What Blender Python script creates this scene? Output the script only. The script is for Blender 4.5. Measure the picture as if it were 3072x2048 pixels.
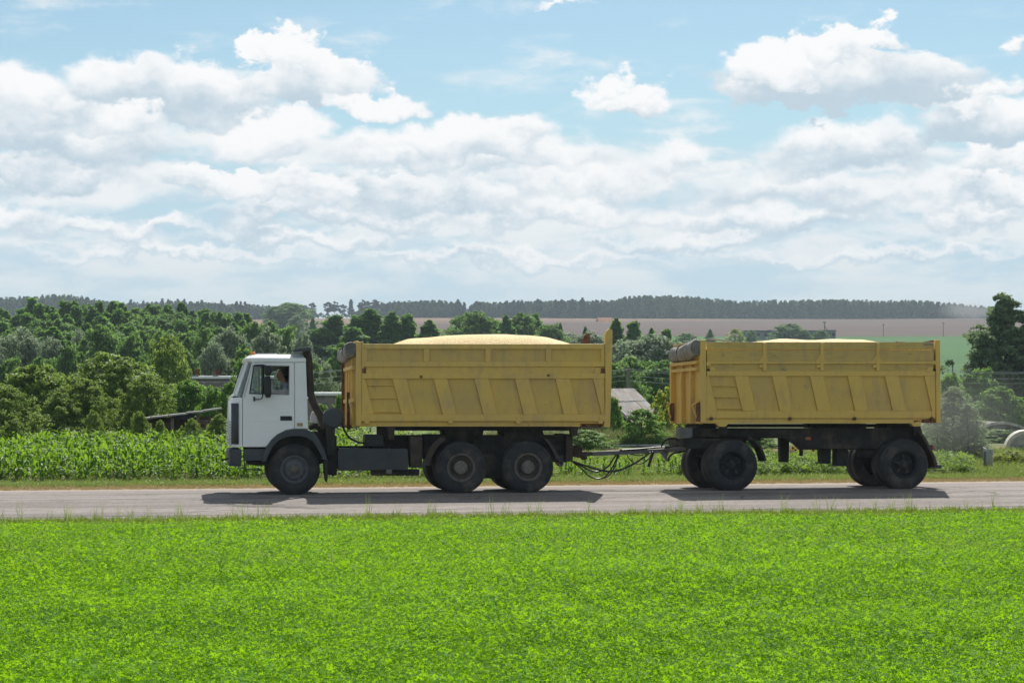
import bpy, bmesh, math, random
import numpy as np
from mathutils import Vector, Matrix, noise as mnoise

# ------------------------------------------------------------------ camera, sky, sun, exposure
F = 6000.0            # focal length in photo pixels (photo 3072 x 2048)
YH = 1120.0           # eye level row in the photo
H = 2.57              # eye height above the road
A = math.atan(980.0 / F)   # the view is turned right of the road's normal
SA, CA = math.sin(A), math.cos(A)
YT = 42.4             # near side of the truck
SUN_DIR = Vector((1.0, 3.1, 3.25)).normalized()
SUN_EL = math.asin(SUN_DIR.z)
SUN_AZ = math.atan2(SUN_DIR.x, SUN_DIR.y)

scene = bpy.context.scene
for o in list(bpy.data.objects):
    bpy.data.objects.remove(o)
COL = scene.collection

camd = bpy.data.cameras.new('camera')
cam = bpy.data.objects.new('camera', camd)
COL.objects.link(cam)
cam.location = (0, 0, H)
cam.rotation_euler = (math.pi / 2, 0, -A)
camd.sensor_width = 36.0
camd.lens = 36.0 * F / 3072.0
camd.shift_y = (YH - 1024.0) / 3072.0
camd.clip_start = 0.5
camd.clip_end = 8000
scene.camera = cam

scene.view_settings.view_transform = 'Standard'
scene.view_settings.look = 'None'
scene.view_settings.exposure = 0.6
scene.view_settings.gamma = 1.0
scene.view_settings.use_curve_mapping = False
scene.cycles.max_bounces = 8
scene.cycles.transparent_max_bounces = 12
scene.cycles.volume_bounces = 0
scene.cycles.use_denoising = True
scene.cycles.sample_clamp_indirect = 6.0

sund = bpy.data.lights.new('sun', 'SUN')
sund.energy = 4.2
sund.angle = math.radians(0.53)
sund.color = (1.0, 0.955, 0.88)
sun = bpy.data.objects.new('sun', sund)
COL.objects.link(sun)
sun.rotation_euler = SUN_DIR.to_track_quat('Z', 'Y').to_euler()
sun.location = (20, 60, 60)


# ---- node expression helper: sockets with operators
class NT:
    def __init__(self, tree):
        self.t = tree
        self.n = tree.nodes
        self.l = tree.links

    def put(self, sock, v):
        if isinstance(v, S):
            self.l.new(v.s, sock)
        elif v is not None:
            try:
                sock.default_value = v
            except Exception:
                sock.default_value = tuple(v) + (1.0,) if len(v) == 3 else v

    def node(self, typ, props=None, **ins):
        nd = self.n.new(typ)
        for k, v in (props or {}).items():
            setattr(nd, k, v)
        for k, v in ins.items():
            key = int(k[1:]) if k[0] == 'i' and k[1:].isdigit() else k.replace('_', ' ')
            self.put(nd.inputs[key], v)
        return nd

    def m(self, op, a, b=None, c=None, clamp=False):
        nd = self.n.new('ShaderNodeMath')
        nd.operation = op
        nd.use_clamp = clamp
        for i, v in enumerate((a, b, c)):
            if v is not None:
                self.put(nd.inputs[i], v)
        return S(self, nd.outputs[0])

    def vm(self, op, a, b=None, c=None, out=0):
        nd = self.n.new('ShaderNodeVectorMath')
        nd.operation = op
        for i, v in enumerate((a, b, c)):
            if v is not None:
                self.put(nd.inputs[i], v)
        return S(self, nd.outputs[out])

    def noise(self, vec, scale=1.0, detail=2.0, rough=0.5, lac=2.0, dist=0.0, dim='3D', col=False):
        nd = self.n.new('ShaderNodeTexNoise')
        nd.noise_dimensions = dim
        if vec is not None:
            self.l.new(vec.s, nd.inputs['Vector'])
        for k, v in (('Scale', scale), ('Detail', detail), ('Roughness', rough), ('Lacunarity', lac), ('Distortion', dist)):
            nd.inputs[k].default_value = v
        return S(self, nd.outputs[1 if col else 0])

    def ramp(self, fac, stops, interp='LINEAR'):
        nd = self.n.new('ShaderNodeValToRGB')
        nd.color_ramp.interpolation = interp
        el = nd.color_ramp.elements
        while len(el) < len(stops):
            el.new(0.5)
        for e, (p, c) in zip(el, stops):
            e.position = p
            e.color = (c, c, c, 1) if not hasattr(c, '__len__') else (tuple(c) + (1,))[:4]
        self.l.new(fac.s, nd.inputs[0])
        return S(self, nd.outputs[0])

    def mix(self, fac, a, b, mode='MIX'):
        nd = self.n.new('ShaderNodeMix')
        nd.data_type = 'RGBA'
        nd.blend_type = mode
        self.put(nd.inputs[0], fac)
        self.put(nd.inputs[6], col4(a))
        self.put(nd.inputs[7], col4(b))
        return S(self, nd.outputs[2])

    def smooth(self, x, e0, e1):
        nd = self.n.new('ShaderNodeMapRange')
        nd.interpolation_type = 'SMOOTHSTEP'
        self.put(nd.inputs[0], x)
        nd.inputs[1].default_value = e0
        nd.inputs[2].default_value = e1
        return S(self, nd.outputs[0])

    def sep(self, v):
        nd = self.n.new('ShaderNodeSeparateXYZ')
        self.l.new(v.s, nd.inputs[0])
        return [S(self, nd.outputs[i]) for i in range(3)]

    def xyz(self, x, y, z):
        nd = self.n.new('ShaderNodeCombineXYZ')
        for i, v in enumerate((x, y, z)):
            self.put(nd.inputs[i], v)
        return S(self, nd.outputs[0])


def col4(c):
    if isinstance(c, S):
        return c
    return tuple(c) + (1.0,) if len(c) == 3 else c


class S:
    def __init__(self, nt, s):
        self.nt, self.s = nt, s

    def __add__(self, o): return self.nt.m('ADD', self, o)
    __radd__ = __add__
    def __sub__(self, o): return self.nt.m('SUBTRACT', self, o)
    def __rsub__(self, o): return self.nt.m('SUBTRACT', o, self)
    def __mul__(self, o): return self.nt.m('MULTIPLY', self, o)
    __rmul__ = __mul__
    def __truediv__(self, o): return self.nt.m('DIVIDE', self, o)
    def clamp(self): return self.nt.m('ADD', self, 0.0, clamp=True)


# ---- the sky: physical sky with fair-weather cumulus over a hazy horizon
def make_world():
    w = bpy.data.worlds.new('World')
    scene.world = w
    w.use_nodes = True
    nt = NT(w.node_tree)
    nt.n.clear()
    tc = nt.n.new('ShaderNodeTexCoord')
    d = S(nt, tc.outputs['Generated'])
    sky = nt.n.new('ShaderNodeTexSky')
    sky.sky_type = 'NISHITA'
    sky.sun_disc = False
    sky.sun_elevation = SUN_EL
    sky.sun_rotation = SUN_AZ
    sky.altitude = 200
    sky.air_density = 1.0
    sky.dust_density = 0.6
    sky.ozone_density = 1.2
    skyc = S(nt, sky.outputs[0])

    x, y, z = nt.sep(d)
    az = nt.m('ARCTAN2', x, y) - A
    el = nt.m('ARCSINE', z)
    p = nt.xyz(az * 10.0, el * 10.0, 0.0)      # one unit = 600 photo pixels
    nv = nt.vm('MULTIPLY', d, (1.0, 1.0, 1.55))
    # cumulus, far to near: (centre x, centre y, half width, half height, greyness of the base, softness)
    clouds = [
        (500, 770, 520, 28, 0.7, 0.7), (1500, 760, 560, 30, 0.7, 0.7), (2600, 765, 560, 30, 0.7, 0.7), (900, 715, 360, 36, 0.9, 0.6), (2050, 710, 380, 36, 0.9, 0.6),
        (330, 690, 330, 40, 0.7, 0.5), (20, 670, 150, 60, 0.5, 0.4), (1000, 650, 420, 45, 1.0, 0.6), (1650, 640, 330, 55, 0.8, 0.5), (2300, 650, 420, 50, 0.8, 0.5), (2900, 640, 260, 55, 0.8, 0.5),
        (100, 520, 360, 75, 1.0, 0.5), (1250, 560, 420, 80, 1.0, 0.5), (2420, 570, 460, 85, 0.9, 0.5), (1800, 530, 330, 95, 0.6, 0.45), (2960, 560, 240, 75, 0.8, 0.35),
        (190, 410, 380, 100, 0.9, 0.4), (2050, 480, 130, 65, 0.3, 0.5), (2545, 455, 280, 90, 0.8, 0.4), (3010, 490, 150, 60, 0.4, 0.25), (1600, 440, 300, 95, 0.5, 0.4),
        (1180, 440, 240, 95, 0.6, 0.3), (1430, 400, 290, 90, 0.35, 0.22), (960, 560, 110, 75, 0.3, 0.25), (690, 530, 215, 58, 0.45, 0.16), (800, 400, 210, 95, 0.6, 0.25),
        (30, 320, 260, 140, 0.5, 0.25), (300, 330, 230, 90, 0.5, 0.3), (530, 265, 330, 120, 0.95, 0.22), (960, 225, 200, 95, 0.85, 0.14), (860, 150, 100, 62, 0.1, 0.14), (1130, 300, 150, 45, 0.3, 0.25),
        (3010, 370, 260, 95, 1.1, 0.25), (2860, 290, 220, 65, 0.3, 0.25), (2540, 235, 400, 125, 1.25, 0.14), (2330, 190, 180, 85, 0.25, 0.16), (2560, 130, 190, 78, 0.05, 0.14),
        (1885, 288, 120, 54, 0.4, 0.3), (1835, 262, 60, 48, 0.1, 0.35), (1690, 30, 60, 14, 0.1, 0.9), (3080, 150, 60, 40, 0.2, 0.6),
    ]
    N = nt.noise(nv, 26.0, 8.0, 0.6, col=True)
    nx_, ny_, nz_ = nt.sep(N)
    big = nt.noise(nv, 9.0, 2.0, 0.5)
    # layers of flat cloud stacked towards the horizon
    sv = nt.vm('MULTIPLY', d, (1.0, 1.0, 4.2))
    s0 = nt.noise(nt.vm('MULTIPLY_ADD', N, (0.03, 0.03, 0.05), sv), 13.0, 5.0, 0.58)
    bank = nt.smooth(s0 + nt.smooth(z, 0.15, 0.06) * 0.4, 0.52, 0.78)
    low = nt.smooth(z, 0.085, 0.01)
    clear = nt.mix(nt.smooth(z, 0.2, 0.02), nt.mix(1.0, skyc, SKY_TINT, 'MULTIPLY'), SKY_HAZE)
    bankc = nt.mix(nt.smooth(s0, 0.38, 0.58), BANK_SHADE, nt.mix(low, BANK_WHITE, HORIZON))
    col = nt.mix(bank, clear, bankc)
    # away from the part of the sky in view the same kind of cloud goes on
    inview = nt.smooth(nt.m('ABSOLUTE', az), 0.38, 0.28) * nt.smooth(el, 0.3, 0.21)
    ga = nt.smooth((big - 0.5) * 4.0 + (ny_ - 0.5) * 1.6, 0.0, 0.35) * (1.0 - inview)
    col = nt.mix(ga, col, nt.mix(nt.smooth((nz_ - 0.5) * 2.0 + 0.55, 0.0, 1.0), CLOUD_SHADE, CLOUD_WHITE))
    pw = nt.vm('MULTIPLY_ADD', N, (0.62, 0.52, 0.0), nt.vm('ADD', p, (-0.31, -0.26, 0.0)))
    pw2 = nt.vm('MULTIPLY_ADD', nt.xyz(nz_, nx_, 0.0), (-0.62, 0.52, 0.0), nt.vm('ADD', p, (0.31, -0.26, 0.0)))
    pw3 = nt.vm('MULTIPLY_ADD', nt.xyz(ny_, nz_, 0.0), (0.62, -0.52, 0.0), nt.vm('ADD', p, (-0.31, 0.26, 0.0)))
    tones = [(nz_ - 0.5) * 1.5, (ny_ - 0.5) * 1.5, (nx_ - 0.5) * 1.5]
    cshade = nt.mix(low, CLOUD_SHADE, BANK_SHADE)
    cwhite = nt.mix(low, CLOUD_WHITE, BANK_WHITE)
    for ci, (bx, by, rx, ry, dark, soft) in enumerate(clouds):
        tone = tones[ci % 3]
        cx = math.atan((bx - 1536) / F) * 10
        cy = math.atan((YH - by - ry * 0.25) / F) * 10
        sx, sy = 600.0 / rx, 600.0 / ry
        q = nt.vm('MULTIPLY_ADD', (pw, pw2, pw3)[ci % 3], (sx, sy, 0), (-cx * sx, -cy * sy, 0))
        qx, qy, qz = nt.sep(q)
        qb = nt.m('MAXIMUM', qy, qy * -1.55)                 # flatter below than above
        ln = nt.m('SQRT', nt.m('MULTIPLY_ADD', qx, qx, qb * qb))
        al = nt.smooth(ln, 1.0 + soft * 0.5, 1.0 - soft)
        lg = nt.smooth(qy * 0.75 + tone * (1.25 if ry > 50 else 0.8), -0.95 + 0.5 * dark, 0.02 + 0.6 * dark)
        col = nt.mix(al, col, nt.mix(lg, cshade, cwhite))
    col = nt.mix(nt.smooth(z, 0.065, 0.0) * 0.85, col, HORIZON)
    bg = nt.n.new('ShaderNodeBackground')
    bg.inputs['Strength'].default_value = 0.1
    nt.l.new(col.s, bg.inputs['Color'])
    out = nt.n.new('ShaderNodeOutputWorld')
    nt.l.new(bg.outputs[0], out.inputs['Surface'])
    w.cycles.sampling_method = 'MANUAL'
    w.cycles.sample_map_resolution = 1024


CLOUD_WHITE = (6.6, 6.6, 6.6)
CLOUD_SHADE = (3.55, 4.35, 4.95)
BANK_WHITE = (5.9, 6.1, 6.2)
BANK_SHADE = (3.5, 4.7, 5.4)
SKY_TINT = (0.50, 0.60, 0.60)
SKY_HAZE = (3.2, 4.7, 5.5)
HORIZON = (4.5, 5.15, 5.4)
make_world()

# ------------------------------------------------------------------ helpers
rng = np.random.default_rng(7)
random.seed(7)


def ray(px):
    u = (px - 1536.0) / F
    return SA + u * CA, CA - u * SA


def X_at(px, Y):
    dx, dy = ray(px)
    return Y * dx / dy


def Z_at(px, py, Y):
    dx, dy = ray(px)
    return H + (Y / dy) * (YH - py) / F


def P(px, py, Y):
    return Vector((X_at(px, Y), Y, Z_at(px, py, Y)))


def ppm(px, Y):
    return F * ray(px)[1] / Y


def smoothstep(a, b, x):
    t = min(1.0, max(0.0, (x - a) / (b - a)))
    return t * t * (3 - 2 * t)


GY = [-60, 30, 35.5, 36.3, 41.2, 46.3, 50, 56, 62, 67, 90, 140, 200, 260, 350, 700, 1320, 1400, 1700, 2300]
GZ = [0.05, 0.0, -0.06, -0.07, 0.024, -0.085, -0.12, 0.0, 0.2, 0.15, -2.0, -4.0, -3.9, -2.4, 2.0, 16.2, 39.6, 41.0, 38.0, 20.0]


def zg(x, y):
    z = float(np.interp(y, GY, GZ))
    k = smoothstep(34.5, 29.0, y)
    if k > 0:
        z += k * 0.10 * mnoise.noise(Vector((x * 0.35, y * 0.45, 7.7)))
    k = smoothstep(60, 200, y)
    if k > 0:
        z += k * 0.5 * mnoise.noise(Vector((x * 0.012, y * 0.012, 3.1)))
    k = smoothstep(600, 1300, y)
    if k > 0:
        az = x / max(y, 1.0)
        z += k * (-2.6 * smoothstep(0.12, -0.02, az) + 1.6 * smoothstep(-0.02, -0.07, az) + 1.0 * smoothstep(0.26, 0.42, az))
    return z


def link(o, parent=None):
    COL.objects.link(o)
    if parent is not None:
        o.parent = parent
    return o


def tag(o, label=None, cat=None, group=None, kind=None):
    if label: o['label'] = label
    if cat: o['category'] = cat
    if group: o['group'] = group
    if kind: o['kind'] = kind
    return o


def empty(name, loc, label, cat, group=None, rot=(0, 0, 0)):
    o = bpy.data.objects.new(name, None)
    o.empty_display_size = 0.2
    COL.objects.link(o)
    o.location = loc
    o.rotation_euler = rot
    return tag(o, label, cat, group)


class MB:
    """collects geometry, then links it as one mesh object"""
    def __init__(self):
        self.v, self.f = [], []

    def add(self, vs, fs):
        b = len(self.v)
        self.v += [tuple(p) for p in vs]
        self.f += [tuple(i + b for i in f) for f in fs]
        return self

    def box(self, x0, x1, y0, y1, z0, z1):
        x0, x1 = sorted((x0, x1)); y0, y1 = sorted((y0, y1)); z0, z1 = sorted((z0, z1))
        vs = [(x0, y0, z0), (x1, y0, z0), (x1, y1, z0), (x0, y1, z0), (x0, y0, z1), (x1, y0, z1), (x1, y1, z1), (x0, y1, z1)]
        return self.add(vs, [(0, 3, 2, 1), (4, 5, 6, 7), (0, 1, 5, 4), (1, 2, 6, 5), (2, 3, 7, 6), (3, 0, 4, 7)])

    def obox(self, c, half, rot):
        R = rot
        vs = []
        for sz in (-1, 1):
            for sx, sy in ((-1, -1), (1, -1), (1, 1), (-1, 1)):
                vs.append(Vector(c) + R @ Vector((sx * half[0], sy * half[1], sz * half[2])))
        return self.add(vs, [(0, 3, 2, 1), (4, 5, 6, 7), (0, 1, 5, 4), (1, 2, 6, 5), (2, 3, 7, 6), (3, 0, 4, 7)])

    def prism(self, pts, y0, y1, holes=()):
        """polygon in XZ (with holes) extruded along Y"""
        bm = bmesh.new()
        edges = []
        for loop in [pts] + list(holes):
            vs = [bm.verts.new((p[0], y0, p[1])) for p in loop]
            for i in range(len(vs)):
                edges.append(bm.edges.new((vs[i], vs[(i + 1) % len(vs)])))
        bmesh.ops.triangle_fill(bm, use_beauty=True, edges=edges)
        r = bmesh.ops.extrude_face_region(bm, geom=bm.faces[:])
        for e in r['geom']:
            if isinstance(e, bmesh.types.BMVert):
                e.co.y = y1
        bmesh.ops.recalc_face_normals(bm, faces=bm.faces[:])
        bm.verts.index_update()
        self.add([v.co[:] for v in bm.verts], [[v.index for v in f.verts] for f in bm.faces])
        bm.free()
        return self

    def cyl(self, p0, p1, r0, r1=None, n=12, caps=True):
        r1 = r0 if r1 is None else r1
        return self.tube([p0, p1], [r0, r1], n, caps)

    def tube(self, path, r, n=8, caps=True):
        path = [Vector(p) for p in path]
        rs = r if hasattr(r, '__len__') else [r] * len(path)
        vs, fs = [], []
        up = None
        for i, p in enumerate(path):
            t = (path[min(i + 1, len(path) - 1)] - path[max(i - 1, 0)]).normalized()
            if up is None:
                up = t.orthogonal().normalized()
            else:
                up = (up - t * up.dot(t)).normalized()
            b = t.cross(up)
            for k in range(n):
                a = 2 * math.pi * k / n
                vs.append(p + (up * math.cos(a) + b * math.sin(a)) * rs[i])
        for i in range(len(path) - 1):
            for k in range(n):
                fs.append((i * n + k, i * n + (k + 1) % n, (i + 1) * n + (k + 1) % n, (i + 1) * n + k))
        if caps:
            fs.append(tuple(range(n - 1, -1, -1)))
            fs.append(tuple(range((len(path) - 1) * n, len(path) * n)))
        return self.add(vs, fs)

    def lathe(self, prof, cx, cz, n=40, sy=1.0, oy=0.0, close=False):
        """profile [(radius, y)] turned round an axis along Y through (cx, cz)"""
        vs, fs = [], []
        m = len(prof)
        for k in range(n):
            a = 2 * math.pi * k / n
            for (r, y) in prof:
                vs.append((cx + r * math.cos(a), oy + sy * y, cz + r * math.sin(a)))
        for k in range(n):
            k2 = (k + 1) % n
            for j in range(m - 1):
                fs.append((k * m + j, k * m + j + 1, k2 * m + j + 1, k2 * m + j))
            if close:
                fs.append((k * m + m - 1, k * m, k2 * m, k2 * m + m - 1))
        return self.add(vs, fs)

    def loft(self, rings, cap=True, closed=True):
        n = len(rings[0])
        vs = [p for r in rings for p in r]
        fs = []
        for i in range(len(rings) - 1):
            for k in range(n if closed else n - 1):
                fs.append((i * n + k, i * n + (k + 1) % n, (i + 1) * n + (k + 1) % n, (i + 1) * n + k))
        if cap and closed:
            fs.append(tuple(range(n - 1, -1, -1)))
            fs.append(tuple(range((len(rings) - 1) * n, len(rings) * n)))
        return self.add(vs, fs)

    def build(self, name, mat, parent=None, bevel=0.0, smooth=None, origin=None, recalc=True, split=False):
        if split:
            lab = list(range(len(self.v)))

            def find(i):
                while lab[i] != i:
                    lab[i] = lab[lab[i]]; i = lab[i]
                return i
            key = {}
            for i, p in enumerate(self.v):                 # touching points belong together
                k = (round(p[0], 4), round(p[1], 4), round(p[2], 4))
                if k in key: lab[find(i)] = find(key[k])
                else: key[k] = i
            for f in self.f:
                for i in f[1:]: lab[find(i)] = find(f[0])
            groups = {}
            for f in self.f: groups.setdefault(find(f[0]), []).append(f)
            last = None
            for fs in groups.values():
                ids = sorted({i for f in fs for i in f}); mp = {i: j for j, i in enumerate(ids)}
                q = MB(); q.v = [self.v[i] for i in ids]; q.f = [tuple(mp[i] for i in f) for f in fs]
                last = q.build(name, mat, parent, bevel, smooth, origin, recalc)
            return last
        me = bpy.data.meshes.new(name)
        vs = self.v
        if origin is not None:
            o0 = Vector(origin)
            vs = [tuple(Vector(p) - o0) for p in vs]
        me.from_pydata(vs, [], self.f)
        if recalc:
            bm = bmesh.new(); bm.from_mesh(me)
            bmesh.ops.recalc_face_normals(bm, faces=bm.faces[:])
            bm.to_mesh(me); bm.free()
        if smooth:
            me.polygons.foreach_set('use_smooth', [True] * len(me.polygons))
            if smooth is not True:
                me.set_sharp_from_angle(angle=math.radians(smooth))
        me.materials.append(mat)
        o = bpy.data.objects.new(name, me)
        if origin is not None:
            o.location = origin
        link(o, parent)
        if bevel > 0:
            b = o.modifiers.new('bevel', 'BEVEL')
            b.width = bevel
            b.segments = 2
            b.limit_method = 'ANGLE'
            b.angle_limit = math.radians(40)
        return o


def mesh_quads(name, quads, mat, rnd=None):
    """quads: (N,4,3) array -> a mesh (not linked)"""
    n = len(quads)
    me = bpy.data.meshes.new(name)
    me.vertices.add(n * 4)
    me.vertices.foreach_set('co', np.ascontiguousarray(quads, dtype=np.float32).ravel())
    me.loops.add(n * 4)
    me.loops.foreach_set('vertex_index', np.arange(n * 4, dtype=np.int32))
    me.polygons.add(n)
    me.polygons.foreach_set('loop_start', np.arange(0, n * 4, 4, dtype=np.int32))
    me.update(calc_edges=True)
    if rnd is not None:
        a = me.attributes.new('rnd', 'FLOAT', 'FACE')
        a.data.foreach_set('value', np.asarray(rnd, dtype=np.float32))
    me.materials.append(mat)
    return me


def obj(name, me, parent=None, loc=(0, 0, 0), rz=0.0, sc=(1, 1, 1)):
    o = bpy.data.objects.new(name, me)
    o.location = loc
    o.rotation_euler = (0, 0, rz)
    o.scale = sc
    return link(o, parent)


# ------------------------------------------------------------------ materials
def new_mat(name):
    m = bpy.data.materials.new(name)
    m.use_nodes = True
    nt = NT(m.node_tree)
    nt.n.clear()
    out = nt.n.new('ShaderNodeOutputMaterial')
    return m, nt, out


def principled(nt, out, col, rough=0.6, metal=0.0, spec=0.5, bump=None, bstr=0.3, bdist=0.01):
    b = nt.n.new('ShaderNodeBsdfPrincipled')
    nt.put(b.inputs['Base Color'], col4(col))
    nt.put(b.inputs['Roughness'], rough)
    nt.put(b.inputs['Metallic'], metal)
    nt.put(b.inputs['Specular IOR Level'], spec)
    if bump is not None:
        bn = nt.n.new('ShaderNodeBump')
        bn.inputs['Strength'].default_value = bstr
        bn.inputs['Distance'].default_value = bdist
        nt.put(bn.inputs['Height'], bump)
        nt.l.new(bn.outputs[0], b.inputs['Normal'])
    nt.l.new(b.outputs[0], out.inputs['Surface'])
    return b


def tco(nt, kind='Object'):
    n = nt.n.new('ShaderNodeTexCoord')
    return S(nt, n.outputs[kind])


def wpos(nt):
    n = nt.n.new('ShaderNodeNewGeometry')
    return S(nt, n.outputs['Position'])


def mat_plain(name, col, rough=0.6, metal=0.0, spec=0.5, var=0.25, scale=6.0, dirt=None, dirt_amt=0.3, bump=0.0):
    m, nt, out = new_mat(name)
    co = tco(nt)
    n = nt.noise(co, scale, 5.0, 0.6)
    c = nt.mix(nt.ramp(n, [(0.3, 0.0), (0.7, 1.0)]), tuple(x * (1 - var) for x in col), tuple(min(1, x * (1 + var)) for x in col))
    if dirt is not None:
        n2 = nt.noise(co, scale * 0.45, 6.0, 0.65)
        c = nt.mix(nt.smooth(n2, 0.45, 0.75) * dirt_amt * 2.0, c, dirt)
    n3 = nt.noise(co, scale * 8, 3.0, 0.6)
    principled(nt, out, c, nt.m('ADD', n * 0.2, rough - 0.1), metal, spec, n3 if bump else None, bump, 0.006)
    return m


def mat_yellow(name, base, worn, rust_amt=0.5, wood=False):
    m, nt, out = new_mat(name)
    co = tco(nt)
    n1 = nt.noise(co, 0.9, 4.0, 0.6)
    n2 = nt.noise(nt.vm('MULTIPLY', co, (1.0, 1.0, 0.35)), 5.0, 6.0, 0.65)     # streaks running down
    c = nt.mix(nt.smooth(n1, 0.35, 0.68), base, worn)
    c = nt.mix(nt.smooth(n2, 0.46, 0.74) * 0.5, c, (0.34, 0.255, 0.15))
    if wood:
        g = nt.noise(nt.vm('MULTIPLY', co, (1.2, 1.0, 22.0)), 2.2, 5.0, 0.6, dist=0.6)
        c = nt.mix(nt.smooth(g, 0.42, 0.75) * 0.55, c, (0.26, 0.21, 0.075))
        k = nt.noise(nt.vm('MULTIPLY', co, (2.0, 1.0, 5.0)), 1.9, 3.0, 0.5)
        c = nt.mix(nt.smooth(k, 0.62, 0.76) * 0.6, c, (0.15, 0.135, 0.06))
    run = nt.noise(nt.vm('MULTIPLY', co, (9.0, 1.0, 0.55)), 1.6, 4.0, 0.6)
    c = nt.mix(nt.smooth(run, 0.62, 0.76) * 0.35, c, (0.24, 0.15, 0.075))
    r = nt.noise(co, 7.0, 7.0, 0.72)
    rf = nt.smooth(r, 0.635, 0.70) * rust_amt
    c = nt.mix(rf, c, (0.13, 0.055, 0.025))
    fine = nt.noise(co, 60.0, 4.0, 0.6)
    principled(nt, out, c, nt.m('ADD', n2 * 0.25, 0.45), 0.0, 0.4, fine * 0.4 + n2, 0.25, 0.006)
    return m


def mat_glass(name, tint=(0.9, 0.95, 0.95), refl=1.0, dirt=0.08):
    m, nt, out = new_mat(name)
    tr = nt.n.new('ShaderNodeBsdfTransparent'); tr.inputs[0].default_value = tint + (1,)
    gl = nt.n.new('ShaderNodeBsdfGlossy'); gl.inputs['Roughness'].default_value = 0.03
    df = nt.n.new('ShaderNodeBsdfDiffuse'); df.inputs[0].default_value = (0.6, 0.62, 0.6, 1)
    fr = nt.n.new('ShaderNodeFresnel'); fr.inputs[0].default_value = 1.5
    m1 = nt.n.new('ShaderNodeMixShader'); m2 = nt.n.new('ShaderNodeMixShader')
    nt.put(m1.inputs[0], nt.m('MULTIPLY', S(nt, fr.outputs[0]), refl, clamp=True))
    nt.l.new(tr.outputs[0], m1.inputs[1]); nt.l.new(gl.outputs[0], m1.inputs[2])
    m2.inputs[0].default_value = dirt
    nt.l.new(m1.outputs[0], m2.inputs[1]); nt.l.new(df.outputs[0], m2.inputs[2])
    nt.l.new(m2.outputs[0], out.inputs[0])
    return m


def mat_leaf(name, dark, light, trans=0.3, tcol=None, rough=0.5, spec=0.4, hue_var=0.6, world_scale=0.35, patches=0.0):
    """leaf material: colour by leaf and by tree, part of the light passes through"""
    m, nt, out = new_mat(name)
    at = nt.n.new('ShaderNodeAttribute'); at.attribute_name = 'rnd'
    r = S(nt, at.outputs['Fac'])
    oi = nt.n.new('ShaderNodeObjectInfo')
    orr = S(nt, oi.outputs['Random'])
    n = nt.noise(wpos(nt), world_scale, 3.0, 0.6)
    f = r * 0.55 + (n - 0.5) * 1.2 + (orr - 0.5) * hue_var + 0.22
    if patches:
        f = f + (nt.noise(nt.vm('MULTIPLY', wpos(nt), (0.6, 1.0, 0.0)), 0.11, 3.0, 0.55) - 0.5) * 2.2 * patches
    f = f.clamp()
    c = nt.mix(f, dark, light)
    b = nt.n.new('ShaderNodeBsdfPrincipled')
    nt.put(b.inputs['Base Color'], c)
    b.inputs['Roughness'].default_value = rough
    b.inputs['Specular IOR Level'].default_value = spec
    t = nt.n.new('ShaderNodeBsdfTranslucent')
    tc = tcol or tuple(min(1, x * 1.6) for x in light)
    nt.put(t.inputs[0], nt.mix(0.55, c, tc))
    mx = nt.n.new('ShaderNodeMixShader')
    mx.inputs[0].default_value = trans
    nt.l.new(b.outputs[0], mx.inputs[1]); nt.l.new(t.outputs[0], mx.inputs[2])
    nt.l.new(mx.outputs[0], out.inputs[0])
    return m


M = {}
M['yellow'] = mat_yellow('yellow_paint', (0.71, 0.465, 0.10), (0.62, 0.415, 0.125))
M['yellow_clean'] = mat_yellow('yellow_paint_trailer', (0.71, 0.465, 0.10), (0.65, 0.43, 0.11), 0.3)
M['yellow_panel'] = mat_yellow('dusty_yellow_panel', (0.65, 0.43, 0.095), (0.55, 0.37, 0.115), 0.5)
M['yellow_wood'] = mat_yellow('yellow_painted_planks', (0.62, 0.42, 0.10), (0.54, 0.375, 0.11), 0.1, True)
M['rust'] = mat_plain('rusty_steel', (0.16, 0.075, 0.04), 0.85, 0.0, 0.2, 0.5, 9.0, (0.07, 0.03, 0.02), 0.4, 0.3)
M['white'] = mat_plain('white_cab_paint', (0.80, 0.80, 0.79), 0.32, 0.0, 0.5, 0.03, 2.0, (0.62, 0.60, 0.55), 0.12)
M['plastic'] = mat_plain('dark_grey_plastic', (0.036, 0.045, 0.054), 0.5, 0.0, 0.4, 0.2, 3.0, (0.09, 0.08, 0.07), 0.25, 0.1)
M['fender'] = mat_plain('blue_grey_mudguard', (0.040, 0.050, 0.057), 0.5, 0.0, 0.4, 0.15, 3.0, (0.12, 0.10, 0.085), 0.25)
M['chassis'] = mat_plain('dirty_black_chassis', (0.034, 0.032, 0.030), 0.8, 0.0, 0.25, 0.4, 4.0, (0.115, 0.092, 0.07), 0.5, 0.2)
M['chassis_brown'] = mat_plain('dusty_brown_chassis', (0.055, 0.043, 0.033), 0.85, 0.0, 0.25, 0.4, 4.0, (0.10, 0.08, 0.06), 0.4, 0.2)
M['tank'] = mat_plain('blue_grey_fuel_tank', (0.040, 0.046, 0.051), 0.5, 0.2, 0.4, 0.25, 3.0, (0.10, 0.088, 0.075), 0.35)
M['tyre'] = mat_plain('tyre_rubber', (0.030, 0.030, 0.031), 0.75, 0.0, 0.3, 0.3, 5.0, (0.10, 0.084, 0.07), 0.5, 0.2)
M['rim'] = mat_plain('dusty_wheel_rim', (0.13, 0.112, 0.095), 0.7, 0.2, 0.3, 0.35, 9.0, (0.15, 0.11, 0.08), 0.35, 0.2)
M['rim_blue'] = mat_plain('blue_grey_wheel_rim', (0.11, 0.12, 0.13), 0.6, 0.2, 0.3, 0.3, 9.0, (0.12, 0.09, 0.07), 0.4, 0.2)
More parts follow.
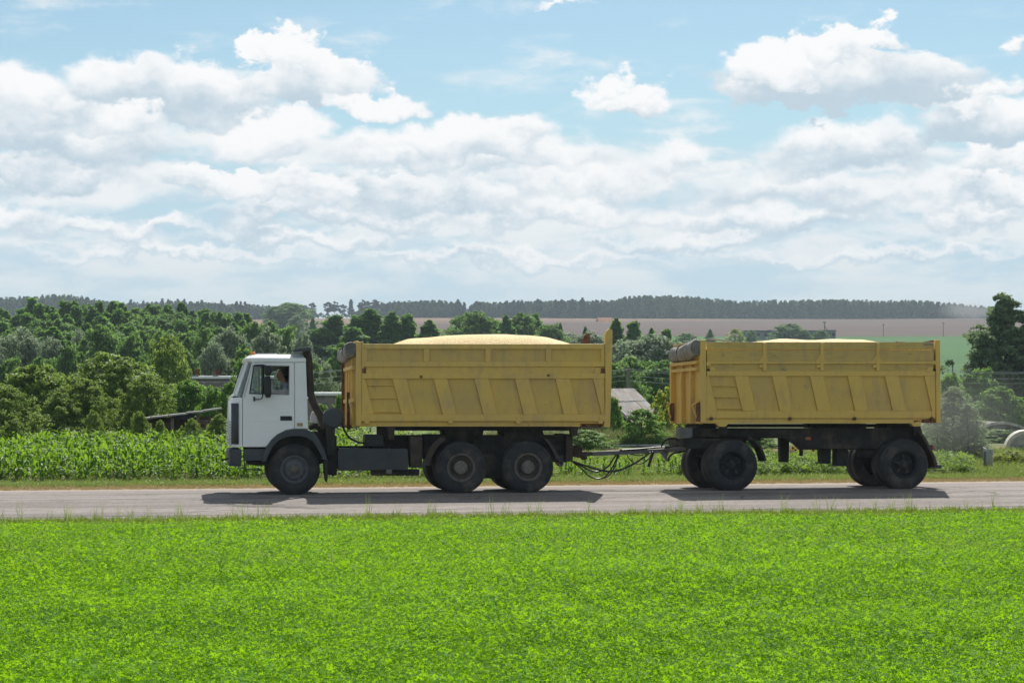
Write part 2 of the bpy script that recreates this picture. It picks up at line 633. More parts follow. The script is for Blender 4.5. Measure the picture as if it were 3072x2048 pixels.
M['hub'] = mat_plain('dusty_wheel_hub', (0.19, 0.17, 0.145), 0.7, 0.1, 0.3, 0.3, 14.0, (0.08, 0.06, 0.045), 0.3, 0.2)
M['dark_hub'] = mat_plain('black_wheel_hub', (0.02, 0.021, 0.023), 0.7, 0.0, 0.3, 0.3, 9.0)
M['black'] = mat_plain('black_rubber_trim', (0.012, 0.013, 0.015), 0.45, 0.0, 0.4, 0.2)
M['steel'] = mat_plain('grey_steel', (0.13, 0.13, 0.135), 0.5, 0.5, 0.5, 0.3, 6.0, (0.09, 0.07, 0.06), 0.3)
M['lightgrey'] = mat_plain('pale_grey_plastic', (0.55, 0.57, 0.6), 0.5, 0.0, 0.4, 0.15)
M['seat'] = mat_plain('dark_seat_cloth', (0.035, 0.03, 0.028), 0.9, 0.0, 0.2, 0.3, 12.0)
M['interior'] = mat_plain('grey_cab_lining', (0.16, 0.16, 0.16), 0.8, 0.0, 0.2, 0.1)
M['curtain'] = mat_plain('brown_cab_curtain', (0.055, 0.03, 0.02), 0.95, 0.0, 0.1, 0.3, 12.0)
M['glass'] = mat_glass('cab_glass')
M['windscreen'] = mat_glass('windscreen_glass', (0.72, 0.8, 0.82), 2.2, 0.12)
M['amber'] = mat_plain('amber_lens', (0.75, 0.22, 0.02), 0.25, 0.0, 0.6, 0.1)
M['marker'] = mat_plain('yellowed_marker_lens', (0.32, 0.22, 0.06), 0.4, 0.0, 0.5, 0.2)
M['redlens'] = mat_plain('red_lens', (0.42, 0.04, 0.02), 0.3, 0.0, 0.6, 0.1)
M['reflector'] = mat_plain('orange_reflector', (0.42, 0.12, 0.05), 0.5, 0.0, 0.5, 0.1)
M['skin'] = mat_plain('tanned_skin', (0.45, 0.23, 0.15), 0.55, 0.0, 0.4, 0.12, 8.0)
M['hair'] = mat_plain('short_grey_hair', (0.05, 0.042, 0.038), 0.85, 0.0, 0.2, 0.3, 60.0)
M['shirt'] = mat_plain('grey_tee_shirt', (0.34, 0.35, 0.38), 0.9, 0.0, 0.15, 0.12, 10.0, None, 0, 0.2)
M['trousers'] = mat_plain('dark_trousers', (0.03, 0.03, 0.04), 0.9, 0.0, 0.15, 0.2)


def mat_tarp():
    m, nt, out = new_mat('grey_tarpaulin')
    co = tco(nt)
    n = nt.noise(co, 3.0, 5.0, 0.6)
    c = nt.mix(nt.smooth(n, 0.35, 0.7), (0.17, 0.16, 0.145), (0.33, 0.31, 0.28))
    w = nt.noise(nt.vm('MULTIPLY', co, (6.0, 1.4, 6.0)), 2.0, 4.0, 0.6)
    principled(nt, out, c, 0.75, 0.0, 0.3, w, 0.7, 0.03)
    return m


def mat_grain():
    m, nt, out = new_mat('wheat_grain')
    co = tco(nt)
    n = nt.noise(co, 32.0, 3.0, 0.75)
    n2 = nt.noise(co, 2.5, 4.0, 0.6)
    c = nt.mix(nt.smooth(n, 0.38, 0.6), (0.50, 0.34, 0.12), (0.84, 0.64, 0.31))
    c = nt.mix(n2 * 0.35, c, (0.78, 0.60, 0.30))
    principled(nt, out, c, 0.75, 0.0, 0.3, n, 0.7, 0.02)
    return m


M['tarp'] = mat_tarp()
M['grain'] = mat_grain()


def mat_road():
    m, nt, out = new_mat('worn_asphalt')
    p = wpos(nt)
    x, y, z = nt.sep(p)
    fine = nt.noise(p, 45.0, 3.0, 0.7)
    grit = nt.noise(p, 11.0, 4.0, 0.65)
    patch = nt.noise(nt.vm('MULTIPLY', p, (0.12, 0.9, 1.0)), 1.0, 4.0, 0.6)      # bands along the road
    c = nt.mix(nt.smooth(patch, 0.4, 0.62), (0.160, 0.134, 0.118), (0.265, 0.228, 0.206))
    mott = nt.noise(nt.vm('MULTIPLY', p, (0.8, 3.0, 1.0)), 2.6, 5.0, 0.7)
    c = nt.mix(nt.smooth(mott, 0.42, 0.62) * 0.6, c, (0.105, 0.09, 0.082))
    c = nt.mix(nt.smooth(grit, 0.35, 0.75) * 0.5, c, (0.30, 0.27, 0.25))
    c = nt.mix(nt.smooth(fine, 0.55, 0.75) * 0.5, c, (0.10, 0.09, 0.085))
    # long wandering cracks and the joint between the lanes
    wob = nt.noise(nt.vm('MULTIPLY', p, (0.35, 0.0, 0.0)), 1.0, 5.0, 0.6)
    wob2 = nt.noise(nt.vm('MULTIPLY', p, (0.5, 0.0, 0.0)), 1.3, 5.0, 0.65)
    for (yc, wv, amp, wid, stren) in ((41.15, wob, 0.55, 0.09, 0.8), (43.6, wob2, 0.9, 0.08, 0.7), (37.3, wob2, 0.8, 0.13, 0.65), (39.4, wob, 1.6, 0.04, 0.5)):
        dd = nt.m('ABSOLUTE', y - yc - (wv - 0.5) * amp)
        gap = nt.smooth(nt.noise(nt.vm('MULTIPLY', p, (0.5, 0.0, 0.0)), 1.0, 2.0), 0.38, 0.5)
        c = nt.mix(nt.smooth(dd, wid, wid * 0.3) * gap * stren, c, (0.045, 0.04, 0.038))
    vor = nt.n.new('ShaderNodeTexVoronoi'); vor.feature = 'DISTANCE_TO_EDGE'
    vor.inputs['Scale'].default_value = 0.8
    nt.put(vor.inputs['Vector'], nt.vm('ADD', nt.vm('MULTIPLY', p, (0.35, 1.0, 1.0)), nt.vm('MULTIPLY', nt.noise(p, 1.5, 3.0, 0.6, col=True), (0.6, 0.6, 0.0))))
    crk = nt.smooth(S(nt, vor.outputs['Distance']), 0.024, 0.006) * nt.smooth(nt.noise(p, 0.25, 2.0), 0.42, 0.56)
    c = nt.mix(crk * 0.75, c, (0.06, 0.055, 0.05))
    # sandy, grey-brown shoulders
    sh = nt.m('MAXIMUM', nt.smooth(y + (grit - 0.5) * 1.1, 45.2, 46.1), nt.smooth(y + (grit - 0.5) * 0.8, 37.0, 36.3))
    c = nt.mix(sh * 0.8, c, (0.33, 0.27, 0.21))
    principled(nt, out, c, 0.9, 0.0, 0.25, fine + grit * 0.8, 0.5, 0.012)
    return m


def mat_ground(name, a, b, c3, s1=0.3, s2=6.0, rows=None):
    m, nt, out = new_mat(name)
    p = wpos(nt)
    n1 = nt.noise(p, s1, 5.0, 0.6)
    n2 = nt.noise(p, s2, 5.0, 0.65)
    c = nt.mix(nt.smooth(n1, 0.35, 0.65), a, b)
    c = nt.mix(nt.smooth(n2, 0.4, 0.75), c, c3)
    if rows:
        c = rows(nt, p, c)
    principled(nt, out, c, 0.95, 0.0, 0.15, n2, 0.6, 0.03)
    return m


def plough_rows(nt, p, c):
    x, y, z = nt.sep(p)
    w = nt.noise(nt.vm('MULTIPLY', p, (0.004, 0.045, 0.0)), 1.0, 5.0, 0.65)
    c = nt.mix(nt.smooth(w, 0.42, 0.58) * 0.7, c, (0.060, 0.034, 0.027))
    w2 = nt.noise(nt.vm('MULTIPLY', p, (0.01, 0.16, 0.0)), 1.0, 3.0, 0.6)
    c = nt.mix(nt.smooth(w2, 0.5, 0.7) * 0.5, c, (0.125, 0.088, 0.068))
    # stubble left standing on the higher, left part of the field
    st = nt.smooth(y - x * 0.9 + nt.noise(p, 0.02, 3.0) * 120.0, 900.0, 1120.0)
    return nt.mix(st * 0.75, c, (0.21, 0.125, 0.07))


def field_rows(nt, p, c):
    w = nt.noise(nt.vm('MULTIPLY', p, (0.006, 0.06, 0.0)), 1.0, 4.0, 0.6)
    return nt.mix(nt.smooth(w, 0.42, 0.6) * 0.7, c, (0.022, 0.085, 0.012))


M['road'] = mat_road()
M['clover_soil'] = mat_ground('field_soil_under_clover', (0.05, 0.10, 0.02), (0.07, 0.14, 0.025), (0.04, 0.06, 0.02), 0.4, 14.0)
M['verge_soil'] = mat_ground('dry_verge', (0.15, 0.16, 0.05), (0.23, 0.19, 0.09), (0.11, 0.13, 0.04), 0.8, 16.0)
M['sand'] = mat_ground('sandy_shoulder', (0.34, 0.25, 0.14), (0.28, 0.215, 0.15), (0.22, 0.18, 0.09), 0.9, 14.0)
M['corn_soil'] = mat_ground('dry_brown_soil', (0.21, 0.15, 0.105), (0.26, 0.19, 0.13), (0.15, 0.12, 0.07), 0.5, 9.0)
M['meadow'] = mat_ground('rough_meadow', (0.09, 0.125, 0.035), (0.13, 0.15, 0.05), (0.06, 0.10, 0.03), 0.12, 1.6)
M['green_field'] = mat_ground('young_green_crop', (0.030, 0.118, 0.012), (0.040, 0.135, 0.013), (0.026, 0.092, 0.012), 0.02, 0.35, field_rows)
M['plough'] = mat_ground('ploughed_earth', (0.084, 0.053, 0.039), (0.096, 0.060, 0.043), (0.072, 0.046, 0.035), 0.01, 0.12, plough_rows)
M['forest_floor'] = mat_ground('forest_floor', (0.03, 0.045, 0.02), (0.04, 0.06, 0.025), (0.03, 0.04, 0.02), 0.05, 0.4)

# ------------------------------------------------------------------ the lie of the land
def strip(name, y0, y1, nx, ny, mat, xl=None, xr=None, dz=0.0, geo=False):
    xl = xl or (lambda y: -0.089 * y - 30 - 0.35 * y)
    xr = xr or (lambda y: 0.4376 * y + 30 + 0.35 * y)
    vs, fs = [], []
    for j in range(ny + 1):
        t = j / ny
        y = y0 * (y1 / y0) ** t if geo else y0 + (y1 - y0) * t
        for i in range(nx + 1):
            x = xl(y) + (xr(y) - xl(y)) * i / nx
            vs.append((x, y, zg(x, y) + dz))
    for j in range(ny):
        for i in range(nx):
            a = j * (nx + 1) + i
            fs.append((a, a + 1, a + nx + 2, a + nx + 1))
    b = MB(); b.v, b.f = vs, fs
    o = b.build(name, mat, smooth=True, recalc=False)
    tag(o, kind='structure')
    return o


def strip_rows(name, ys, mat, xl, xr, nx, dz=0.0):
    vs, fs = [], []
    for y in ys:
        for i in range(nx + 1):
            x = xl + (xr - xl) * i / nx
            vs.append((x, y, zg(x, y) + dz))
    for j in range(len(ys) - 1):
        for i in range(nx):
            a = j * (nx + 1) + i
            fs.append((a, a + 1, a + nx + 2, a + nx + 1))
    b = MB(); b.v, b.f = vs, fs
    o = b.build(name, mat, smooth=True, recalc=False)
    return tag(o, kind='structure')


strip_rows('ground', [-60, -30, 0, 10, 20, 30, 35.5, 36.15], M['clover_soil'], -90, 110, 40)
strip_rows('road', [36.0, 36.3, 38, 39.6, 41.0, 41.2, 41.4, 43, 44.6, 46.3, 46.5], M['road'], -110, 130, 60, 0.012)
strip_rows('road_shoulder', [46.3, 46.8, 47.4], M['sand'], -110, 130, 60, 0.004)
strip_rows('verge', [47.3, 48.5, 50.2], M['verge_soil'], -110, 130, 60, 0.0)
strip_rows('corn_field_soil', [50.2, 53, 56, 59, 62], M['corn_soil'], -120, 140, 60)
strip('meadow', 62, 345, 60, 60, M['meadow'], geo=True)
strip('green_field', 345, 690, 50, 24, M['green_field'], geo=True)
strip('ploughed_field', 690, 1320, 60, 30, M['plough'], geo=True)
strip('forest_hill', 1320, 2300, 50, 16, M['forest_floor'], geo=True)

# ------------------------------------------------------------------ vegetation
def unit(v):
    return v / np.maximum(np.linalg.norm(v, axis=-1, keepdims=True), 1e-9)


def leaf_quads(c, nrm, size, g, aspect=0.62, roll=None):
    """one pointed leaf (quad) at each point c with normal nrm"""
    n = len(c)
    r = unit(g.normal(size=(n, 3)))
    t = unit(np.cross(nrm, r))
    b = np.cross(nrm, t)
    s = (size * g.uniform(0.6, 1.35, n))[:, None] if not hasattr(size, '__len__') else size[:, None]
    q = np.stack([c - t * s * 0.5, c - b * s * 0.5 * aspect + t * s * 0.05 + nrm * s * 0.08, c + t * s * 0.5, c + b * s * 0.5 * aspect + t * s * 0.05 + nrm * s * 0.08], axis=1)
    return q


def crown(name, mat, shape, ht, rad, nclump, per, leaf, seed, base=0.25, lump=0.30, inner=0.5, rough=0.12):
    """leaf clumps spread through a lobed crown; returns the mesh, ht is the full tree height"""
    g = np.random.default_rng(seed)
    u = g.uniform(0.0, 1.0, nclump)
    th = g.uniform(0, 2 * np.pi, nclump)
    rr = inner + (1 - inner) * np.sqrt(g.uniform(0, 1, nclump))
    if shape == 'round':
        prof = np.sqrt(np.clip(1 - (2 * u - 1) ** 2, 0.02, 1)) * (0.85 + 0.3 * (1 - u))
    elif shape == 'tall':
        prof = np.clip(np.sin(np.pi * np.clip(u * 0.86 + 0.14, 0, 1)) ** 0.7, 0.1, 1) * (1.12 - 0.72 * u)
    elif shape == 'cone':
        prof = np.clip(1.04 - u ** 1.25, 0.05, 1) ** 0.8
    elif shape == 'spire':
        prof = np.clip(1.02 - u, 0.03, 1) ** 0.8 * (0.72 + 0.35 * np.abs(np.sin(u * 16)))
    else:  # bush
        prof = np.sqrt(np.clip(1 - u ** 2.4, 0.03, 1))
    lob = 1 + 0.22 * np.sin(th * 2 + seed) * np.cos(u * 5 + seed) + 0.16 * np.sin(th * 5 + seed * 2 + u * 7)
    R = rad * prof * rr * lob * np.clip(1 + rough * g.normal(size=nclump), 0.4, 1.8)
    u = np.clip(u * (1 + 0.03 * g.normal(size=nclump)), 0, 1.03)
    cz = ht * (base + (1 - base) * u * 0.97)
    cc = np.stack([R * np.cos(th), R * np.sin(th), cz], axis=1)
    cr = rad * lump * g.uniform(0.4, 1.5, nclump) * (1 - 0.35 * u)
    c = np.repeat(cc, per, axis=0)
    d = unit(g.normal(size=(nclump * per, 3)))
    d[:, 2] = np.where(g.uniform(0, 1, len(d)) < 0.55, np.abs(d[:, 2]), d[:, 2]) * 0.95
    rad_ = np.repeat(cr, per) * g.uniform(0.35, 1.05, nclump * per)
    pts = c + d * rad_[:, None] * np.array([1.15, 1.15, 0.85])
    out = unit(pts - np.array([0, 0, ht * (base + 0.3)]))
    nrm = unit(d * 0.8 + out * 0.5 + np.array([0, 0, 0.45]) + g.normal(size=(len(d), 3)) * 0.95)
    q = leaf_quads(pts, nrm, leaf, g)
    rnd = np.clip(np.repeat(g.uniform(0, 1, nclump), per) * 0.55 + g.uniform(0, 0.45, len(d)), 0, 1)
    return mesh_quads(name, q, mat, rnd)


def trunk_mesh(name, mat, ht, r, seed, limbs=6, base=0.25, spread=0.3):
    g = random.Random(seed)
    b = MB()
    pts = [Vector((0, 0, -0.3))]
    for i in range(1, 7):
        t = i / 6
        pts.append(Vector((g.uniform(-0.03, 0.03) * ht * t, g.uniform(-0.03, 0.03) * ht * t, ht * 0.85 * t)))
    b.tube(pts, [r * 1.25, r, r * 0.85, r * 0.66, r * 0.48, r * 0.3, r * 0.12], 7)
    for k in range(limbs):
        t = base + (0.8 - base) * k / limbs
        z = ht * 0.85 * t
        a = g.uniform(0, 6.28)
        L = ht * spread * (1.1 - t) * g.uniform(0.8, 1.2)
        p0 = Vector((0, 0, z))
        p1 = p0 + Vector((math.cos(a) * L * 0.5, math.sin(a) * L * 0.5, L * 0.35))
        p2 = p0 + Vector((math.cos(a) * L, math.sin(a) * L, L * 0.75))
        b.tube([p0, p1, p2], [r * 0.4 * (1 - t * 0.5), r * 0.25, r * 0.07], 5)
    me = bpy.data.meshes.new(name)
    me.from_pydata(b.v, [], b.f)
    me.polygons.foreach_set('use_smooth', [True] * len(me.polygons))
    me.materials.append(mat)
    return me


M['bark'] = mat_plain('grey_brown_bark', (0.075, 0.06, 0.048), 0.95, 0, 0.1, 0.4, 3.0, None, 0, 0.4)
M['bark_pale'] = mat_plain('pale_bark', (0.22, 0.20, 0.17), 0.95, 0, 0.1, 0.4, 3.0, None, 0, 0.4)
M['alder'] = mat_leaf('alder_leaves', (0.050, 0.140, 0.036), (0.130, 0.250, 0.058), 0.5, (0.28, 0.52, 0.06), 0.6, 0.15)
M['maple'] = mat_leaf('mid_green_leaves', (0.073, 0.157, 0.045), (0.155, 0.262, 0.074), 0.48, (0.30, 0.50, 0.09), 0.6, 0.15)
M['willow'] = mat_leaf('silvery_willow_leaves', (0.140, 0.196, 0.115), (0.260, 0.320, 0.215), 0.45, (0.36, 0.46, 0.24), 0.6, 0.2)
M['orchard'] = mat_leaf('olive_orchard_leaves', (0.070, 0.147, 0.025), (0.195, 0.275, 0.065), 0.5, (0.40, 0.54, 0.09), 0.55, 0.25, 0.3, 0.8)
M['shrub'] = mat_leaf('fresh_shrub_leaves', (0.059, 0.147, 0.031), (0.145, 0.275, 0.058), 0.5, (0.33, 0.55, 0.08), 0.55, 0.25, 0.3, 0.9)
M['lime'] = mat_leaf('yellow_green_leaves', (0.110, 0.175, 0.022), (0.290, 0.370, 0.052), 0.55, (0.58, 0.64, 0.07), 0.6, 0.2, 0.3, 0.9)
M['dusty'] = mat_leaf('dusty_grey_green_leaves', (0.149, 0.204, 0.110), (0.269, 0.325, 0.190), 0.45, (0.36, 0.44, 0.21), 0.65, 0.15, 0.3, 0.9)
M['tallgrey'] = mat_leaf('grey_green_poplar_leaves', (0.109, 0.182, 0.087), (0.215, 0.293, 0.143), 0.45, (0.28, 0.38, 0.15), 0.6, 0.15, 0.3, 0.5)
M['needle'] = mat_leaf('spruce_needles', (0.016, 0.036, 0.018), (0.045, 0.080, 0.036), 0.15, (0.06, 0.1, 0.03), 0.7, 0.1)

KIND = {}


def make_kind(key, mat, shape, ht, rad, ncl, per, leaf, n, bark='bark', **kw):
    KIND[key] = []
    for i in range(n):
        sd = abs(hash(key)) % 1000 if False else sum(ord(ch) for ch in key) * 7 + i * 13
        KIND[key].append((crown(key + '_crown', M[mat], shape, ht, rad, ncl, per, leaf, sd, **kw),
                          trunk_mesh(key + '_trunk', M[bark], ht, rad * 0.06 + 0.04, sd, 7), ht, rad))


make_kind('alder', 'alder', 'tall', 12.0, 2.9, 280, 84, 0.37, 6, base=0.02, lump=0.22, inner=0.3, rough=0.3)
make_kind('broad', 'maple', 'round', 9.0, 3.6, 280, 84, 0.33, 4, base=0.0, lump=0.21, inner=0.3, rough=0.18)
make_kind('willow', 'willow', 'round', 8.0, 4.0, 280, 84, 0.30, 3, base=0.0, lump=0.2, inner=0.3, rough=0.18)
make_kind('orchard', 'orchard', 'bush', 4.0, 2.2, 420, 70, 0.13, 4, base=0.0, lump=0.15, inner=0.3, rough=0.15)
make_kind('shrub', 'shrub', 'bush', 3.0, 1.6, 280, 70, 0.12, 3, base=0.0, lump=0.17, inner=0.3, rough=0.15)
make_kind('lime', 'lime', 'round', 3.0, 1.4, 170, 65, 0.12, 2, base=0.0, lump=0.22, inner=0.3, rough=0.15)
make_kind('dusty', 'dusty', 'bush', 5.0, 1.7, 300, 65, 0.12, 3, base=0.04, lump=0.18, inner=0.3, rough=0.25)
make_kind('poplar', 'tallgrey', 'cone', 14.0, 5.0, 560, 70, 0.33, 2, base=0.0, lump=0.115, inner=0.2, rough=0.3)
make_kind('spruce', 'needle', 'spire', 16.0, 3.0, 90, 34, 1.0, 4, base=0.05, lump=0.3)
make_kind('pine', 'needle', 'round', 15.0, 2.8, 46, 34, 1.0, 3, base=0.42, lump=0.36)

NTREE = 0


def tree(kind, px, pytop, Y, wpx, label, name=None, cat='tree', group=None, sink=0.0, zbase=None, seed=None):
    """one tree: an empty at its foot with trunk and crown; top and width given as seen in the photograph"""
    global NTREE
    NTREE += 1
    v = KIND[kind][(NTREE if seed is None else seed) % len(KIND[kind])]
    x = X_at(px, Y)
    z0 = zg(x, Y) if zbase is None else zbase
    ht = Z_at(px, pytop, Y) - z0
    w = wpx / ppm(px, Y) * {'willow': 1.25, 'alder': 1.08, 'broad': 1.12, 'orchard': 1.05}.get(kind, 1.0)
    sz = ht / v[2]
    sxy = w / (2 * v[3] * 0.95)
    nm = name or {'alder': 'alder_tree', 'broad': 'broadleaf_tree', 'willow': 'willow_tree', 'orchard': 'fruit_tree', 'shrub': 'shrub', 'lime': 'young_tree', 'dusty': 'roadside_tree', 'poplar': 'poplar_tree', 'spruce': 'spruce_tree', 'pine': 'pine_tree'}[kind]
    e = empty(nm, (x, Y, z0 - sink), label, cat, group)
    rz = (NTREE * 2.399) % 6.283
    obj('trunk', v[1], e, (0, 0, 0), rz, (sxy * 0.9, sxy * 0.9, sz))
    obj('crown', v[0], e, (0, 0, 0), rz, (sxy, sxy, sz))
    return e


R = random.Random(21)


def row(kinds, px0, px1, step, Y, top, jit, w, label, group, yj=6.0):
    px = px0
    while px < px1:
        t = top(px) if callable(top) else top
        tree(R.choice(kinds), px + R.uniform(-0.25, 0.25) * step, t + R.uniform(-jit, jit), Y + R.uniform(-yj, yj), w * R.uniform(1.35, 1.8), label, None, 'tree', group)
        px += step


# the dark wood on the left, rows of alders stepping up behind one another
GA = 'alders of the dark wood on the left'
sky_l = lambda px: float(np.interp(px, [-60, 60, 130, 200, 330, 400, 520, 640, 700, 750], [931, 921, 909, 914, 911, 914, 921, 928, 938, 951]))
row(['alder', 'alder', 'broad'], -40, 745, 34, 285, sky_l, 13, 84, 'tall dark green alder on the skyline row of the left wood', GA)
row(['alder', 'alder', 'broad'], -30, 735, 38, 262, lambda p: sky_l(p) + 22, 16, 88, 'dark green alder in the second row of the left wood', GA + ', second row')
row(['alder', 'alder', 'broad'], -40, 720, 44, 238, lambda p: sky_l(p) + 50, 20, 100, 'dark green alder midway down the left wood', GA + ', middle')
row(['alder', 'broad'], -30, 700, 62, 205, lambda p: sky_l(p) + 85, 14, 118, 'green tree low on the near edge of the left wood', GA + ', near edge')
# the mixed belt in the valley in front of it
GB = 'mixed trees in the valley on the left'
for (k, px, top, Y, w, lab) in (
        ('willow', 60, 1002, 160, 190, 'large silvery willow below the dark wood at the left edge'),
        ('willow', -30, 1020, 165, 160, 'silvery willow cut by the left edge of the picture'),
        ('willow', 160, 1030, 150, 120, 'smaller silver-green willow right of the large willow'),
        ('broad', 215, 1030, 145, 110, 'dark green round tree between the willows and the orchard'),
        ('broad', 300, 985, 170, 150, 'broad mid-green tree behind the middle orchard tree'),
        ('willow', 245, 1005, 175, 90, 'slim silvery willow beside the broad mid-green tree'),
        ('broad', 395, 1010, 165, 130, 'grey-green tree left of the tall orchard tree'),
        ('broad', 600, 985, 165, 140, 'rounded green tree above the white house roof'),
        ('willow', 690, 1000, 160, 130, 'pale willow above the cab of the truck'),
        ('broad', 560, 1060, 135, 120, 'pale green tree just left of the chimneys'),
        ('willow', 640, 1045, 140, 120, 'silver-green willow right behind the chimneys'),
        ('broad', 740, 1040, 140, 120, 'green tree behind the cab roof'),
        ('willow', 800, 1000, 170, 130, 'pale willow behind the air intake pipe'),
        ('broad', 480, 1000, 180, 130, 'green tree behind the tall orchard tree'),
        ('broad', 860, 985, 190, 130, 'bright green tree left of the dark clump behind the cab'),
        ('willow', 905, 1010, 165, 100, 'grey-green willow between cab and yellow body'),
        ('broad', 760, 975, 205, 110, 'mid-green tree on the slope under the tan stubble strip'),
        ('broad', 810, 970, 215, 110, 'green tree on the slope left of the dark clump'),
        ('dusty', 980, 1100, 110, 110, 'pale green tree standing between cab and tipping body'),
        ('broad', 930, 1075, 125, 110, 'leafy green tree right behind the intake pipe'),
        ('broad', 1030, 1040, 140, 120, 'shaded green tree behind the rolled tarpaulin of the truck'),
        ('broad', 120, 1075, 130, 130, 'green tree hidden behind the left orchard trees'),
        ('broad', 30, 1080, 125, 120, 'dim green tree at the left edge below the willows'),
        ('broad', 420, 1080, 120, 130, 'shaded green tree under the tall orchard tree')):
    tree(k, px, top, Y, w, lab, None, 'tree', GB)
# the dark clump behind the tipping body
GC = 'tall trees behind the truck body'
for (px, top, w, lab) in ((1006, 945, 120, 'leftmost of the tall dark trees over the truck body'), (1065, 955, 90, 'slim dark tree between two taller ones over the truck body'),
                          (1111, 933, 130, 'tallest dark tree over the front of the truck body'), (1176, 939, 110, 'second tall dark tree over the truck body'),
                          (1223, 945, 90, 'narrow dark tree over the middle of the truck body'), (1290, 963, 110, 'low rounded dark tree left of the grain mound'),
                          (960, 985, 130, 'dark tree rising just right of the intake cap'), (1060, 990, 140, 'dark tree straight behind the rolled tarpaulin')):
    tree('alder', px, top, 250 + (px % 23), w * 1.55, lab, None, 'tree', GC)
GD = 'grey-green trees beyond the grain mound'
for (k, px, top, w, lab) in (('broad', 1390, 950, 80, 'grey-green tree at the left end of the row beyond the grain'), ('broad', 1431, 936, 100, 'tallest grey-green tree beyond the grain mound'),
                             ('broad', 1475, 962, 80, 'low grey-green tree beyond the top of the grain'), ('alder', 1520, 947, 70, 'slim tree beyond the crest of the grain mound'),
                             ('broad', 1568, 945, 85, 'bushy tree right of the slim tree beyond the grain'), ('alder', 1608, 947, 85, 'dark pointed tree beyond the falling side of the grain'),
                             ('broad', 1650, 975, 80, 'small sloping tree at the right end of that row'), ('alder', 1681, 970, 46, 'small lone pointed tree on the field behind the grain'),
                             ('willow', 1700, 1005, 110, 'grey willow bush peeping over the body rim'), ('alder', 1755, 981, 50, 'small tree left of the tailgate post'), ('willow', 1770, 1002, 90, 'grey willow beside the tailgate post'),
                             ('broad', 1540, 985, 90, 'low green tree half hidden by the grain mound'), ('broad', 1450, 985, 120, 'low tree half hidden by the grain crest')):
    tree(k, px, top, 300 + (px % 31), w * (1.0 if w < 60 else 1.4), lab, None, 'tree', GD)
GE = 'trees between the truck and the trailer'
for (k, px, top, Y, w, lab) in (('alder', 1848, 957, 240, 90, 'tall dark tree rising beside the tailgate post'), ('alder', 1900, 967, 235, 100, 'dark rounded tree between truck and trailer'),
                                ('alder', 1955, 987, 230, 70, 'short pointed dark tree over the drawbar gap'), ('alder', 2000, 987, 240, 80, 'dark tree just left of the trailer tarpaulin'),
                                ('willow', 1870, 1035, 170, 110, 'grey willow against the tailgate, left of two'), ('willow', 1955, 1020, 160, 190, 'large grey willow above the drawbar gap'),
                                ('broad', 2030, 1030, 175, 110, 'green tree behind the front of the trailer'), ('broad', 1900, 1080, 135, 170, 'deep shaded green tree behind the weathered roof'),
                                ('broad', 1990, 1085, 130, 150, 'deep shaded green tree behind the yellow-green bush'), ('broad', 1850, 1090, 125, 120, 'shaded tree left of the weathered roof')):
    tree(k, px, top, Y, w * 1.3, lab, None, 'tree', GE)
# orchard trees behind the maize
GF = 'orchard trees behind the maize on the left'
for (px, top, Y, w, lab) in ((95, 1102, 70, 270, 'big olive-green orchard tree at the left edge'), (10, 1160, 66, 200, 'leafy olive orchard tree cut by the left edge'),
                             (185, 1180, 68, 160, 'lower orchard tree beside the big left one'), (340, 1066, 74, 330, 'largest orchard tree left of the plank shed'),
                             (255, 1140, 69, 170, 'orchard tree in the left flank of the largest one'), (440, 1130, 70, 170, 'orchard tree above the left end of the shed roof'),
                             (505, 1015, 95, 200, 'tall olive orchard tree rising behind the others')):
    tree('orchard', px, top, Y, w, lab, None, 'tree', GF)
for (k, px, top, Y, w, lab) in (('shrub', 570, 1145, 74, 190, 'dense green shrub between shed roof and house'), ('shrub', 640, 1165, 71, 110, 'green shrub right over the plank shed'),
                                ('shrub', 738, 1075, 68, 110, 'tall leafy shrub in front of the truck cab'), ('shrub', 690, 1150, 66, 90, 'leafy shrub right against the windscreen'),
                                ('orchard', 280, 1232, 61, 60, 'small pale shrub standing over the maize left of the shed'), ('orchard', 420, 1238, 60, 60, 'small pale shrub at the left shed post'),
                                ('orchard', 575, 1258, 60, 60, 'small pale shrub in front of the plank wall'), ('orchard', 480, 1262, 60, 50, 'small pale shrub before the shed opening'),
                                ('orchard', 40, 1258, 60, 90, 'pale weed shrub at the left edge above the maize'), ('orchard', 655, 1245, 60, 70, 'pale shrub between plank wall and cab'),
                                ('shrub', 1025, 1185, 75, 70, 'green shrub between air filter and yellow body'), ('shrub', 965, 1215, 72, 70, 'green shrub under the grey house roof'),
                                ('shrub', 1925, 1228, 64, 130, 'round green bush under the weathered roof'), ('lime', 2000, 1165, 74, 110, 'yellow-green bush beside the front of the trailer'),
                                ('shrub', 1950, 1190, 78, 90, 'green bush between weathered roof and yellow-green bush'), ('shrub', 1755, 1290, 62, 150, 'dim green bush behind the tow hitch'), ('shrub', 1840, 1195, 72, 60, 'green bush against the tailgate by the weathered roof'),
                                ('shrub', 2255, 1300, 62, 120, 'green bush between the trailer wheels, behind the front mudguard'), ('shrub', 2330, 1330, 62, 80, 'dark bush behind the trailer underslung box')):
    tree(k, px, top, Y, w, lab, 'shrub', 'shrub')
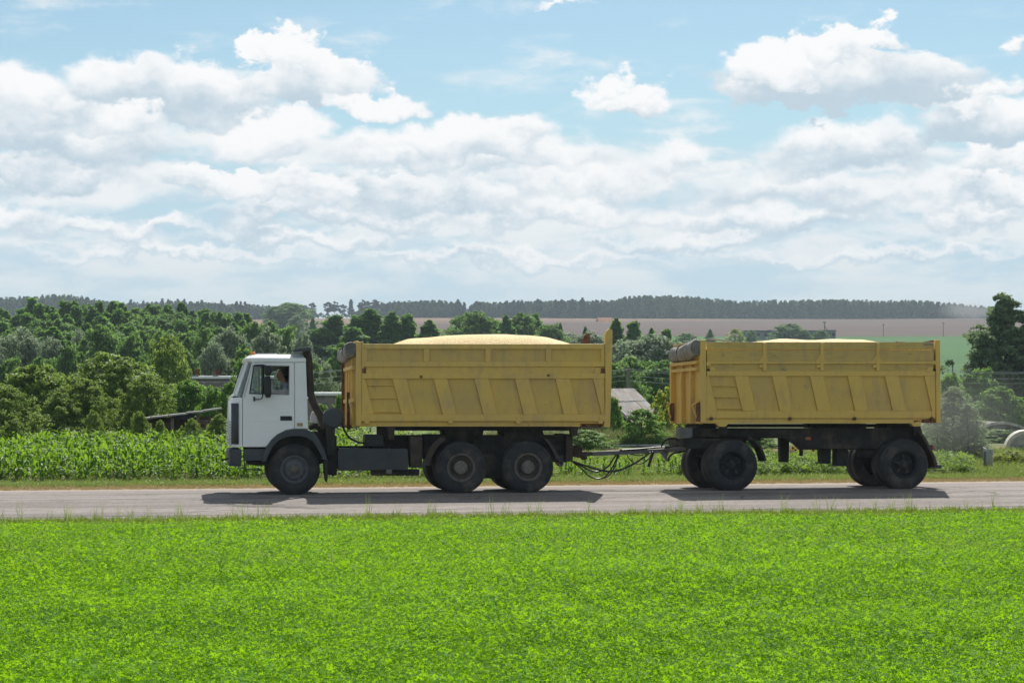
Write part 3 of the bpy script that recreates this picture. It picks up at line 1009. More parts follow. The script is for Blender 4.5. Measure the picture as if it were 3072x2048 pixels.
# the right edge
GG = 'trees at the right edge'
for (k, px, top, Y, w, lab) in (('poplar', 3012, 893, 120, 370, 'tall dark poplar on the right edge, swept by the wind'), ('poplar', 2955, 1000, 118, 250, 'lower dark tree left of the tall right poplar'),
                                ('poplar', 3100, 970, 118, 260, 'dark tree cut by the right edge of the picture'),
                                ('broad', 3000, 1165, 82, 140, 'round green tree with yellowing top above the arched shed'), ('broad', 3085, 1190, 84, 120, 'green tree at the right edge above the greenhouse'),
                                ('dusty', 2862, 1165, 58, 150, 'dusty grey-green tree just behind the trailer'), ('dusty', 2905, 1215, 57, 105, 'dusty leafy tree left of the metal fence'),
                                ('dusty', 2812, 1185, 60, 110, 'dusty tree half hidden by the trailer tail'), ('shrub', 2850, 1125, 92, 130, 'green bush under the leaning pole'),
                                ('broad', 2940, 1110, 98, 130, 'shaded green tree below the wires at right')):
    tree(k, px, top, Y, w, lab, None, 'tree', GG)
for (k, px, top, Y, w, lab) in (('shrub', 3000, 1288, 66, 130, 'dark hedge bush in front of the arched shed'), ('lime', 3035, 1352, 54.3, 110, 'bright green low bush by the greenhouse'), ('lime', 3078, 1358, 57, 100, 'bright low bush cut by the right edge'),
                                ('lime', 2997, 1366, 54.0, 50, 'small bright bush right of the metal fence'), ('lime', 2815, 1405, 50.5, 90, 'bright low weeds behind the trailer rear bar'), ('lime', 2918, 1378, 57, 50, 'small bright bush left of the metal fence')):
    tree(k, px, top, Y, w, lab, 'shrub', 'shrub')
GH = 'bushes by the far barn'
for (k, px, top, Y, w, lab) in (('alder', 2131, 988, 560, 28, 'small dark bush on the field edge left of the barn'), ('lime', 2205, 988, 560, 56, 'yellow-green bush left of the far barn'), ('broad', 2365, 971, 580, 84, 'round tree in front of the far barn'),
                                ('broad', 2412, 990, 575, 40, 'small bush right of the round tree at the barn'), ('broad', 2463, 991, 575, 40, 'bush near the right end of the far barn'), ('broad', 2060, 1000, 500, 60, 'bush on the green field behind the trailer tarpaulin'),
                                ('broad', 2255, 990, 590, 30, 'tiny tree at the left end of the far barn'), ('broad', 870, 910, 760, 110, 'big round hazy tree on the tan field'), ('broad', 825, 920, 760, 60, 'hazy tree left of the big round one on the tan field'),
                                ('willow', 890, 950, 520, 52, 'round grey bush below the big hazy tree'), ('alder', 938, 952, 520, 32, 'small dark bush right of the round grey bush'), ('broad', 815, 962, 520, 50, 'low grey bush at the foot of the hazy trees')):
    tree(k, px, top, Y, w, lab, None, 'tree', GH)
# conifers one can tell apart on the skyline
GS = 'conifers on the skyline'
sp = [(393, 898, 'leftmost'), (430, 903, None), (487, 897, None), (505, 899, None), (533, 896, None), (553, 898, None), (605, 901, None), (664, 902, None), (710, 903, None), (722, 905, None), (735, 906, None)]
for px, top, _ in sp:
    tree('spruce', px, top, 1330, 22, 'dark spruce standing up from the far ridge above the left wood', None, 'tree', GS)
for px, top, k in ((937, 909, 'pine'), (984, 907, 'pine'), (1003, 905, 'pine'), (1026, 914, 'pine'), (1053, 899, 'spruce'), (1087, 900, 'pine'), (1101, 904, 'pine'), (1125, 900, 'pine')):
    tree(k, px, top, 1300, 24, 'thin conifer with sky showing beside it left of the far forest', None, 'tree', GS + ', open group')
for px, top, k in ((1374, 899, 'spruce'), (1392, 906, 'spruce'), (1431, 904, 'pine'), (1520, 903, 'spruce'), (1542, 901, 'spruce'), (1555, 900, 'spruce'), (1566, 901, 'spruce'), (1616, 898, 'pine'), (1667, 900, 'spruce'), (1686, 899, 'pine'), (1717, 898, 'pine'), (1747, 894, 'spruce'), (1790, 900, 'pine')):
    tree(k, px, top, 1320, 24, 'conifer overtopping the far forest above the grain mound', None, 'tree', GS + ', middle')


# the far forest reads as one mass
def far_forest():
    g = np.random.default_rng(5)
    allq, allr = [], []
    tops = [(-300, 905), (-80, 900), (60, 893), (150, 886), (230, 893), (300, 905), (380, 912), (480, 908), (560, 908), (700, 916), (800, 922), (840, 922), (905, 921), (925, 942), (960, 944), (1035, 945), (1100, 916), (1160, 908), (1300, 905), (1360, 911), (1366, 940), (1385, 942), (1400, 912),
            (1500, 910), (1560, 908), (1700, 904), (1830, 906), (1846, 896), (1920, 889), (2050, 893), (2200, 905), (2330, 905), (2500, 902), (2620, 905), (2760, 905), (2860, 916), (2980, 928), (3060, 935), (3400, 935)]
    tx = [t[0] for t in tops]; ty = [t[1] for t in tops]
    for rowi in range(7):
        Y = 1325 + rowi * 16
        px = -420.0
        while px < 3420:
            top = np.interp(px, tx, ty)
            px += g.uniform(12, 22)
            Yt = Y + g.uniform(-6, 6)
            x = X_at(px, Yt)
            z0 = zg(x, Yt)
            zt = Z_at(px, top + g.uniform(-5, 5) + (6 if rowi < 2 else 0) * g.uniform(0, 1.6), Yt)
            h = zt - z0
            if h < 4.5:
                continue
            rad = g.uniform(2.6, 4.2)
            n = 250 if rowi < 3 else 60
            u = g.uniform(-0.03 if rowi < 3 else 0.4, 1, n)
            th = g.uniform(0, 2 * np.pi, n)
            r = rad * np.clip(1.15 - np.abs(u) ** 2.2, 0.12, 1) * np.sqrt(g.uniform(0.3, 1, n))
            c = np.stack([x + r * np.cos(th), Yt + r * np.sin(th), z0 + h * u], axis=1)
            nrm = unit(np.stack([np.cos(th), np.sin(th), 0.9 * np.ones(n)], axis=1) + g.normal(size=(n, 3)) * 0.5)
            allq.append(leaf_quads(c, nrm, np.full(n, 1.6) * g.uniform(0.6, 1.4, n), g, 0.8))
            allr.append(np.clip(g.uniform(0, 1) * 0.6 + g.uniform(0, 0.4, n), 0, 1))
    me = mesh_quads('distant_forest', np.concatenate(allq), M['farleaf'], np.concatenate(allr))
    o = obj('distant_forest', me)
    tag(o, 'dark band of forest along the whole far ridge', 'forest', None, 'stuff')


M['farleaf'] = mat_leaf('far_forest_leaves', (0.030, 0.060, 0.026), (0.075, 0.125, 0.050), 0.3, (0.12, 0.2, 0.05), 0.7, 0.1, 0.0, 0.03)
far_forest()


# ------------------------------------------------------------------ maize
M['maize'] = mat_leaf('maize_leaves', (0.020, 0.080, 0.020), (0.105, 0.250, 0.024), 0.48, (0.40, 0.64, 0.02), 0.5, 0.22, 0.5, 1.2)


def maize_quads(g, ht):
    out, rn = [], []
    lean = g.normal(size=2) * 0.06
    n = int(g.integers(9, 12))
    az = g.uniform(0, np.pi)
    for i in range(n):
        t = (i + 0.6) / n
        z0 = ht * (0.0 + 0.66 * t)
        base = np.array([lean[0] * z0, lean[1] * z0, z0])
        a = az + (i % 2) * np.pi + g.normal() * 0.5
        d = np.array([np.cos(a), np.sin(a), 0.0])
        L = ht * g.uniform(0.42, 0.66) * (1.0 if t < 0.8 else 0.75)
        wid = g.uniform(0.055, 0.085)
        up = g.uniform(0.7, 1.4) + (0.75 if t > 0.75 else 0)
        bend = g.uniform(1.6, 3.0)
        side = np.cross(d, [0, 0, 1.0])
        prev = None
        p = base.copy()
        seg = 6
        r_ = g.uniform()
        for k in range(seg + 1):
            s = k / seg
            el = up - bend * s
            w = wid * (0.5 + 1.4 * s) if s < 0.3 else wid * np.clip(1.12 * (1 - s) ** 0.6, 0.02, 1)
            tw = side * np.cos(0.6 * s * g.normal()) 
            lft, rgt = p + tw * w + np.array([0, 0, w * 0.35]), p - tw * w + np.array([0, 0, w * 0.35])
            if prev is not None:
                out.append([prev[0], prev[1], p.copy(), lft]); out.append([prev[1], prev[2], rgt, p.copy()])
                rn += [r_, r_ * 0.8]
            prev = (lft, p.copy(), rgt)
            p = p + (d * np.cos(el) + np.array([0, 0, 1.0]) * np.sin(el)) * L / seg
    # stalk
    for k in range(3):
        a0, a1 = k * 2.094, (k + 1) * 2.094
        r0, r1 = 0.014, 0.006
        tp = np.array([lean[0] * ht * .7, lean[1] * ht * .7, ht * .7])
        out.append([np.array([r0 * np.cos(a0), r0 * np.sin(a0), -0.03]), np.array([r0 * np.cos(a1), r0 * np.sin(a1), -0.03]), tp + np.array([r1 * np.cos(a1), r1 * np.sin(a1), 0]), tp + np.array([r1 * np.cos(a0), r1 * np.sin(a0), 0])])
        rn.append(0.3)
    return np.array(out), np.array(rn)


g = np.random.default_rng(11)
MZ = [maize_quads(g, 1.15) for _ in range(10)]
MZM = [mesh_quads('maize_plant', q, M['maize'], r) for q, r in MZ]
solo, bulkq, bulkr = 0, [], []
lab_l = 'leafy green maize plant at the roadside edge of the field left of the truck'
lab_m = 'leafy green maize plant seen under the truck and its drawbar'


def maize_scale(px):
    return float(np.interp(px, [-300, 700, 1000, 1650, 1750, 1900, 2050, 2120], [0.72, 0.70, 0.62, 0.52, 0.5, 0.5, 0.52, 0.45]))


for rowi in range(17):
    Y = 50.5 + rowi * 0.65
    xs = np.arange(X_at(-330, Y), X_at(2110 if rowi < 3 else (1330 if rowi < 10 else 1040), Y), 0.2)
    for x in xs:
        xx = x + g.normal() * 0.04; yy = Y + g.normal() * 0.07
        px = 1536 + F * ((xx * CA - yy * SA) / (xx * SA + yy * CA))
        if px > 1700 and g.uniform() < 0.25:
            continue
        sc = maize_scale(px) * g.uniform(0.82, 1.15) * (1.0 if rowi > 0 else 0.85)
        k = int(g.integers(0, 10)); rz = g.uniform(0, 6.28)
        vis = -10 < px < 690 or 1690 < px < 2045
        if rowi < (7 if px < 700 else 2) and vis and solo < 290:
            o = obj('maize_plant', MZM[k], None, (xx, yy, zg(xx, yy)), rz, (sc, sc, sc))
            tag(o, lab_l if px < 700 else lab_m, 'maize plant', 'maize plants at the left' if px < 700 else 'maize plants behind the drawbar')
            solo += 1
        else:
            q = MZ[k][0] * sc
            c_, s_ = math.cos(rz), math.sin(rz)
            rot = np.array([[c_, s_, 0], [-s_, c_, 0], [0, 0, 1]])
            bulkq.append(q @ rot + np.array([xx, yy, zg(xx, yy)])); bulkr.append(MZ[k][1])
o = obj('maize_field', mesh_quads('maize_field', np.concatenate(bulkq), M['maize'], np.concatenate(bulkr)))
tag(o, 'rest of the green maize field behind its front rows', 'maize field', None, 'stuff')


# ------------------------------------------------------------------ ground cover: tufts scattered by geometry nodes
def scatter(name, me_surface, tufts, density, smin, smax, label, cat, tilt=0.25, seed=0, noise_scale=None, noise_lo=0.4, noise_hi=0.6):
    """surface mesh -> tufts on it (one object of kind stuff)"""
    coll = bpy.data.collections.new(name + '_tufts')
    for i, m_ in enumerate(tufts):
        t_ = bpy.data.objects.new('%s_tuft' % name, m_)
        coll.objects.link(t_)
    ng = bpy.data.node_groups.new(name + '_scatter', 'GeometryNodeTree')
    ng.interface.new_socket('Geometry', in_out='INPUT', socket_type='NodeSocketGeometry')
    ng.interface.new_socket('Geometry', in_out='OUTPUT', socket_type='NodeSocketGeometry')
    n = ng.nodes; l = ng.links
    gi, go = n.new('NodeGroupInput'), n.new('NodeGroupOutput')
    dp = n.new('GeometryNodeDistributePointsOnFaces')
    dp.inputs['Density'].default_value = density
    dp.inputs['Seed'].default_value = seed
    if noise_scale:
        nz = n.new('ShaderNodeTexNoise'); nz.inputs['Scale'].default_value = noise_scale; nz.inputs['Detail'].default_value = 3
        mr = n.new('ShaderNodeMapRange'); mr.inputs[1].default_value = noise_lo; mr.inputs[2].default_value = noise_hi
        mr.inputs[3].default_value = density * 0.05; mr.inputs[4].default_value = density
        l.new(nz.outputs[0], mr.inputs[0]); l.new(mr.outputs[0], dp.inputs['Density'])
    ci = n.new('GeometryNodeCollectionInfo')
    ci.inputs['Collection'].default_value = coll
    ci.inputs['Separate Children'].default_value = True
    ci.inputs['Reset Children'].default_value = True
    ip = n.new('GeometryNodeInstanceOnPoints')
    ip.inputs['Pick Instance'].default_value = True
    rr = n.new('FunctionNodeRandomValue'); rr.data_type = 'FLOAT_VECTOR'
    rr.inputs[0].default_value = (-tilt, -tilt, 0); rr.inputs[1].default_value = (tilt, tilt, 6.283)
    rs = n.new('FunctionNodeRandomValue'); rs.data_type = 'FLOAT'
    rs.inputs[2].default_value = smin; rs.inputs[3].default_value = smax
    l.new(gi.outputs[0], dp.inputs['Mesh'])
    l.new(dp.outputs['Points'], ip.inputs['Points'])
    l.new(ci.outputs[0], ip.inputs['Instance'])
    l.new(rr.outputs[0], ip.inputs['Rotation'])
    l.new(rs.outputs[1], ip.inputs['Scale'])
    l.new(ip.outputs[0], go.inputs[0])
    o = obj(name, me_surface)
    md = o.modifiers.new('scatter', 'NODES'); md.node_group = ng
    tag(o, label, cat, None, 'stuff')
    return o


def patch(name, y0, y1, pxa, pxb, margin, mat, nx=24, ny=8, dz=0.0):
    vs, fs = [], []
    for j in range(ny + 1):
        y = y0 + (y1 - y0) * j / ny
        xa, xb = X_at(pxa, y) - margin, X_at(pxb, y) + margin
        for i in range(nx + 1):
            x = xa + (xb - xa) * i / nx
            vs.append((x, y, zg(x, y) + dz))
    for j in range(ny):
        for i in range(nx):
            a = j * (nx + 1) + i
            fs.append((a, a + 1, a + nx + 2, a + nx + 1))
    me = bpy.data.meshes.new(name)
    me.from_pydata(vs, [], fs); me.materials.append(mat)
    return me


def clover_tuft(seed, mat, stems=34, spread=0.14, h0=0.08, h1=0.18, leaf=0.0165):
    g = np.random.default_rng(seed)
    cs, ns, ss, rn = [], [], [], []
    for s in range(stems):
        a, r = g.uniform(0, 6.28), spread * math.sqrt(g.uniform())
        c = np.array([r * math.cos(a), r * math.sin(a), g.uniform(h0, h1)])
        nn = unit(np.array([0, 0, 1.0]) + g.normal(size=3) * 0.45)
        t = unit(np.cross(nn, g.normal(size=3))); b_ = np.cross(nn, t)
        sz = leaf * g.uniform(0.75, 1.3)
        rv = g.uniform()
        for k in range(3):
            w = k * 2.094
            dd = t * math.cos(w) + b_ * math.sin(w)
            e = np.cross(nn, dd)
            tipn = nn * 0.25 * sz * g.uniform(-1, 1)
            cs.append(np.array([c, c + dd * sz * 0.55 - e * sz * 0.36, c + dd * sz * 1.05 + tipn, c + dd * sz * 0.55 + e * sz * 0.36]))
            rn.append(rv)
        # a couple of lower leaves along the stem
        for k in range(2):
            p = c * np.array([0.8, 0.8, g.uniform(0.3, 0.8)]) + np.append(g.normal(size=2) * 0.02, 0)
            dd = unit(np.array([g.normal(), g.normal(), 0.5])); e = unit(np.cross(dd, g.normal(size=3)))
            cs.append(np.array([p, p + dd * sz * 0.5 - e * sz * 0.25, p + dd * sz, p + dd * sz * 0.5 + e * sz * 0.25])); rn.append(rv * 0.6)
    return mesh_quads('clover_tuft', np.array(cs), mat, np.array(rn))


def grass_tuft(seed, mat, blades=22, spread=0.08, h0=0.12, h1=0.32, w=0.006, lean=0.5):
    g = np.random.default_rng(seed)
    q, rn = [], []
    for s in range(blades):
        a, r = g.uniform(0, 6.28), spread * math.sqrt(g.uniform())
        p = np.array([r * math.cos(a), r * math.sin(a), -0.01])
        d = np.append(g.normal(size=2) * lean * 0.5, 1.0); d = d / np.linalg.norm(d)
        h = g.uniform(h0, h1)
        e = unit(np.cross(d, g.normal(size=3))) * w
        m1 = p + d * h * 0.55
        d2 = unit(d + np.append(g.normal(size=2) * lean * 0.7, -0.25))
        m2 = m1 + d2 * h * 0.5
        q.append([p - e, p + e, m1 + e * 0.8, m1 - e * 0.8]); q.append([m1 - e * 0.8, m1 + e * 0.8, m2 + e * 0.12, m2 - e * 0.12])
        v = g.uniform(); rn += [v * 0.7, v]
    return mesh_quads('grass_tuft', np.array(q), mat, np.array(rn))


M['clover'] = mat_leaf('clover_leaves', (0.052, 0.185, 0.006), (0.175, 0.375, 0.010), 0.52, (0.46, 0.78, 0.010), 0.6, 0.08, 0.7, 0.28, 1.0)
M['grass'] = mat_leaf('roadside_grass', (0.090, 0.170, 0.028), (0.235, 0.290, 0.075), 0.42, (0.36, 0.46, 0.08), 0.5, 0.4, 0.7, 1.3)
M['edgegrass'] = mat_leaf('olive_field_edge_grass', (0.075, 0.150, 0.016), (0.190, 0.250, 0.040), 0.45, (0.32, 0.42, 0.04), 0.6, 0.2, 0.7, 1.3)
M['seedgrass'] = mat_leaf('pale_seed_grass', (0.16, 0.24, 0.04), (0.34, 0.40, 0.12), 0.45, (0.5, 0.56, 0.14), 0.6, 0.2, 0.6, 1.3)
M['straw'] = mat_leaf('dry_straw_grass', (0.28, 0.22, 0.085), (0.50, 0.38, 0.17), 0.3, (0.45, 0.36, 0.17), 0.6, 0.3, 0.6, 1.5)
M['meadowgrass'] = mat_leaf('meadow_grass', (0.075, 0.105, 0.030), (0.190, 0.205, 0.080), 0.35, (0.28, 0.3, 0.09), 0.55, 0.3, 0.7, 0.6)
M['weed'] = mat_leaf('broad_weed_leaves', (0.060, 0.135, 0.022), (0.170, 0.270, 0.055), 0.45, (0.34, 0.48, 0.06), 0.6, 0.15, 0.7, 1.0)
M['flower'] = mat_plain('yellow_petals', (0.75, 0.42, 0.02), 0.6, 0, 0.2, 0.15)

scatter('clover', patch('clover_patch', 8.5, 33.4, 0, 3072, 3.0, M['clover_soil'], 30, 20),
        [clover_tuft(i, M['clover']) for i in range(6)], 95, 0.8, 1.15, 'bright green clover field filling the whole foreground', 'clover', 0.3, 1)
scatter('clover_tall', patch('tall_clover_patch', 8.5, 32.5, 0, 3072, 3.0, M['clover_soil'], 20, 12),
        [clover_tuft(40 + i, M['clover'], 22, 0.16, 0.10, 0.24, 0.024) for i in range(3)], 9, 0.8, 1.3, 'taller tufts standing up in the green clover field', 'clover', 0.3, 2, 0.55, 0.45, 0.62)
scatter('field_edge_grass', patch('field_edge_patch', 32.2, 36.35, 0, 3072, 4.0, M['clover_soil'], 40, 4),
        [grass_tuft(60 + i, M['edgegrass'], 20, 0.1, 0.05, 0.16, 0.006, 0.7) for i in range(4)], 60, 0.7, 1.25, 'fringe of grass along the near edge of the road', 'grass', 0.3, 3)
scatter('roadside_stalks', patch('stalk_patch', 35.3, 37.0, 0, 3072, 4.0, M['clover_soil'], 40, 3),
        [grass_tuft(80 + i, M['grass'], 10, 0.07, 0.15, 0.42, 0.004, 0.35) for i in range(4)], 5.0, 0.6, 1.2, 'taller thin stalks at the near edge of the road', 'grass', 0.2, 4, 0.9, 0.45, 0.6)
scatter('verge_grass', patch('verge_patch', 47.9, 51.0, 0, 3072, 5.0, M['verge_soil'], 40, 5),
        [grass_tuft(100 + i, M['grass'], 22, 0.1, 0.05, 0.15, 0.006, 0.8) for i in range(4)], 60, 0.7, 1.3, 'short worn grass of the verge on the far side of the road', 'grass', 0.3, 5)
scatter('dry_verge_grass', patch('dry_verge_patch', 46.4, 48.9, 0, 3072, 5.0, M['verge_soil'], 40, 4),
        [grass_tuft(120 + i, M['straw'], 16, 0.1, 0.03, 0.1, 0.005, 0.9) for i in range(4)], 60, 0.6, 1.2, 'dry straw-coloured grass along the far edge of the road', 'grass', 0.3, 6)
scatter('meadow_grass', patch('meadow_patch', 63.5, 86.0, 1640, 2120, 2.0, M['meadow'], 40, 14),
        [grass_tuft(140 + i, M['meadowgrass'], 24, 0.22, 0.2, 0.55, 0.011, 0.6) for i in range(4)], 16, 0.7, 1.4, 'tall rough grass on the slope behind the trailer', 'grass', 0.2, 7, 0.3, 0.3, 0.5)
scatter('garden_weeds', patch('weed_patch', 50.3, 56.0, 2150, 2800, 1.0, M['meadow'], 30, 8),
        [clover_tuft(160 + i, M['weed'], 16, 0.2, 0.06, 0.26, 0.06) for i in range(4)], 20, 0.7, 1.4, 'low broad-leaved weeds seen between the trailer wheels', 'weeds', 0.3, 8)
scatter('garden_grass', patch('garden_grass_patch', 50.5, 60.0, 2120, 3072, 5.0, M['meadow'], 30, 8),
        [grass_tuft(180 + i, M['grass'], 22, 0.12, 0.06, 0.2, 0.007, 0.7) for i in range(4)], 26, 0.7, 1.3, 'grass of the garden plots right of the maize', 'grass', 0.3, 9)
scatter('orchard_weeds', patch('orchard_weed_patch', 61.2, 66, 0, 1130, 3.0, M['meadow'], 30, 6),
        [clover_tuft(200 + i, M['orchard'], 14, 0.25, 0.1, 0.5, 0.07) for i in range(4)], 5, 0.7, 1.3, 'tangled weeds between the maize and the orchard', 'weeds', 0.3, 10)
scatter('seed_grass', patch('seed_grass_patch', 25.5, 34.0, 0, 3072, 3.0, M['clover_soil'], 40, 5),
        [grass_tuft(220 + i, M['seedgrass'], 12, 0.12, 0.14, 0.30, 0.0035, 0.9) for i in range(4)], 30, 0.7, 1.3, 'pale seeding grass heads along the far side of the clover', 'grass', 0.3, 12, 0.5, 0.4, 0.6)

# ------------------------------------------------------------------ the truck and its trailer
W = 2.5                         # vehicle width
TILT = -math.atan(0.021)        # the lane falls away from the camera


def local_frame(px0):
    X0 = X_at(px0, YT)

    def V(px, py, d=0.0):
        return X_at(px, YT + d) - X0, Z_at(px, py, YT + d)

    def V3(px, py, d=0.0):
        x, z = V(px, py, d)
        return Vector((x, d, z))
    return X0, V, V3


def arc(cx, cz, r, a0, a1, n):
    return [(cx + r * math.cos(math.radians(a0 + (a1 - a0) * i / n)), cz + r * math.sin(math.radians(a0 + (a1 - a0) * i / n))) for i in range(n + 1)]


def smooth_path(pts, n=6):
    """Catmull-Rom through the points"""
    pts = [Vector(p) for p in pts]
    q = [pts[0] * 2 - pts[1]] + pts + [pts[-1] * 2 - pts[-2]]
    out = []
    for i in range(1, len(q) - 2):
        for k in range(n):
            t = k / n
            p0, p1, p2, p3 = q[i - 1], q[i], q[i + 1], q[i + 2]
            out.append(0.5 * ((2 * p1) + (p2 - p0) * t + (2 * p0 - 5 * p1 + 4 * p2 - p3) * t * t + (3 * p1 - p0 - 3 * p2 + p3) * t ** 3))
    out.append(pts[-1])
    return out


def wheel(root, cx, R, d0, width, style, mirror=False, dual=False, label=None):
    """a tyre (the part) with rim, hub and nuts; turned to the outside at d0"""
    sy = -1.0 if mirror else 1.0
    oy = W - d0 if mirror else d0
    rr = R * 0.53

    def tyre_prof(w):
        p = [(rr, 0.05), (rr + 0.012, 0.015), (R * 0.70, -0.004), (R * 0.82, 0.002), (R * 0.915, 0.018), (R * 0.965, 0.03), (R * 0.992, 0.05)]
        k = 4
        for i in range(k):
            a = 0.055 + (w - 0.11) * i / k
            b = 0.055 + (w - 0.11) * (i + 1) / k
            p += [(R, a + 0.004), (R, b - 0.012)]
            if i < k - 1:
                p += [(R - 0.014, b - 0.010), (R - 0.014, b + 0.002)]
        p += [(R * 0.992, w - 0.05), (R * 0.965, w - 0.03), (R * 0.915, w - 0.018), (R * 0.82, w - 0.002), (R * 0.70, w), (rr + 0.012, w - 0.015), (rr, w - 0.05)]
        return p
    b = MB()
    b.lathe(tyre_prof(width), cx, R, 56, sy, oy, True)
    if dual:
        b.lathe(tyre_prof(width), cx, R, 40, sy, oy + sy * (width + 0.045), True)
    # moulded ring on the side wall
    b.lathe([(R * 0.87, 0.012), (R * 0.875, 0.002), (R * 0.885, 0.002), (R * 0.89, 0.014)], cx, R, 56, sy, oy)
    t = b.build('wheel', M['tyre'], root, smooth=35)
    if label:
        t['label'] = label
    rim = MB()
    if style == 'front':
        rim.lathe([(rr + 0.012, 0.02), (rr + 0.004, 0.004), (rr - 0.012, 0.004), (rr - 0.02, 0.05), (rr - 0.05, 0.06), (rr - 0.085, 0.035), (rr - 0.10, 0.01), (rr - 0.14, 0.0), (0.08, 0.0)], cx, R, 40, sy, oy)
        rim.build('rim', M['rim_blue'], t, smooth=40)
        hub = MB().lathe([(0.098, 0.004), (0.095, -0.035), (0.075, -0.05), (0.07, -0.075), (0.045, -0.085), (0.001, -0.087)], cx, R, 24, sy, oy)
        hub.build('hub', M['rim'], t, smooth=40)
        nut_r, nut_y, nn, nr = 0.135, 0.0, 10, 0.016
    elif style == 'rear':
        rim.lathe([(rr + 0.014, 0.02), (rr + 0.008, 0.0), (rr - 0.022, 0.0), (rr - 0.035, 0.02), (rr - 0.045, 0.03), (rr - 0.055, 0.17), (0.15, 0.2)], cx, R, 40, sy, oy)
        rim.build('rim', M['rim'], t, smooth=40)
        hub = MB().lathe([(0.16, 0.2), (0.15, 0.06), (0.145, 0.035), (0.135, 0.02), (0.09, 0.014), (0.03, 0.012), (0.028, 0.004), (0.001, 0.004)], cx, R, 28, sy, oy)
        hub.build('hub', M['hub'], t, smooth=40)
        nut_r, nut_y, nn, nr = 0.108, 0.016, 8, 0.012
    else:
        rim.lathe([(rr + 0.012, 0.03), (rr - 0.01, 0.012), (rr - 0.03, 0.03), (rr - 0.045, 0.09), (rr - 0.06, 0.16), (0.10, 0.17)], cx, R, 40, sy, oy)
        rim.build('rim', M['dark_hub'], t, smooth=40)
        hub = MB().lathe([(0.11, 0.17), (0.10, 0.09), (0.085, 0.07), (0.06, 0.06), (0.05, 0.03), (0.001, 0.028)], cx, R, 20, sy, oy)
        for k in range(5):
            a = math.radians(72 * k + 17)
            c = (cx + 0.15 * math.cos(a), oy + sy * 0.13, R + 0.15 * math.sin(a))
            hub.obox(c, (0.075, 0.02, 0.022), Matrix.Rotation(-a, 3, 'Y'))
        hub.build('hub', M['tyre'], t, smooth=40)
        nut_r, nut_y, nn, nr = 0.20, 0.12, 5, 0.018
    nuts = MB()
    for k in range(nn):
        a = 2 * math.pi * k / nn
        c = Vector((cx + nut_r * math.cos(a), oy + sy * nut_y, R + nut_r * math.sin(a)))
        nuts.cyl(c, c + Vector((0, -sy * 0.025, 0)), nr, nr * 0.85, 6)
    nuts.build('wheel_nuts', M['rim' if style != 'trailer' else 'tyre'], t)['kind'] = 'stuff'
    return t


def tarp_roll(name, p_near, p_far, r, root_loc, rot, label, flat=1.0, seed=1, straps=(0.3, 0.7)):
    """a tarpaulin rolled up along the front wall, with slack folds and a wound end"""
    a, bb = Vector(p_near), Vector(p_far)
    ax = (bb - a).normalized()
    up = Vector((0, 0, 1)); up = (up - ax * up.dot(ax)).normalized()
    sd = ax.cross(up)
    n, m = 40, 30
    rings = []
    for i in range(m + 1):
        t = i / m
        c = a.lerp(bb, t) + up * (-0.03 * math.sin(t * math.pi)) 
        ring = []
        for k in range(n):
            th = 2 * math.pi * k / n
            q = Vector((math.cos(th) * 1.6, math.sin(th) * 1.6, t * 5.0 + seed * 7))
            rad = r * (1 + 0.14 * mnoise.noise(q) + 0.05 * mnoise.noise(q * 3.1)) * (1.0 + 0.035 * math.sin(t * 9 + seed))
            for sp in straps:
                rad *= 1 - 0.07 * math.exp(-((t - sp) / 0.02) ** 2)
            if i in (0, m):
                rad *= 0.9
            ring.append(c + up * math.sin(th) * rad * flat + sd * math.cos(th) * rad)
        rings.append(ring)
    root = empty(name, root_loc, label, 'tarpaulin', rot=rot)
    b = MB().loft(rings)
    roll = b.build('roll', M['tarp'], root, smooth=60)
    # the wound end: spiral layers standing out
    b = MB()
    steps = 70
    prev = None
    for s in range(steps + 1):
        th = s / steps * 2 * math.pi * 2.6
        rad = r * (0.12 + 0.8 * s / steps)
        p0 = a + up * math.sin(th) * rad * flat + sd * math.cos(th) * rad
        p1 = p0 - ax * (0.035 + 0.02 * mnoise.noise(Vector((th, seed, 0))))
        b.v += [tuple(p0), tuple(p1)]
        if s:
            i = len(b.v)
            b.f.append((i - 4, i - 3, i - 1, i - 2))
    e = b.build('wound_end', M['tarp'], root, smooth=True)
    sm = e.modifiers.new('solid', 'SOLIDIFY'); sm.thickness = 0.014
    b = MB()
    for sp in straps:
        c = a.lerp(bb, sp)
        b.tube([c + up * math.sin(x) * r * 0.93 * flat + sd * math.cos(x) * r * 0.93 for x in [2 * math.pi * k / 20 for k in range(21)]], 0.012, 6, False)
    b.build('strap', M['black'], root, smooth=True, split=True)
    return root


def grain_heap(name, V, pts_top, x0, x1, zrim, loc, rot, label, zbase):
    """heap of grain inside the body: profile along X given in pixels, falling to the sides"""
    nx, ny = 70, 26
    vs, fs = [], []
    xs = [p[0] for p in pts_top]; zs = [p[1] for p in pts_top]
    for i in range(nx + 1):
        x = x0 + (x1 - x0) * i / nx
        zt = float(np.interp(x, xs, zs))
        for j in range(ny + 1):
            t = j / ny
            y = 0.11 + (W - 0.22) * t
            s = abs(t - 0.5) * 2
            k = (1 - s ** 2.2)
            z = zbase + (zt - zbase) * k + 0.02 * mnoise.noise(Vector((x * 1.7, y * 1.7, 5))) * k
            vs.append((x, y, z))
    for i in range(nx):
        for j in range(ny):
            a = i * (ny + 1) + j
            fs.append((a, a + ny + 1, a + ny + 2, a + 1))
    b = MB(); b.v, b.f = vs, fs
    # closed below
    o = b.build(name, M['grain'], None, smooth=True)
    s = o.modifiers.new('solid', 'SOLIDIFY'); s.thickness = 0.05; s.offset = 1 if False else -1
    o.location = loc
    o.rotation_euler = rot
    return tag(o, label, 'grain')


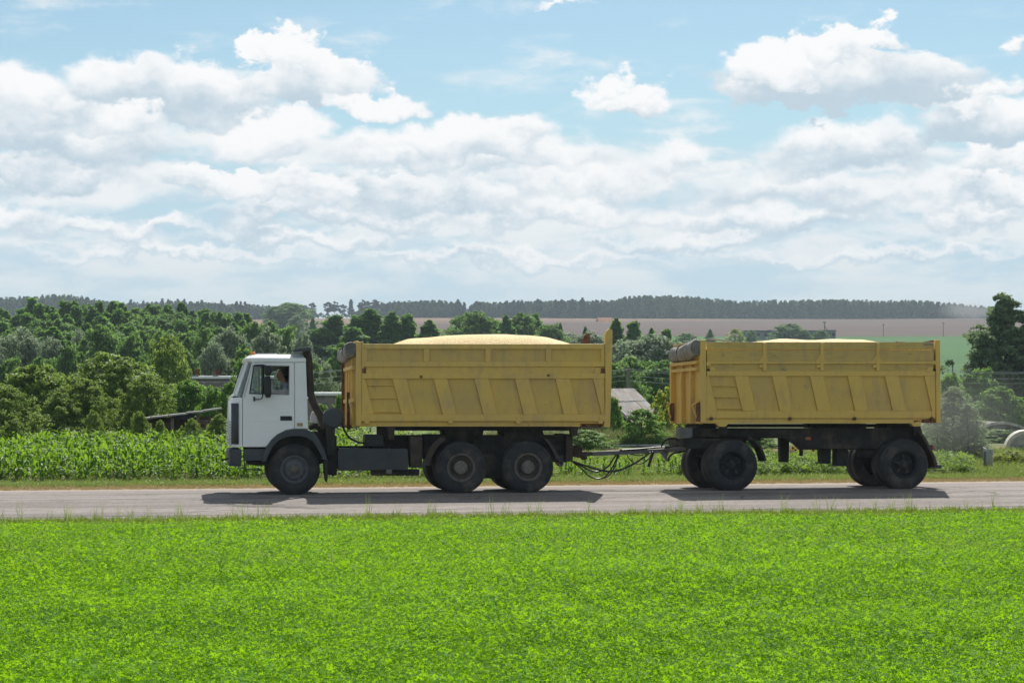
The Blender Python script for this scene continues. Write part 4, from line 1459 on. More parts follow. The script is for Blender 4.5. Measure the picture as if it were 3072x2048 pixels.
# ================================================================== dump truck
TX0, V, V3 = local_frame(884)
TLOC = (TX0, YT, 0.0)
TROT = (TILT, 0, 0)
truck = empty('dump_truck', TLOC, 'white-cab dump truck with yellow tipping body driving on the road', 'truck', rot=TROT)


def PX(pts, d=0.0):
    return [V(p[0], p[1], d) for p in pts]


# ---- cab
b = MB()
win = PX([(760.5, 1095), (869.5, 1096), (868.5, 1185), (747, 1181.5)])
side = PX([(757, 1086), (918, 1086), (922, 1192), (924.5, 1286), (884, 1287), (858, 1292), (830, 1310), (806, 1336), (797, 1341), (728, 1341), (727, 1191)])
win_in = PX([(763, 1097), (868, 1098), (867, 1184), (749, 1180)])
b.prism(side, 0.045, 0.075, [win_in])                      # inner skin, near side
b.prism(side, W - 0.075, W - 0.03, [win_in])               # far side
rp = PX([(885, 1087.5), (918, 1087.5), (922, 1192), (924.5, 1285), (885, 1285)])
b.prism(rp, 0.0, 0.045)                                    # quarter panel behind the door
xr, _ = V(918, 1085)
zt, zb = V(900, 1086)[1], V(900, 1285)[1]
b.box(xr - 0.05, xr, 0.06, W - 0.06, zb, zt)              # back wall
xfl, _ = V(727, 1341)
b.box(xfl, xr, 0.46, W - 0.46, V(800, 1297)[1], V(800, 1290)[1])
# lower front: rounded corner in plan
def plan(px_side, px_front, n=6):
    xs, xf = V(px_side, 1250)[0], V(px_front, 1250)[0]
    pts = []
    for i in range(n + 1):
        t = i / n * math.pi / 2
        pts.append((xs - (xs - xf) * math.sin(t), 0.30 * (1 - math.cos(t))))
    return pts
def ring_at(px_side, px_front, py, inset=0.0):
    z = V(727, py)[1]
    pts = plan(px_side, px_front)
    near = [(x + inset, y + inset, z) for x, y in pts]
    far = [(x + inset, W - y - inset, z) for x, y in reversed(pts)]
    return near + far
b.loft([ring_at(727, 693, 1341), ring_at(727, 689, 1290), ring_at(727, 688, 1262), ring_at(727, 690, 1205), ring_at(727, 695, 1192)])
cab = b.build('cab', M['white'], truck, bevel=0.008, smooth=30)
# roof with chamfered sides and a visor lip
def rr6(py, pxr, pxs, pxf, inset, fin):
    z = V(830, py)[1]
    xr_, xs_, xf_ = V(pxr, py)[0], V(pxs, py)[0], V(pxf, py)[0]
    return [(xr_, inset, z), (xs_, inset, z), (xf_, fin, z), (xf_, W - fin, z), (xs_, W - inset, z), (xr_, W - inset, z)]
b = MB().loft([rr6(1086.5, 918.5, 756, 741, 0.0, 0.24), rr6(1079, 918.5, 753, 736, -0.006, 0.22), rr6(1074, 917, 752, 734, 0.0, 0.22), rr6(1064, 908, 757, 750, 0.17, 0.4), rr6(1061.5, 902, 765, 759, 0.30, 0.5)])
b.build('roof', M['white'], truck, bevel=0.012, smooth=30)
b = MB()
hx0, hz0 = V(774, 1061.5); hx1, hz1 = V(839, 1056.5)
b.box(hx0, hx1, 0.85, 1.55, hz0 - 0.01, hz1)
b.build('roof_hatch', M['lightgrey'], truck, bevel=0.01)
cxb, czb = V(760.5, 1063)
b = MB().tube([(cxb, 0.30, czb - 0.04), (cxb, 0.30, czb), (cxb, 0.30, czb + 0.05), (cxb, 0.30, czb + 0.07)], [0.05, 0.05, 0.05, 0.03], 16)
bc = b.build('beacon', M['amber'], truck, smooth=40)
b = MB().tube([(cxb, 0.30, czb - 0.16), (cxb, 0.30, czb - 0.03)], [0.04, 0.055], 14)
b.build('beacon_base', M['lightgrey'], bc, smooth=40)

# windscreen, wrapped round the corner
def glass_ring(px_side, px_front, py):
    z = V(727, py)[1]
    return [(x, y + 0.01, z) for x, y in plan(px_side, px_front)] + [(x, W - y - 0.01, z) for x, y in reversed(plan(px_side, px_front))]
b = MB().loft([glass_ring(727.5, 703, 1192), glass_ring(756, 740, 1086)], cap=False, closed=False)
ws = b.build('windscreen', M['windscreen'], truck, smooth=60)
b = MB()
for (y0s) in (0.0,):
    p0, p1 = V(727.5, 1192), V(756.5, 1086)
    q0, q1 = V(735, 1192), V(763, 1086)
    for yy in (0.0, W - 0.06):
        b.add([(p0[0], yy, p0[1]), (q0[0], yy, q0[1]), (q1[0], yy, q1[1]), (p1[0], yy, p1[1]),
               (p0[0], yy + 0.06, p0[1]), (q0[0], yy + 0.06, q0[1]), (q1[0], yy + 0.06, q1[1]), (p1[0], yy + 0.06, p1[1])],
              [(0, 1, 2, 3), (7, 6, 5, 4), (0, 4, 5, 1), (1, 5, 6, 2), (2, 6, 7, 3), (3, 7, 4, 0)])
    a0, a1 = V(703, 1192), V(739, 1086)
    b.tube([(a0[0], 0.3, a0[1]), (a1[0], 0.3, a1[1])], 0.018, 6)
    b.tube([(a0[0], W - 0.3, a0[1]), (a1[0], W - 0.3, a1[1])], 0.018, 6)
b.build('pillar', M['white'], truck, bevel=0.006, split=True)
b = MB()
w0, w1 = V3(706, 1190, 0.35), V3(728, 1120, 0.55)
b.tube([V3(702, 1191, 0.9), V3(713, 1160, 0.6), V3(719, 1140, 0.5)], 0.012, 6)
b.box(V(700, 1190)[0], V(716, 1190)[0], 0.12, W - 0.12, V(700, 1193)[1], V(700, 1188)[1])
b.build('wiper', M['black'], ws)

# door, near side
b = MB()
door_out = PX([(758.5, 1088), (883, 1088), (883, 1284.5), (858, 1289), (830, 1307), (806, 1332), (796, 1339.5), (728.5, 1339.5), (729, 1191)])
b.prism(door_out, 0.0, 0.04, [win])
door = b.build('door', M['white'], truck, bevel=0.006)
b = MB()
b.prism(PX([(741, 1261.2), (922, 1261.2), (922, 1263), (741, 1263)]), -0.006, 0.006)
b.build('crease', M['white'], door, bevel=0.002)
b = MB()
b.prism(PX([(843, 1254), (874, 1254.5), (875, 1258.5), (843, 1258)]), -0.03, -0.012)
b.prism(PX([(841, 1247.5), (876.5, 1247.5), (876.5, 1262), (841, 1262)]), -0.004, 0.003)
b.prism(PX([(868, 1253), (875, 1253), (875, 1259), (868, 1259)]), -0.03, 0.01)
b.build('door_handle', M['black'], door, bevel=0.003)
b = MB()
b.prism(PX([(786.5, 1095), (793, 1095), (793, 1183), (786.5, 1182.5)]), 0.012, 0.035)
fr_o = PX([(760.5, 1095), (787, 1095.2), (787, 1182.6), (747, 1181.5)])
fr_i = PX([(763.5, 1098), (784.5, 1098), (784.5, 1179.5), (751, 1178.5)])
b.prism(fr_o, 0.01, 0.03, [fr_i])
b.build('quarter_light_frame', M['black'], door)
b = MB().prism(PX([(762, 1096), (787, 1096), (787, 1182), (748.5, 1181)]), 0.02, 0.024)
b.build('quarter_light', M['glass'], door)
b = MB().prism(PX([(792, 1168), (869, 1168), (868.5, 1185), (791, 1183.5)]), 0.03, 0.034)
b.build('lowered_window_pane', M['glass'], door)
# far door window
b = MB().prism(win_in, W - 0.055, W - 0.05)
b.build('far_door_window', M['glass'], truck)
b = MB().prism(PX([(787, 1097), (793, 1097), (793, 1184), (787, 1183)]), W - 0.07, W - 0.045)
b.build('far_window_bar', M['black'], truck)
# marker lamp
b = MB().prism(PX([(891, 1268), (908, 1268), (908, 1278), (891, 1278)]), -0.02, 0.005)
b.build('marker_lamp', M['marker'], truck, bevel=0.004)
# front corner grille, bumper, slats
def plan_off(px_a, px_b, off, py):
    z = V(727, py)[1]
    pts = [p for p in plan(727, 688, 12)]
    xa, xb = V(px_a, 1250)[0], V(px_b, 1250)[0]
    return [(x - off * 0.7, y - off, z) for x, y in pts if xb - 0.001 <= x <= xa + 0.02]
for mir in (0, 1):
    ra, rb = plan_off(719, 694, 0.012, 1332), plan_off(719, 694, 0.012, 1209)
    if mir:
        ra = [(x, W - y, z) for x, y, z in ra]; rb = [(x, W - y, z) for x, y, z in rb]
    b = MB().loft([ra, rb], cap=False, closed=False)
    g = b.build('corner_grille', M['plastic'], truck, smooth=50)
    s = g.modifiers.new('solid', 'SOLIDIFY'); s.thickness = 0.02; s.offset = 0
b = MB()
for i in range(9):
    py = 1262 + i * 8.6
    x, z = V(684 + i * 0.4, py)
    b.box(x, x + 0.08, 0.16, W - 0.16, z - 0.032, z)
b.build('grille_slats', M['lightgrey'], truck, bevel=0.004)
b = MB()
x0, z0 = V(686, 1398); x1, z1 = V(724.5, 1347)
b.loft([[(x0 + 0.03, 0.05, z0), (x1, 0.0, z0), (x1, W, z0), (x0 + 0.03, W - 0.05, z0)],
        [(x0, 0.05, z0 + 0.05), (x1, 0.0, z0 + 0.05), (x1, W, z0 + 0.05), (x0, W - 0.05, z0 + 0.05)],
        [(x0, 0.05, z1), (x1, 0.0, z1), (x1, W, z1), (x0, W - 0.05, z1)]])
bmp = b.build('bumper', M['plastic'], truck, bevel=0.02)
x2, z2 = V(690, 1386); x3, z3 = V(694.5, 1357)
b = MB().box(x2 - 0.012, x2 + 0.025, 0.045, 0.2, z2, z3)
b.build('indicator', M['redlens'], bmp, bevel=0.004)
b = MB().tube([V3(690, 1371, 0.5), V3(676, 1376, 0.45), V3(665, 1379, 0.4)], 0.018, 6)
b.build('tow_hook', M['black'], bmp)
b = MB()
b.prism(PX([(731, 1346), (797, 1346), (792, 1381), (731, 1381)]), 0.03, 0.2)
b.build('step_panel', M['fender'], truck, bevel=0.01)
b = MB()
b.tube([V3(733, 1380, 0.06), V3(734, 1407, 0.06), V3(785, 1409, 0.06)], 0.013, 6)
b.box(V(735, 1400)[0], V(785, 1400)[0], 0.05, 0.22, V(735, 1410)[1], V(735, 1407.5)[1])
b.build('step', M['black'], truck)
b = MB().tube(smooth_path([V3(703, 1183, 0.3), V3(697, 1183, 0.3), V3(692, 1190, 0.3), V3(694, 1197, 0.3)]), 0.014, 6)
b.tube(smooth_path([V3(700, 1187, 0.2), V3(690, 1188, 0.2), V3(688, 1200, 0.2)]), 0.012, 6)
b.build('grab_handle', M['white'], truck, smooth=True, split=True)
b = MB()
b.box(V(917, 1190)[0], V(925, 1190)[0], -0.012, 0.03, V(917, 1196)[1], V(917, 1190)[1])
b.build('hinge', M['white'], truck, bevel=0.006)

# mirrors
b = MB()
b.tube(smooth_path([V3(763, 1095, -0.01), V3(785, 1094, -0.12), V3(797, 1096, -0.16)], 4), 0.012, 6)
b.tube(smooth_path([V3(797, 1096, -0.16), V3(788, 1104, -0.17), V3(788, 1150, -0.17), V3(788, 1188, -0.16), V3(781, 1197, -0.13), V3(765, 1197.5, -0.02)], 5), 0.012, 6)
b.prism(PX([(759.5, 1190), (765.5, 1190), (765.5, 1204), (760.5, 1202)]), -0.04, 0.0)
mir = b.build('mirror_arm', M['black'], truck, smooth=50)
def mirror_head(pts, d0, d1):
    o = MB()
    c = Vector((sum(p[0] for p in pts) / len(pts), sum(p[1] for p in pts) / len(pts)))
    r = []
    for (d, k) in ((d0, 0.72), (d0 + 0.02, 0.95), ((d0 + d1) / 2, 1.0), (d1 - 0.01, 0.97), (d1, 0.8)):
        ring = []
        for p in pts:
            q = (c.x + (p[0] - c.x) * k, c.y + (p[1] - c.y) * k)
            x, z = V(q[0], q[1])
            ring.append((x, d, z))
        r.append(ring)
    o.loft(r)
    return o
mirror_head([(793, 1100), (798, 1096), (811, 1096), (814, 1101), (813.5, 1121), (810, 1127), (799, 1127), (793, 1121)], -0.26, -0.02).build('upper_mirror', M['black'], truck, smooth=40)
mirror_head([(790, 1137), (794, 1129), (809, 1128), (813, 1137), (813, 1186), (809, 1193), (797, 1193), (791, 1178)], -0.28, -0.02).build('lower_mirror', M['black'], truck, smooth=40)

# mudguards over the front wheel
outer = [(786, 1385), (791, 1360), (800, 1338), (814, 1318), (832, 1302), (856, 1290.5), (884, 1286.5), (920, 1287), (938, 1294), (955, 1313), (968, 1338), (977, 1362), (981.5, 1379)]
inner = [(968, 1379.5), (962, 1362), (951, 1341), (938, 1323), (922, 1313), (900, 1308), (878, 1307.5), (856, 1311), (836, 1321), (818, 1340), (806, 1362), (798, 1383)]
b = MB()
b.prism(PX(outer + inner), -0.03, 0.02)
b.build('front_mudguard', M['fender'], truck, bevel=0.008)
b = MB()
o2 = PX(outer)
i2 = [(x * 0.985 + V(884, 1400)[0] * 0.015, z - 0.02) for x, z in o2]
for k in range(len(o2) - 1):
    for (y0_, y1_) in ((0.0, 0.45), (W - 0.45, W + 0.03)):
        pa, pb, qa, qb = o2[k], o2[k + 1], i2[k], i2[k + 1]
        b.add([(pa[0], y0_, pa[1]), (pb[0], y0_, pb[1]), (pb[0], y1_, pb[1]), (pa[0], y1_, pa[1]), (qa[0], y0_, qa[1]), (qb[0], y0_, qb[1]), (qb[0], y1_, qb[1]), (qa[0], y1_, qa[1])],
              [(0, 1, 2, 3), (7, 6, 5, 4), (0, 4, 5, 1), (1, 5, 6, 2), (2, 6, 7, 3), (3, 7, 4, 0)])
b.build('wheel_arch_liner', M['chassis'], truck, recalc=True, split=True)
b = MB()
b.prism(PX([(735, 1343), (792, 1343), (820, 1312), (850, 1296), (925, 1292), (985, 1310), (990, 1385), (900, 1400), (745, 1392)], 0.45), 0.42, W - 0.42)
b.build('engine_bay', M['chassis'], truck)
b = MB().prism(PX([(973, 1379), (984, 1379), (983.5, 1435), (981, 1447), (977, 1440)]), 0.02, 0.42)
b.build('mud_flap', M['black'], truck, bevel=0.004)

# intake snorkel
b = MB()
path = [V3(919, 1052, 0.18), V3(925.5, 1075, 0.18), V3(927.5, 1110, 0.18), V3(930, 1150, 0.18), V3(932, 1180, 0.18), V3(941, 1208, 0.18), V3(957, 1238, 0.18), V3(966, 1256, 0.2), V3(972, 1276, 0.24)]
b.tube(smooth_path(path, 4), [0.085 - 0.00006 * i for i in range(33)], 14)
sn = b.build('intake_pipe', M['chassis_brown'], truck, smooth=50)
b = MB()
cap_o = PX([(876, 1054.5), (886, 1047), (905, 1042.5), (931, 1040.5), (933, 1048), (935, 1049), (933, 1052.5), (900, 1054.5), (885, 1056)])
b.prism(cap_o, -0.06, 0.4)
b.build('intake_cap', M['fender'], sn, bevel=0.02)
cx_, cz_ = V(1000.7, 1253.7)
b = MB().lathe([(0.001, -0.005), (0.19, -0.005), (0.207, 0.015), (0.21, 0.05), (0.21, 0.55), (0.2, 0.58), (0.001, 0.58)], cx_, cz_, 40, 1, 0.06)
af = b.build('air_filter', M['plastic'], truck, smooth=40)
b = MB().lathe([(0.212, 0.04), (0.222, 0.045), (0.222, 0.065), (0.212, 0.07)], cx_, cz_, 40, 1, 0.06)
b.build('clamp_ring', M['steel'], af, smooth=40)
b = MB()
b.prism(PX([(981, 1280), (1008, 1280), (1006, 1365), (983, 1365)]), 0.2, 0.42)
b.prism(PX([(975, 1340), (1014, 1340), (1014, 1425), (1004, 1428), (975, 1422)]), 0.28, 0.6)
b.build('bracket', M['chassis'], truck, bevel=0.006)
# engine and pipes behind the cab
b = MB()
b.prism(PX([(928, 1292), (975, 1296), (1018, 1308), (1018, 1340), (928, 1345)]), 0.7, 1.8)
b.tube(smooth_path([V3(928, 1283, 0.6), V3(945, 1274, 0.62), V3(958, 1284, 0.65), V3(966, 1300, 0.7), V3(975, 1320, 0.7)]), 0.055, 10)
b.tube(smooth_path([V3(970, 1278, 0.5), V3(985, 1296, 0.55), V3(990, 1330, 0.6)]), 0.07, 10)
b.build('engine', M['chassis_brown'], truck, smooth=40)
b = MB()
b.loft([[V3(931, 1266, 0.6), V3(957, 1270, 0.6), V3(957, 1270, 1.0), V3(931, 1266, 1.0)],
        [V3(930, 1250, 0.6), V3(952, 1250, 0.6), V3(952, 1250, 1.0), V3(930, 1250, 1.0)],
        [V3(935, 1233, 0.65), V3(943, 1231, 0.65), V3(943, 1231, 0.95), V3(935, 1233, 0.95)]])
b.build('coolant_tank', M['lightgrey'], truck, bevel=0.02, smooth=40)

# chassis
b = MB()
for d in (0.82, 1.60):
    x0, z0 = V(735, 1380, d); x1, z1 = V(1708, 1335, d)
    b.box(x0, x1, d, d + 0.08, V(1100, 1368, d)[1], V(1100, 1334, d)[1])
for px in (900, 1110, 1240, 1480, 1690):
    x, z = V(px, 1350, 1.0)
    b.box(x - 0.05, x + 0.05, 0.83, 1.67, z - 0.09, z + 0.09)
b.build('chassis_frame', M['chassis'], truck)
b = MB()
for px in (883.7, 1384.3, 1586):
    x, z = V(px, 1403, 0.5)
    b.tube([(x, 0.3, 0.53), (x, W - 0.3, 0.53)], 0.085, 10)
    b.tube([(x, W / 2 - 0.22, 0.53), (x, W / 2, 0.53), (x, W / 2 + 0.22, 0.53)], [0.1, 0.24, 0.1], 14)
b.build('axle', M['chassis'], truck, smooth=40, split=True)
b = MB()
b.prism(PX([(1290, 1330), (1700, 1330), (1700, 1372), (1668, 1384), (1640, 1350), (1600, 1345), (1500, 1420), (1470, 1420), (1380, 1350), (1330, 1345), (1290, 1395)], 0.75), 0.72, 1.78)
b.prism(PX([(1440, 1360), (1530, 1360), (1520, 1432), (1450, 1432)], 0.7), 0.66, 0.8)
b.build('leaf_spring_bogie', M['chassis'], truck)
b = MB()
b.prism(PX([(1021, 1344.5), (1220, 1344.5), (1226, 1351), (1226, 1405), (1221, 1411), (1020, 1411), (1014.6, 1405), (1014.6, 1351)]), 0.06, 0.68)
tank = b.build('fuel_tank', M['tank'], truck, bevel=0.02)
b = MB()
for px in (1062, 1165):
    b.prism(PX([(px, 1343.5), (px + 7, 1343.5), (px + 7, 1412), (px, 1412)]), 0.053, 0.69)
b.build('tank_strap', M['tank'], tank, split=True)
b = MB()
x, z = V(1168, 1408); b.box(x - 0.06, x + 0.06, 0.03, 0.2, z - 0.09, z)
x, z = V(1080, 1409); b.box(x - 0.04, x + 0.04, 0.05, 0.2, z - 0.05, z)
b.build('tank_bracket', M['hub'], tank, bevel=0.01, split=True)
b = MB()
b.prism(PX([(1100, 1303), (1157, 1303), (1157, 1339), (1100, 1339)]), 0.35, 0.8)
b.build('battery_box', M['black'], truck, bevel=0.008)
b = MB()
b.prism(PX([(1233, 1309), (1269, 1309), (1269, 1403), (1233, 1403)]), 0.10, 0.5)
b.build('air_tank_box', M['chassis_brown'], truck, bevel=0.015)
b = MB()
b.prism(PX([(1119, 1411), (1264, 1409), (1262, 1427), (1122, 1427)]), 0.3, 0.7)
b.build('underframe', M['chassis'], truck)
b = MB()
b.tube(smooth_path([V3(1024, 1262, 0.25), V3(1034, 1290, 0.3), V3(1052, 1314, 0.35), V3(1080, 1326, 0.4), V3(1110, 1327, 0.45)]), 0.022, 8)
b.tube(smooth_path([V3(1100, 1327, 0.3), V3(1104, 1340, 0.2), V3(1118, 1348, 0.1)]), 0.014, 6)
b.build('air_hose', M['black'], truck, smooth=True)
# rear mudguards: curved strips
def curved_strip(pts, t, d0, d1):
    P0 = PX(pts)
    o = MB()
    n = []
    for i, p in enumerate(P0):
        a = Vector(P0[max(i - 1, 0)]); c = Vector(P0[min(i + 1, len(P0) - 1)])
        tt = (c - a).normalized(); n.append(Vector((-tt.y, tt.x)))
    up_ = [(p[0] + m_.x * t, p[1] + m_.y * t) for p, m_ in zip(P0, n)]
    o.prism(P0 + up_[::-1], d0, d1)
    return o
for (pts) in ([(1291, 1394), (1296, 1372), (1306, 1350), (1320, 1332), (1340, 1316)], [(1642, 1318), (1655, 1333), (1667, 1352), (1676, 1370), (1681, 1384)]):
    curved_strip(pts, 0.02, 0.02, 0.68).build('rear_mudguard', M['fender'], truck, bevel=0.004)
    q = pts if pts[0][0] < 1400 else pts
    MB().prism(PX(q) + [V(p[0] - 18 if p[0] < 1400 else p[0] - 12, p[1] - 6) for p in reversed(q)], 0.0, 0.02).build('mudguard_edge', M['chassis_brown'], truck)
b = MB()
b.prism(PX([(1672, 1365), (1692, 1365), (1690, 1392), (1684, 1398), (1676, 1385)], 0.1), 0.1, 0.62)
b.build('rear_flap', M['black'], truck)
b = MB()
b.prism(PX([(1700, 1300), (1719, 1300), (1719, 1382), (1696, 1384)], 0.5), 0.5, 2.0)
b.prism(PX([(1719, 1337), (1740, 1331), (1746, 1338), (1746, 1352), (1776, 1352), (1776, 1362), (1758, 1366), (1758, 1372), (1740, 1370), (1719, 1365)], 1.1), 1.05, 1.4)
b.prism(PX([(1745, 1366), (1760, 1364), (1765, 1372), (1752, 1377)], 1.1), 1.1, 1.35)
b.build('tow_hitch', M['chassis_brown'], truck, bevel=0.01)
b = MB()
b.prism(PX([(1712, 1280), (1736, 1280), (1732, 1306), (1715, 1306)], 0.3), 0.3, 0.5)
b.prism(PX([(1156, 1270), (1193, 1270), (1186, 1291), (1167, 1291)]), 0.08, 0.3)
b.prism(PX([(1166, 1290), (1186, 1290), (1184, 1318), (1168, 1318)]), 0.1, 0.35)
b.build('body_mount', M['chassis_brown'], truck, split=True)
b = MB()
b.prism(PX([(1135, 1276), (1163, 1276), (1163, 1308), (1135, 1306)], 0.5), 0.5, 0.9)
b.prism(PX([(1330, 1276), (1455, 1276), (1440, 1335), (1345, 1335)], 0.8), 0.8, 1.7)
b.prism(PX([(1510, 1276), (1625, 1276), (1632, 1300), (1620, 1335), (1520, 1335)], 0.75), 0.75, 1.75)
b.prism(PX([(1190, 1276), (1712, 1276), (1712, 1289), (1190, 1289)], 0.85), 0.85, 1.65)
b.prism(PX([(1100, 1303), (1715, 1302), (1715, 1340), (1100, 1340)], 0.8), 0.8, 1.7)
b.prism(PX([(1272, 1300), (1335, 1300), (1318, 1330), (1296, 1360), (1272, 1375)], 0.6), 0.6, 1.0)
b.build('subframe', M['chassis'], truck)

# ---- yellow tipping body
def cargo(root, mats, spec):
    """body of upright sides: a shell with posts, rails, slanted ribs and sunk panels on it"""
    my, mw = mats
    x0, x1 = V_(spec['x0'], 1150)[0], V_(spec['x1'], 1150)[0]
    zt = V_(spec['xm'], spec['top'])[1]; zb = V_(spec['xm'], spec['beam'][1])[1]
    zp1 = V_(spec['xm'], spec['up'][1])[1]
    o = MB()
    o.box(x0 + 0.04, x1 - 0.04, 0.09, W - 0.09, zb + 0.1, zb + 0.16)          # floor
    o.box(x0 + 0.02, x0 + 0.07, 0.07, W - 0.07, zb, zt)                        # front wall
    o.box(x1 - 0.09, x1 - 0.03, 0.07, W - 0.07, zb, zt - 0.02)                 # tailgate
    o.box(x0 + 0.06, x1 - 0.08, W - 0.075, W - 0.035, zb, zt)                  # far side
    for i in range(9):
        xx = x0 + 0.3 + (x1 - x0 - 0.6) * i / 8
        o.box(xx - 0.06, xx + 0.06, W - 0.035, W - 0.0, zb, zt)
    o.box(x0 + 0.05, x1 - 0.06, 0.06, 0.09, zb + 0.05, zp1 + 0.02)             # near side, lower skin behind the panels
    body = o.build('cargo_body', my, root, bevel=0.006)
    rect = lambda a, b_, c, d: PXv([(a, c), (b_, c), (b_, d), (a, d)])
    def piece(nm, poly, d0, d1, mat=my, bev=0.008):
        return MB().prism(poly, d0, d1).build(nm, mat, body, bevel=bev)
    # rails
    for nm, a, b_, c, d, d0, d1 in spec['rails']:
        piece(nm, rect(a, b_, c, d), d0, d1)
    # slanted ribs
    t0, t1 = spec['rib_y']
    for (a, b_, c, d) in spec['ribs']:
        piece('rib', PXv([(a, t0), (b_, t0), (d, t1), (c, t1)]), 0.0, 0.058)
    for poly in spec['gussets']:
        piece('corner_plate', PXv(poly), 0.004, 0.058)
    # sunk panels between the ribs, one by one
    edges = spec['panel_edges']
    for (a, b_, c, d) in edges:
        g = 0.6
        piece('panel', PXv([(a + g, t0 - 3), (b_ - g, t0 - 3), (d - g, t1 + 3), (c + g, t1 + 3)]), 0.044, 0.062, M['yellow_panel'], 0.0)
    return body, piece, rect, (x0, x1, zb, zt)


V_, PXv = V, PX
ribx = [(1178, 1220, 1205.5, 1246.8), (1301.5, 1342.8, 1329.4, 1370.2), (1424, 1466.7, 1451.5, 1493.5), (1546, 1587.5, 1572, 1615), (1668, 1710, 1692, 1735)]
lefts = [(1095.7, 1123)] + [(r[1], r[3]) for r in ribx]
rights = [(r[0], r[2]) for r in ribx] + [(1780.6, 1806)]
spec = dict(x0=1070, x1=1838, xm=1450, top=1031, beam=(1263, 1279), up=(1046, 1100), rib_y=(1135, 1243),
            rails=[('top_rail', 1091, 1816, 1031, 1046.5, 0.0, 0.075), ('middle_rail', 1091, 1816, 1084.5, 1099.5, 0.0, 0.06),
                   ('side_rail', 1087, 1816, 1119.6, 1135.5, -0.012, 0.06), ('bottom_rail', 1083, 1816, 1243, 1263.2, -0.03, 0.06),
                   ('floor_beam', 1083, 1742, 1263.8, 1279, 0.03, 0.12)],
            ribs=ribx,
            gussets=[[(1087, 1135), (1095.7, 1135), (1123, 1243), (1084, 1243)], [(1780.6, 1135), (1815.5, 1135), (1815.5, 1243), (1807, 1243)]],
            panel_edges=[(l[0], r[0], l[1], r[1]) for l, r in zip(lefts, rights)])
body, piece, rect, (bx0, bx1, bzb, bzt) = cargo(truck, (M['yellow'], M['yellow']), spec)
for (a, c) in ((1091, 1102.4), (1272.5, 1289), (1457.7, 1473.7), (1640, 1655.6), (1804.4, 1816)):
    piece('upright', rect(a, c, 1046.5, 1084.5), 0.0, 0.06)
for (a, c) in ((1102.4, 1272.5), (1289, 1457.7), (1473.7, 1640), (1655.6, 1804.4)):
    piece('upper_panel', rect(a, c, 1045, 1086), 0.045, 0.062, M['yellow_panel'], 0)
piece('sunk_band', rect(1100, 1790, 1098, 1121), 0.035, 0.06, M['yellow'], 0)
piece('hinge_bracket', PX([(1098.5, 1107), (1114, 1107), (1120, 1120), (1098.5, 1120)]), 0.0, 0.05)
piece('hinge_bracket', PX([(1783, 1120), (1789, 1103), (1803, 1103), (1803, 1120)]), 0.0, 0.05)
for px in (1087, 1808):
    piece('hinge_pin', rect(px, px + 11, 1105, 1118), -0.015, 0.06, M['rust'])
for (c, xa, xb) in ((1153, 1100, 1183), (1156, 1101, 1184), (1192, 1110, 1193), (1196, 1111, 1194), (1233, 1120, 1203), (1239, 1122, 1204)):
    if c in (1153, 1192, 1233):
        piece('ladder_rung', rect(xa, xb, c, c + 3.2), 0.004, 0.05)
for (px, py) in ((1155, 1213), (1281, 1213), (1402, 1211), (1524, 1211), (1641, 1209), (1758, 1207)):
    x, z = V(px, py)
    MB().lathe([(0.03, 0.045), (0.026, 0.036), (0.012, 0.03), (0.001, 0.03)], x, z, 10).build('bolt', M['yellow'], body, smooth=40)
for (px, py) in ((1264, 1129.5), (1646, 1125.5)):
    x, z = V(px, py)
    MB().lathe([(0.012, -0.014), (0.012, -0.03), (0.028, -0.03), (0.028, -0.012)], x, z, 12).build('eyelet', M['rust'], body, smooth=40)
for px in (1101, 1352, 1555, 1802):
    piece('drop_side_hinge', PX([(px - 5, 1248), (px + 5, 1248), (px + 5, 1262), (px + 8, 1262), (px + 6, 1271), (px - 6, 1271), (px - 8, 1262), (px - 5, 1262)]), -0.05, 0.02)
piece('corner_post', rect(1068.7, 1084, 1024.5, 1277), -0.025, 0.11)
piece('corner_post', rect(1084.6, 1091.5, 1023.5, 1243), -0.005, 0.08)
piece('corner_post', PX([(1816.5, 1003), (1822, 992), (1829.5, 984.6), (1838, 988), (1839, 995), (1834, 1200), (1830, 1281), (1812, 1281), (1817, 1200)]), -0.03, 0.09)
piece('corner_post', PX([(1816.5, 1003), (1822, 992), (1829.5, 984.6), (1838, 988), (1839, 995), (1834, 1200), (1830, 1281), (1812, 1281), (1817, 1200)]), W - 0.09, W + 0.02, M['rust'])
piece('tailgate_brace', PX([(1815, 1024), (1770, 1030), (1815, 1034)], 0), 1.9, 2.3, M['chassis_brown'], 0)
piece('tail_hook', PX([(1742, 1264), (1812, 1264), (1812, 1281), (1795, 1277), (1745, 1272)]), 0.15, 0.3, M['rust'], 0.004)
# front wall stiffeners
fx = bx0
def fwall(nm, d0, d1, z0, z1, t, mat=M['yellow']):
    MB().box(fx - t, fx + 0.02, d0, d1, z0, z1).build(nm, mat, body, bevel=0.006)
for d in (0.35, 0.75, 1.25, 1.75, 2.15):
    fwall('front_rib', d - 0.05, d + 0.05, bzb, bzt - 0.25, 0.075)
for py in (1100, 1200):
    z = V(1069, py)[1]
    fwall('front_rail', 0.1, W - 0.1, z - 0.05, z + 0.03, 0.095)
MB().box(fx - 0.13, fx - 0.03, W - 0.12, W - 0.02, bzb - 0.03, bzt - 0.3).build('corner_post', M['rust'], body, bevel=0.01)
MB().box(fx - 0.13, fx - 0.06, 0.9, 1.0, bzb - 0.05, bzb + 0.75).build('hoist_bracket', M['rust'], body, bevel=0.01)
MB().tube([V3(1062, 1198, -0.02) , V3(1050, 1208, 0.0), V3(1056, 1240, 0.02), V3(1058, 1272, 0.05)], 0.02, 6).build('latch_bar', M['yellow'], body, smooth=True)
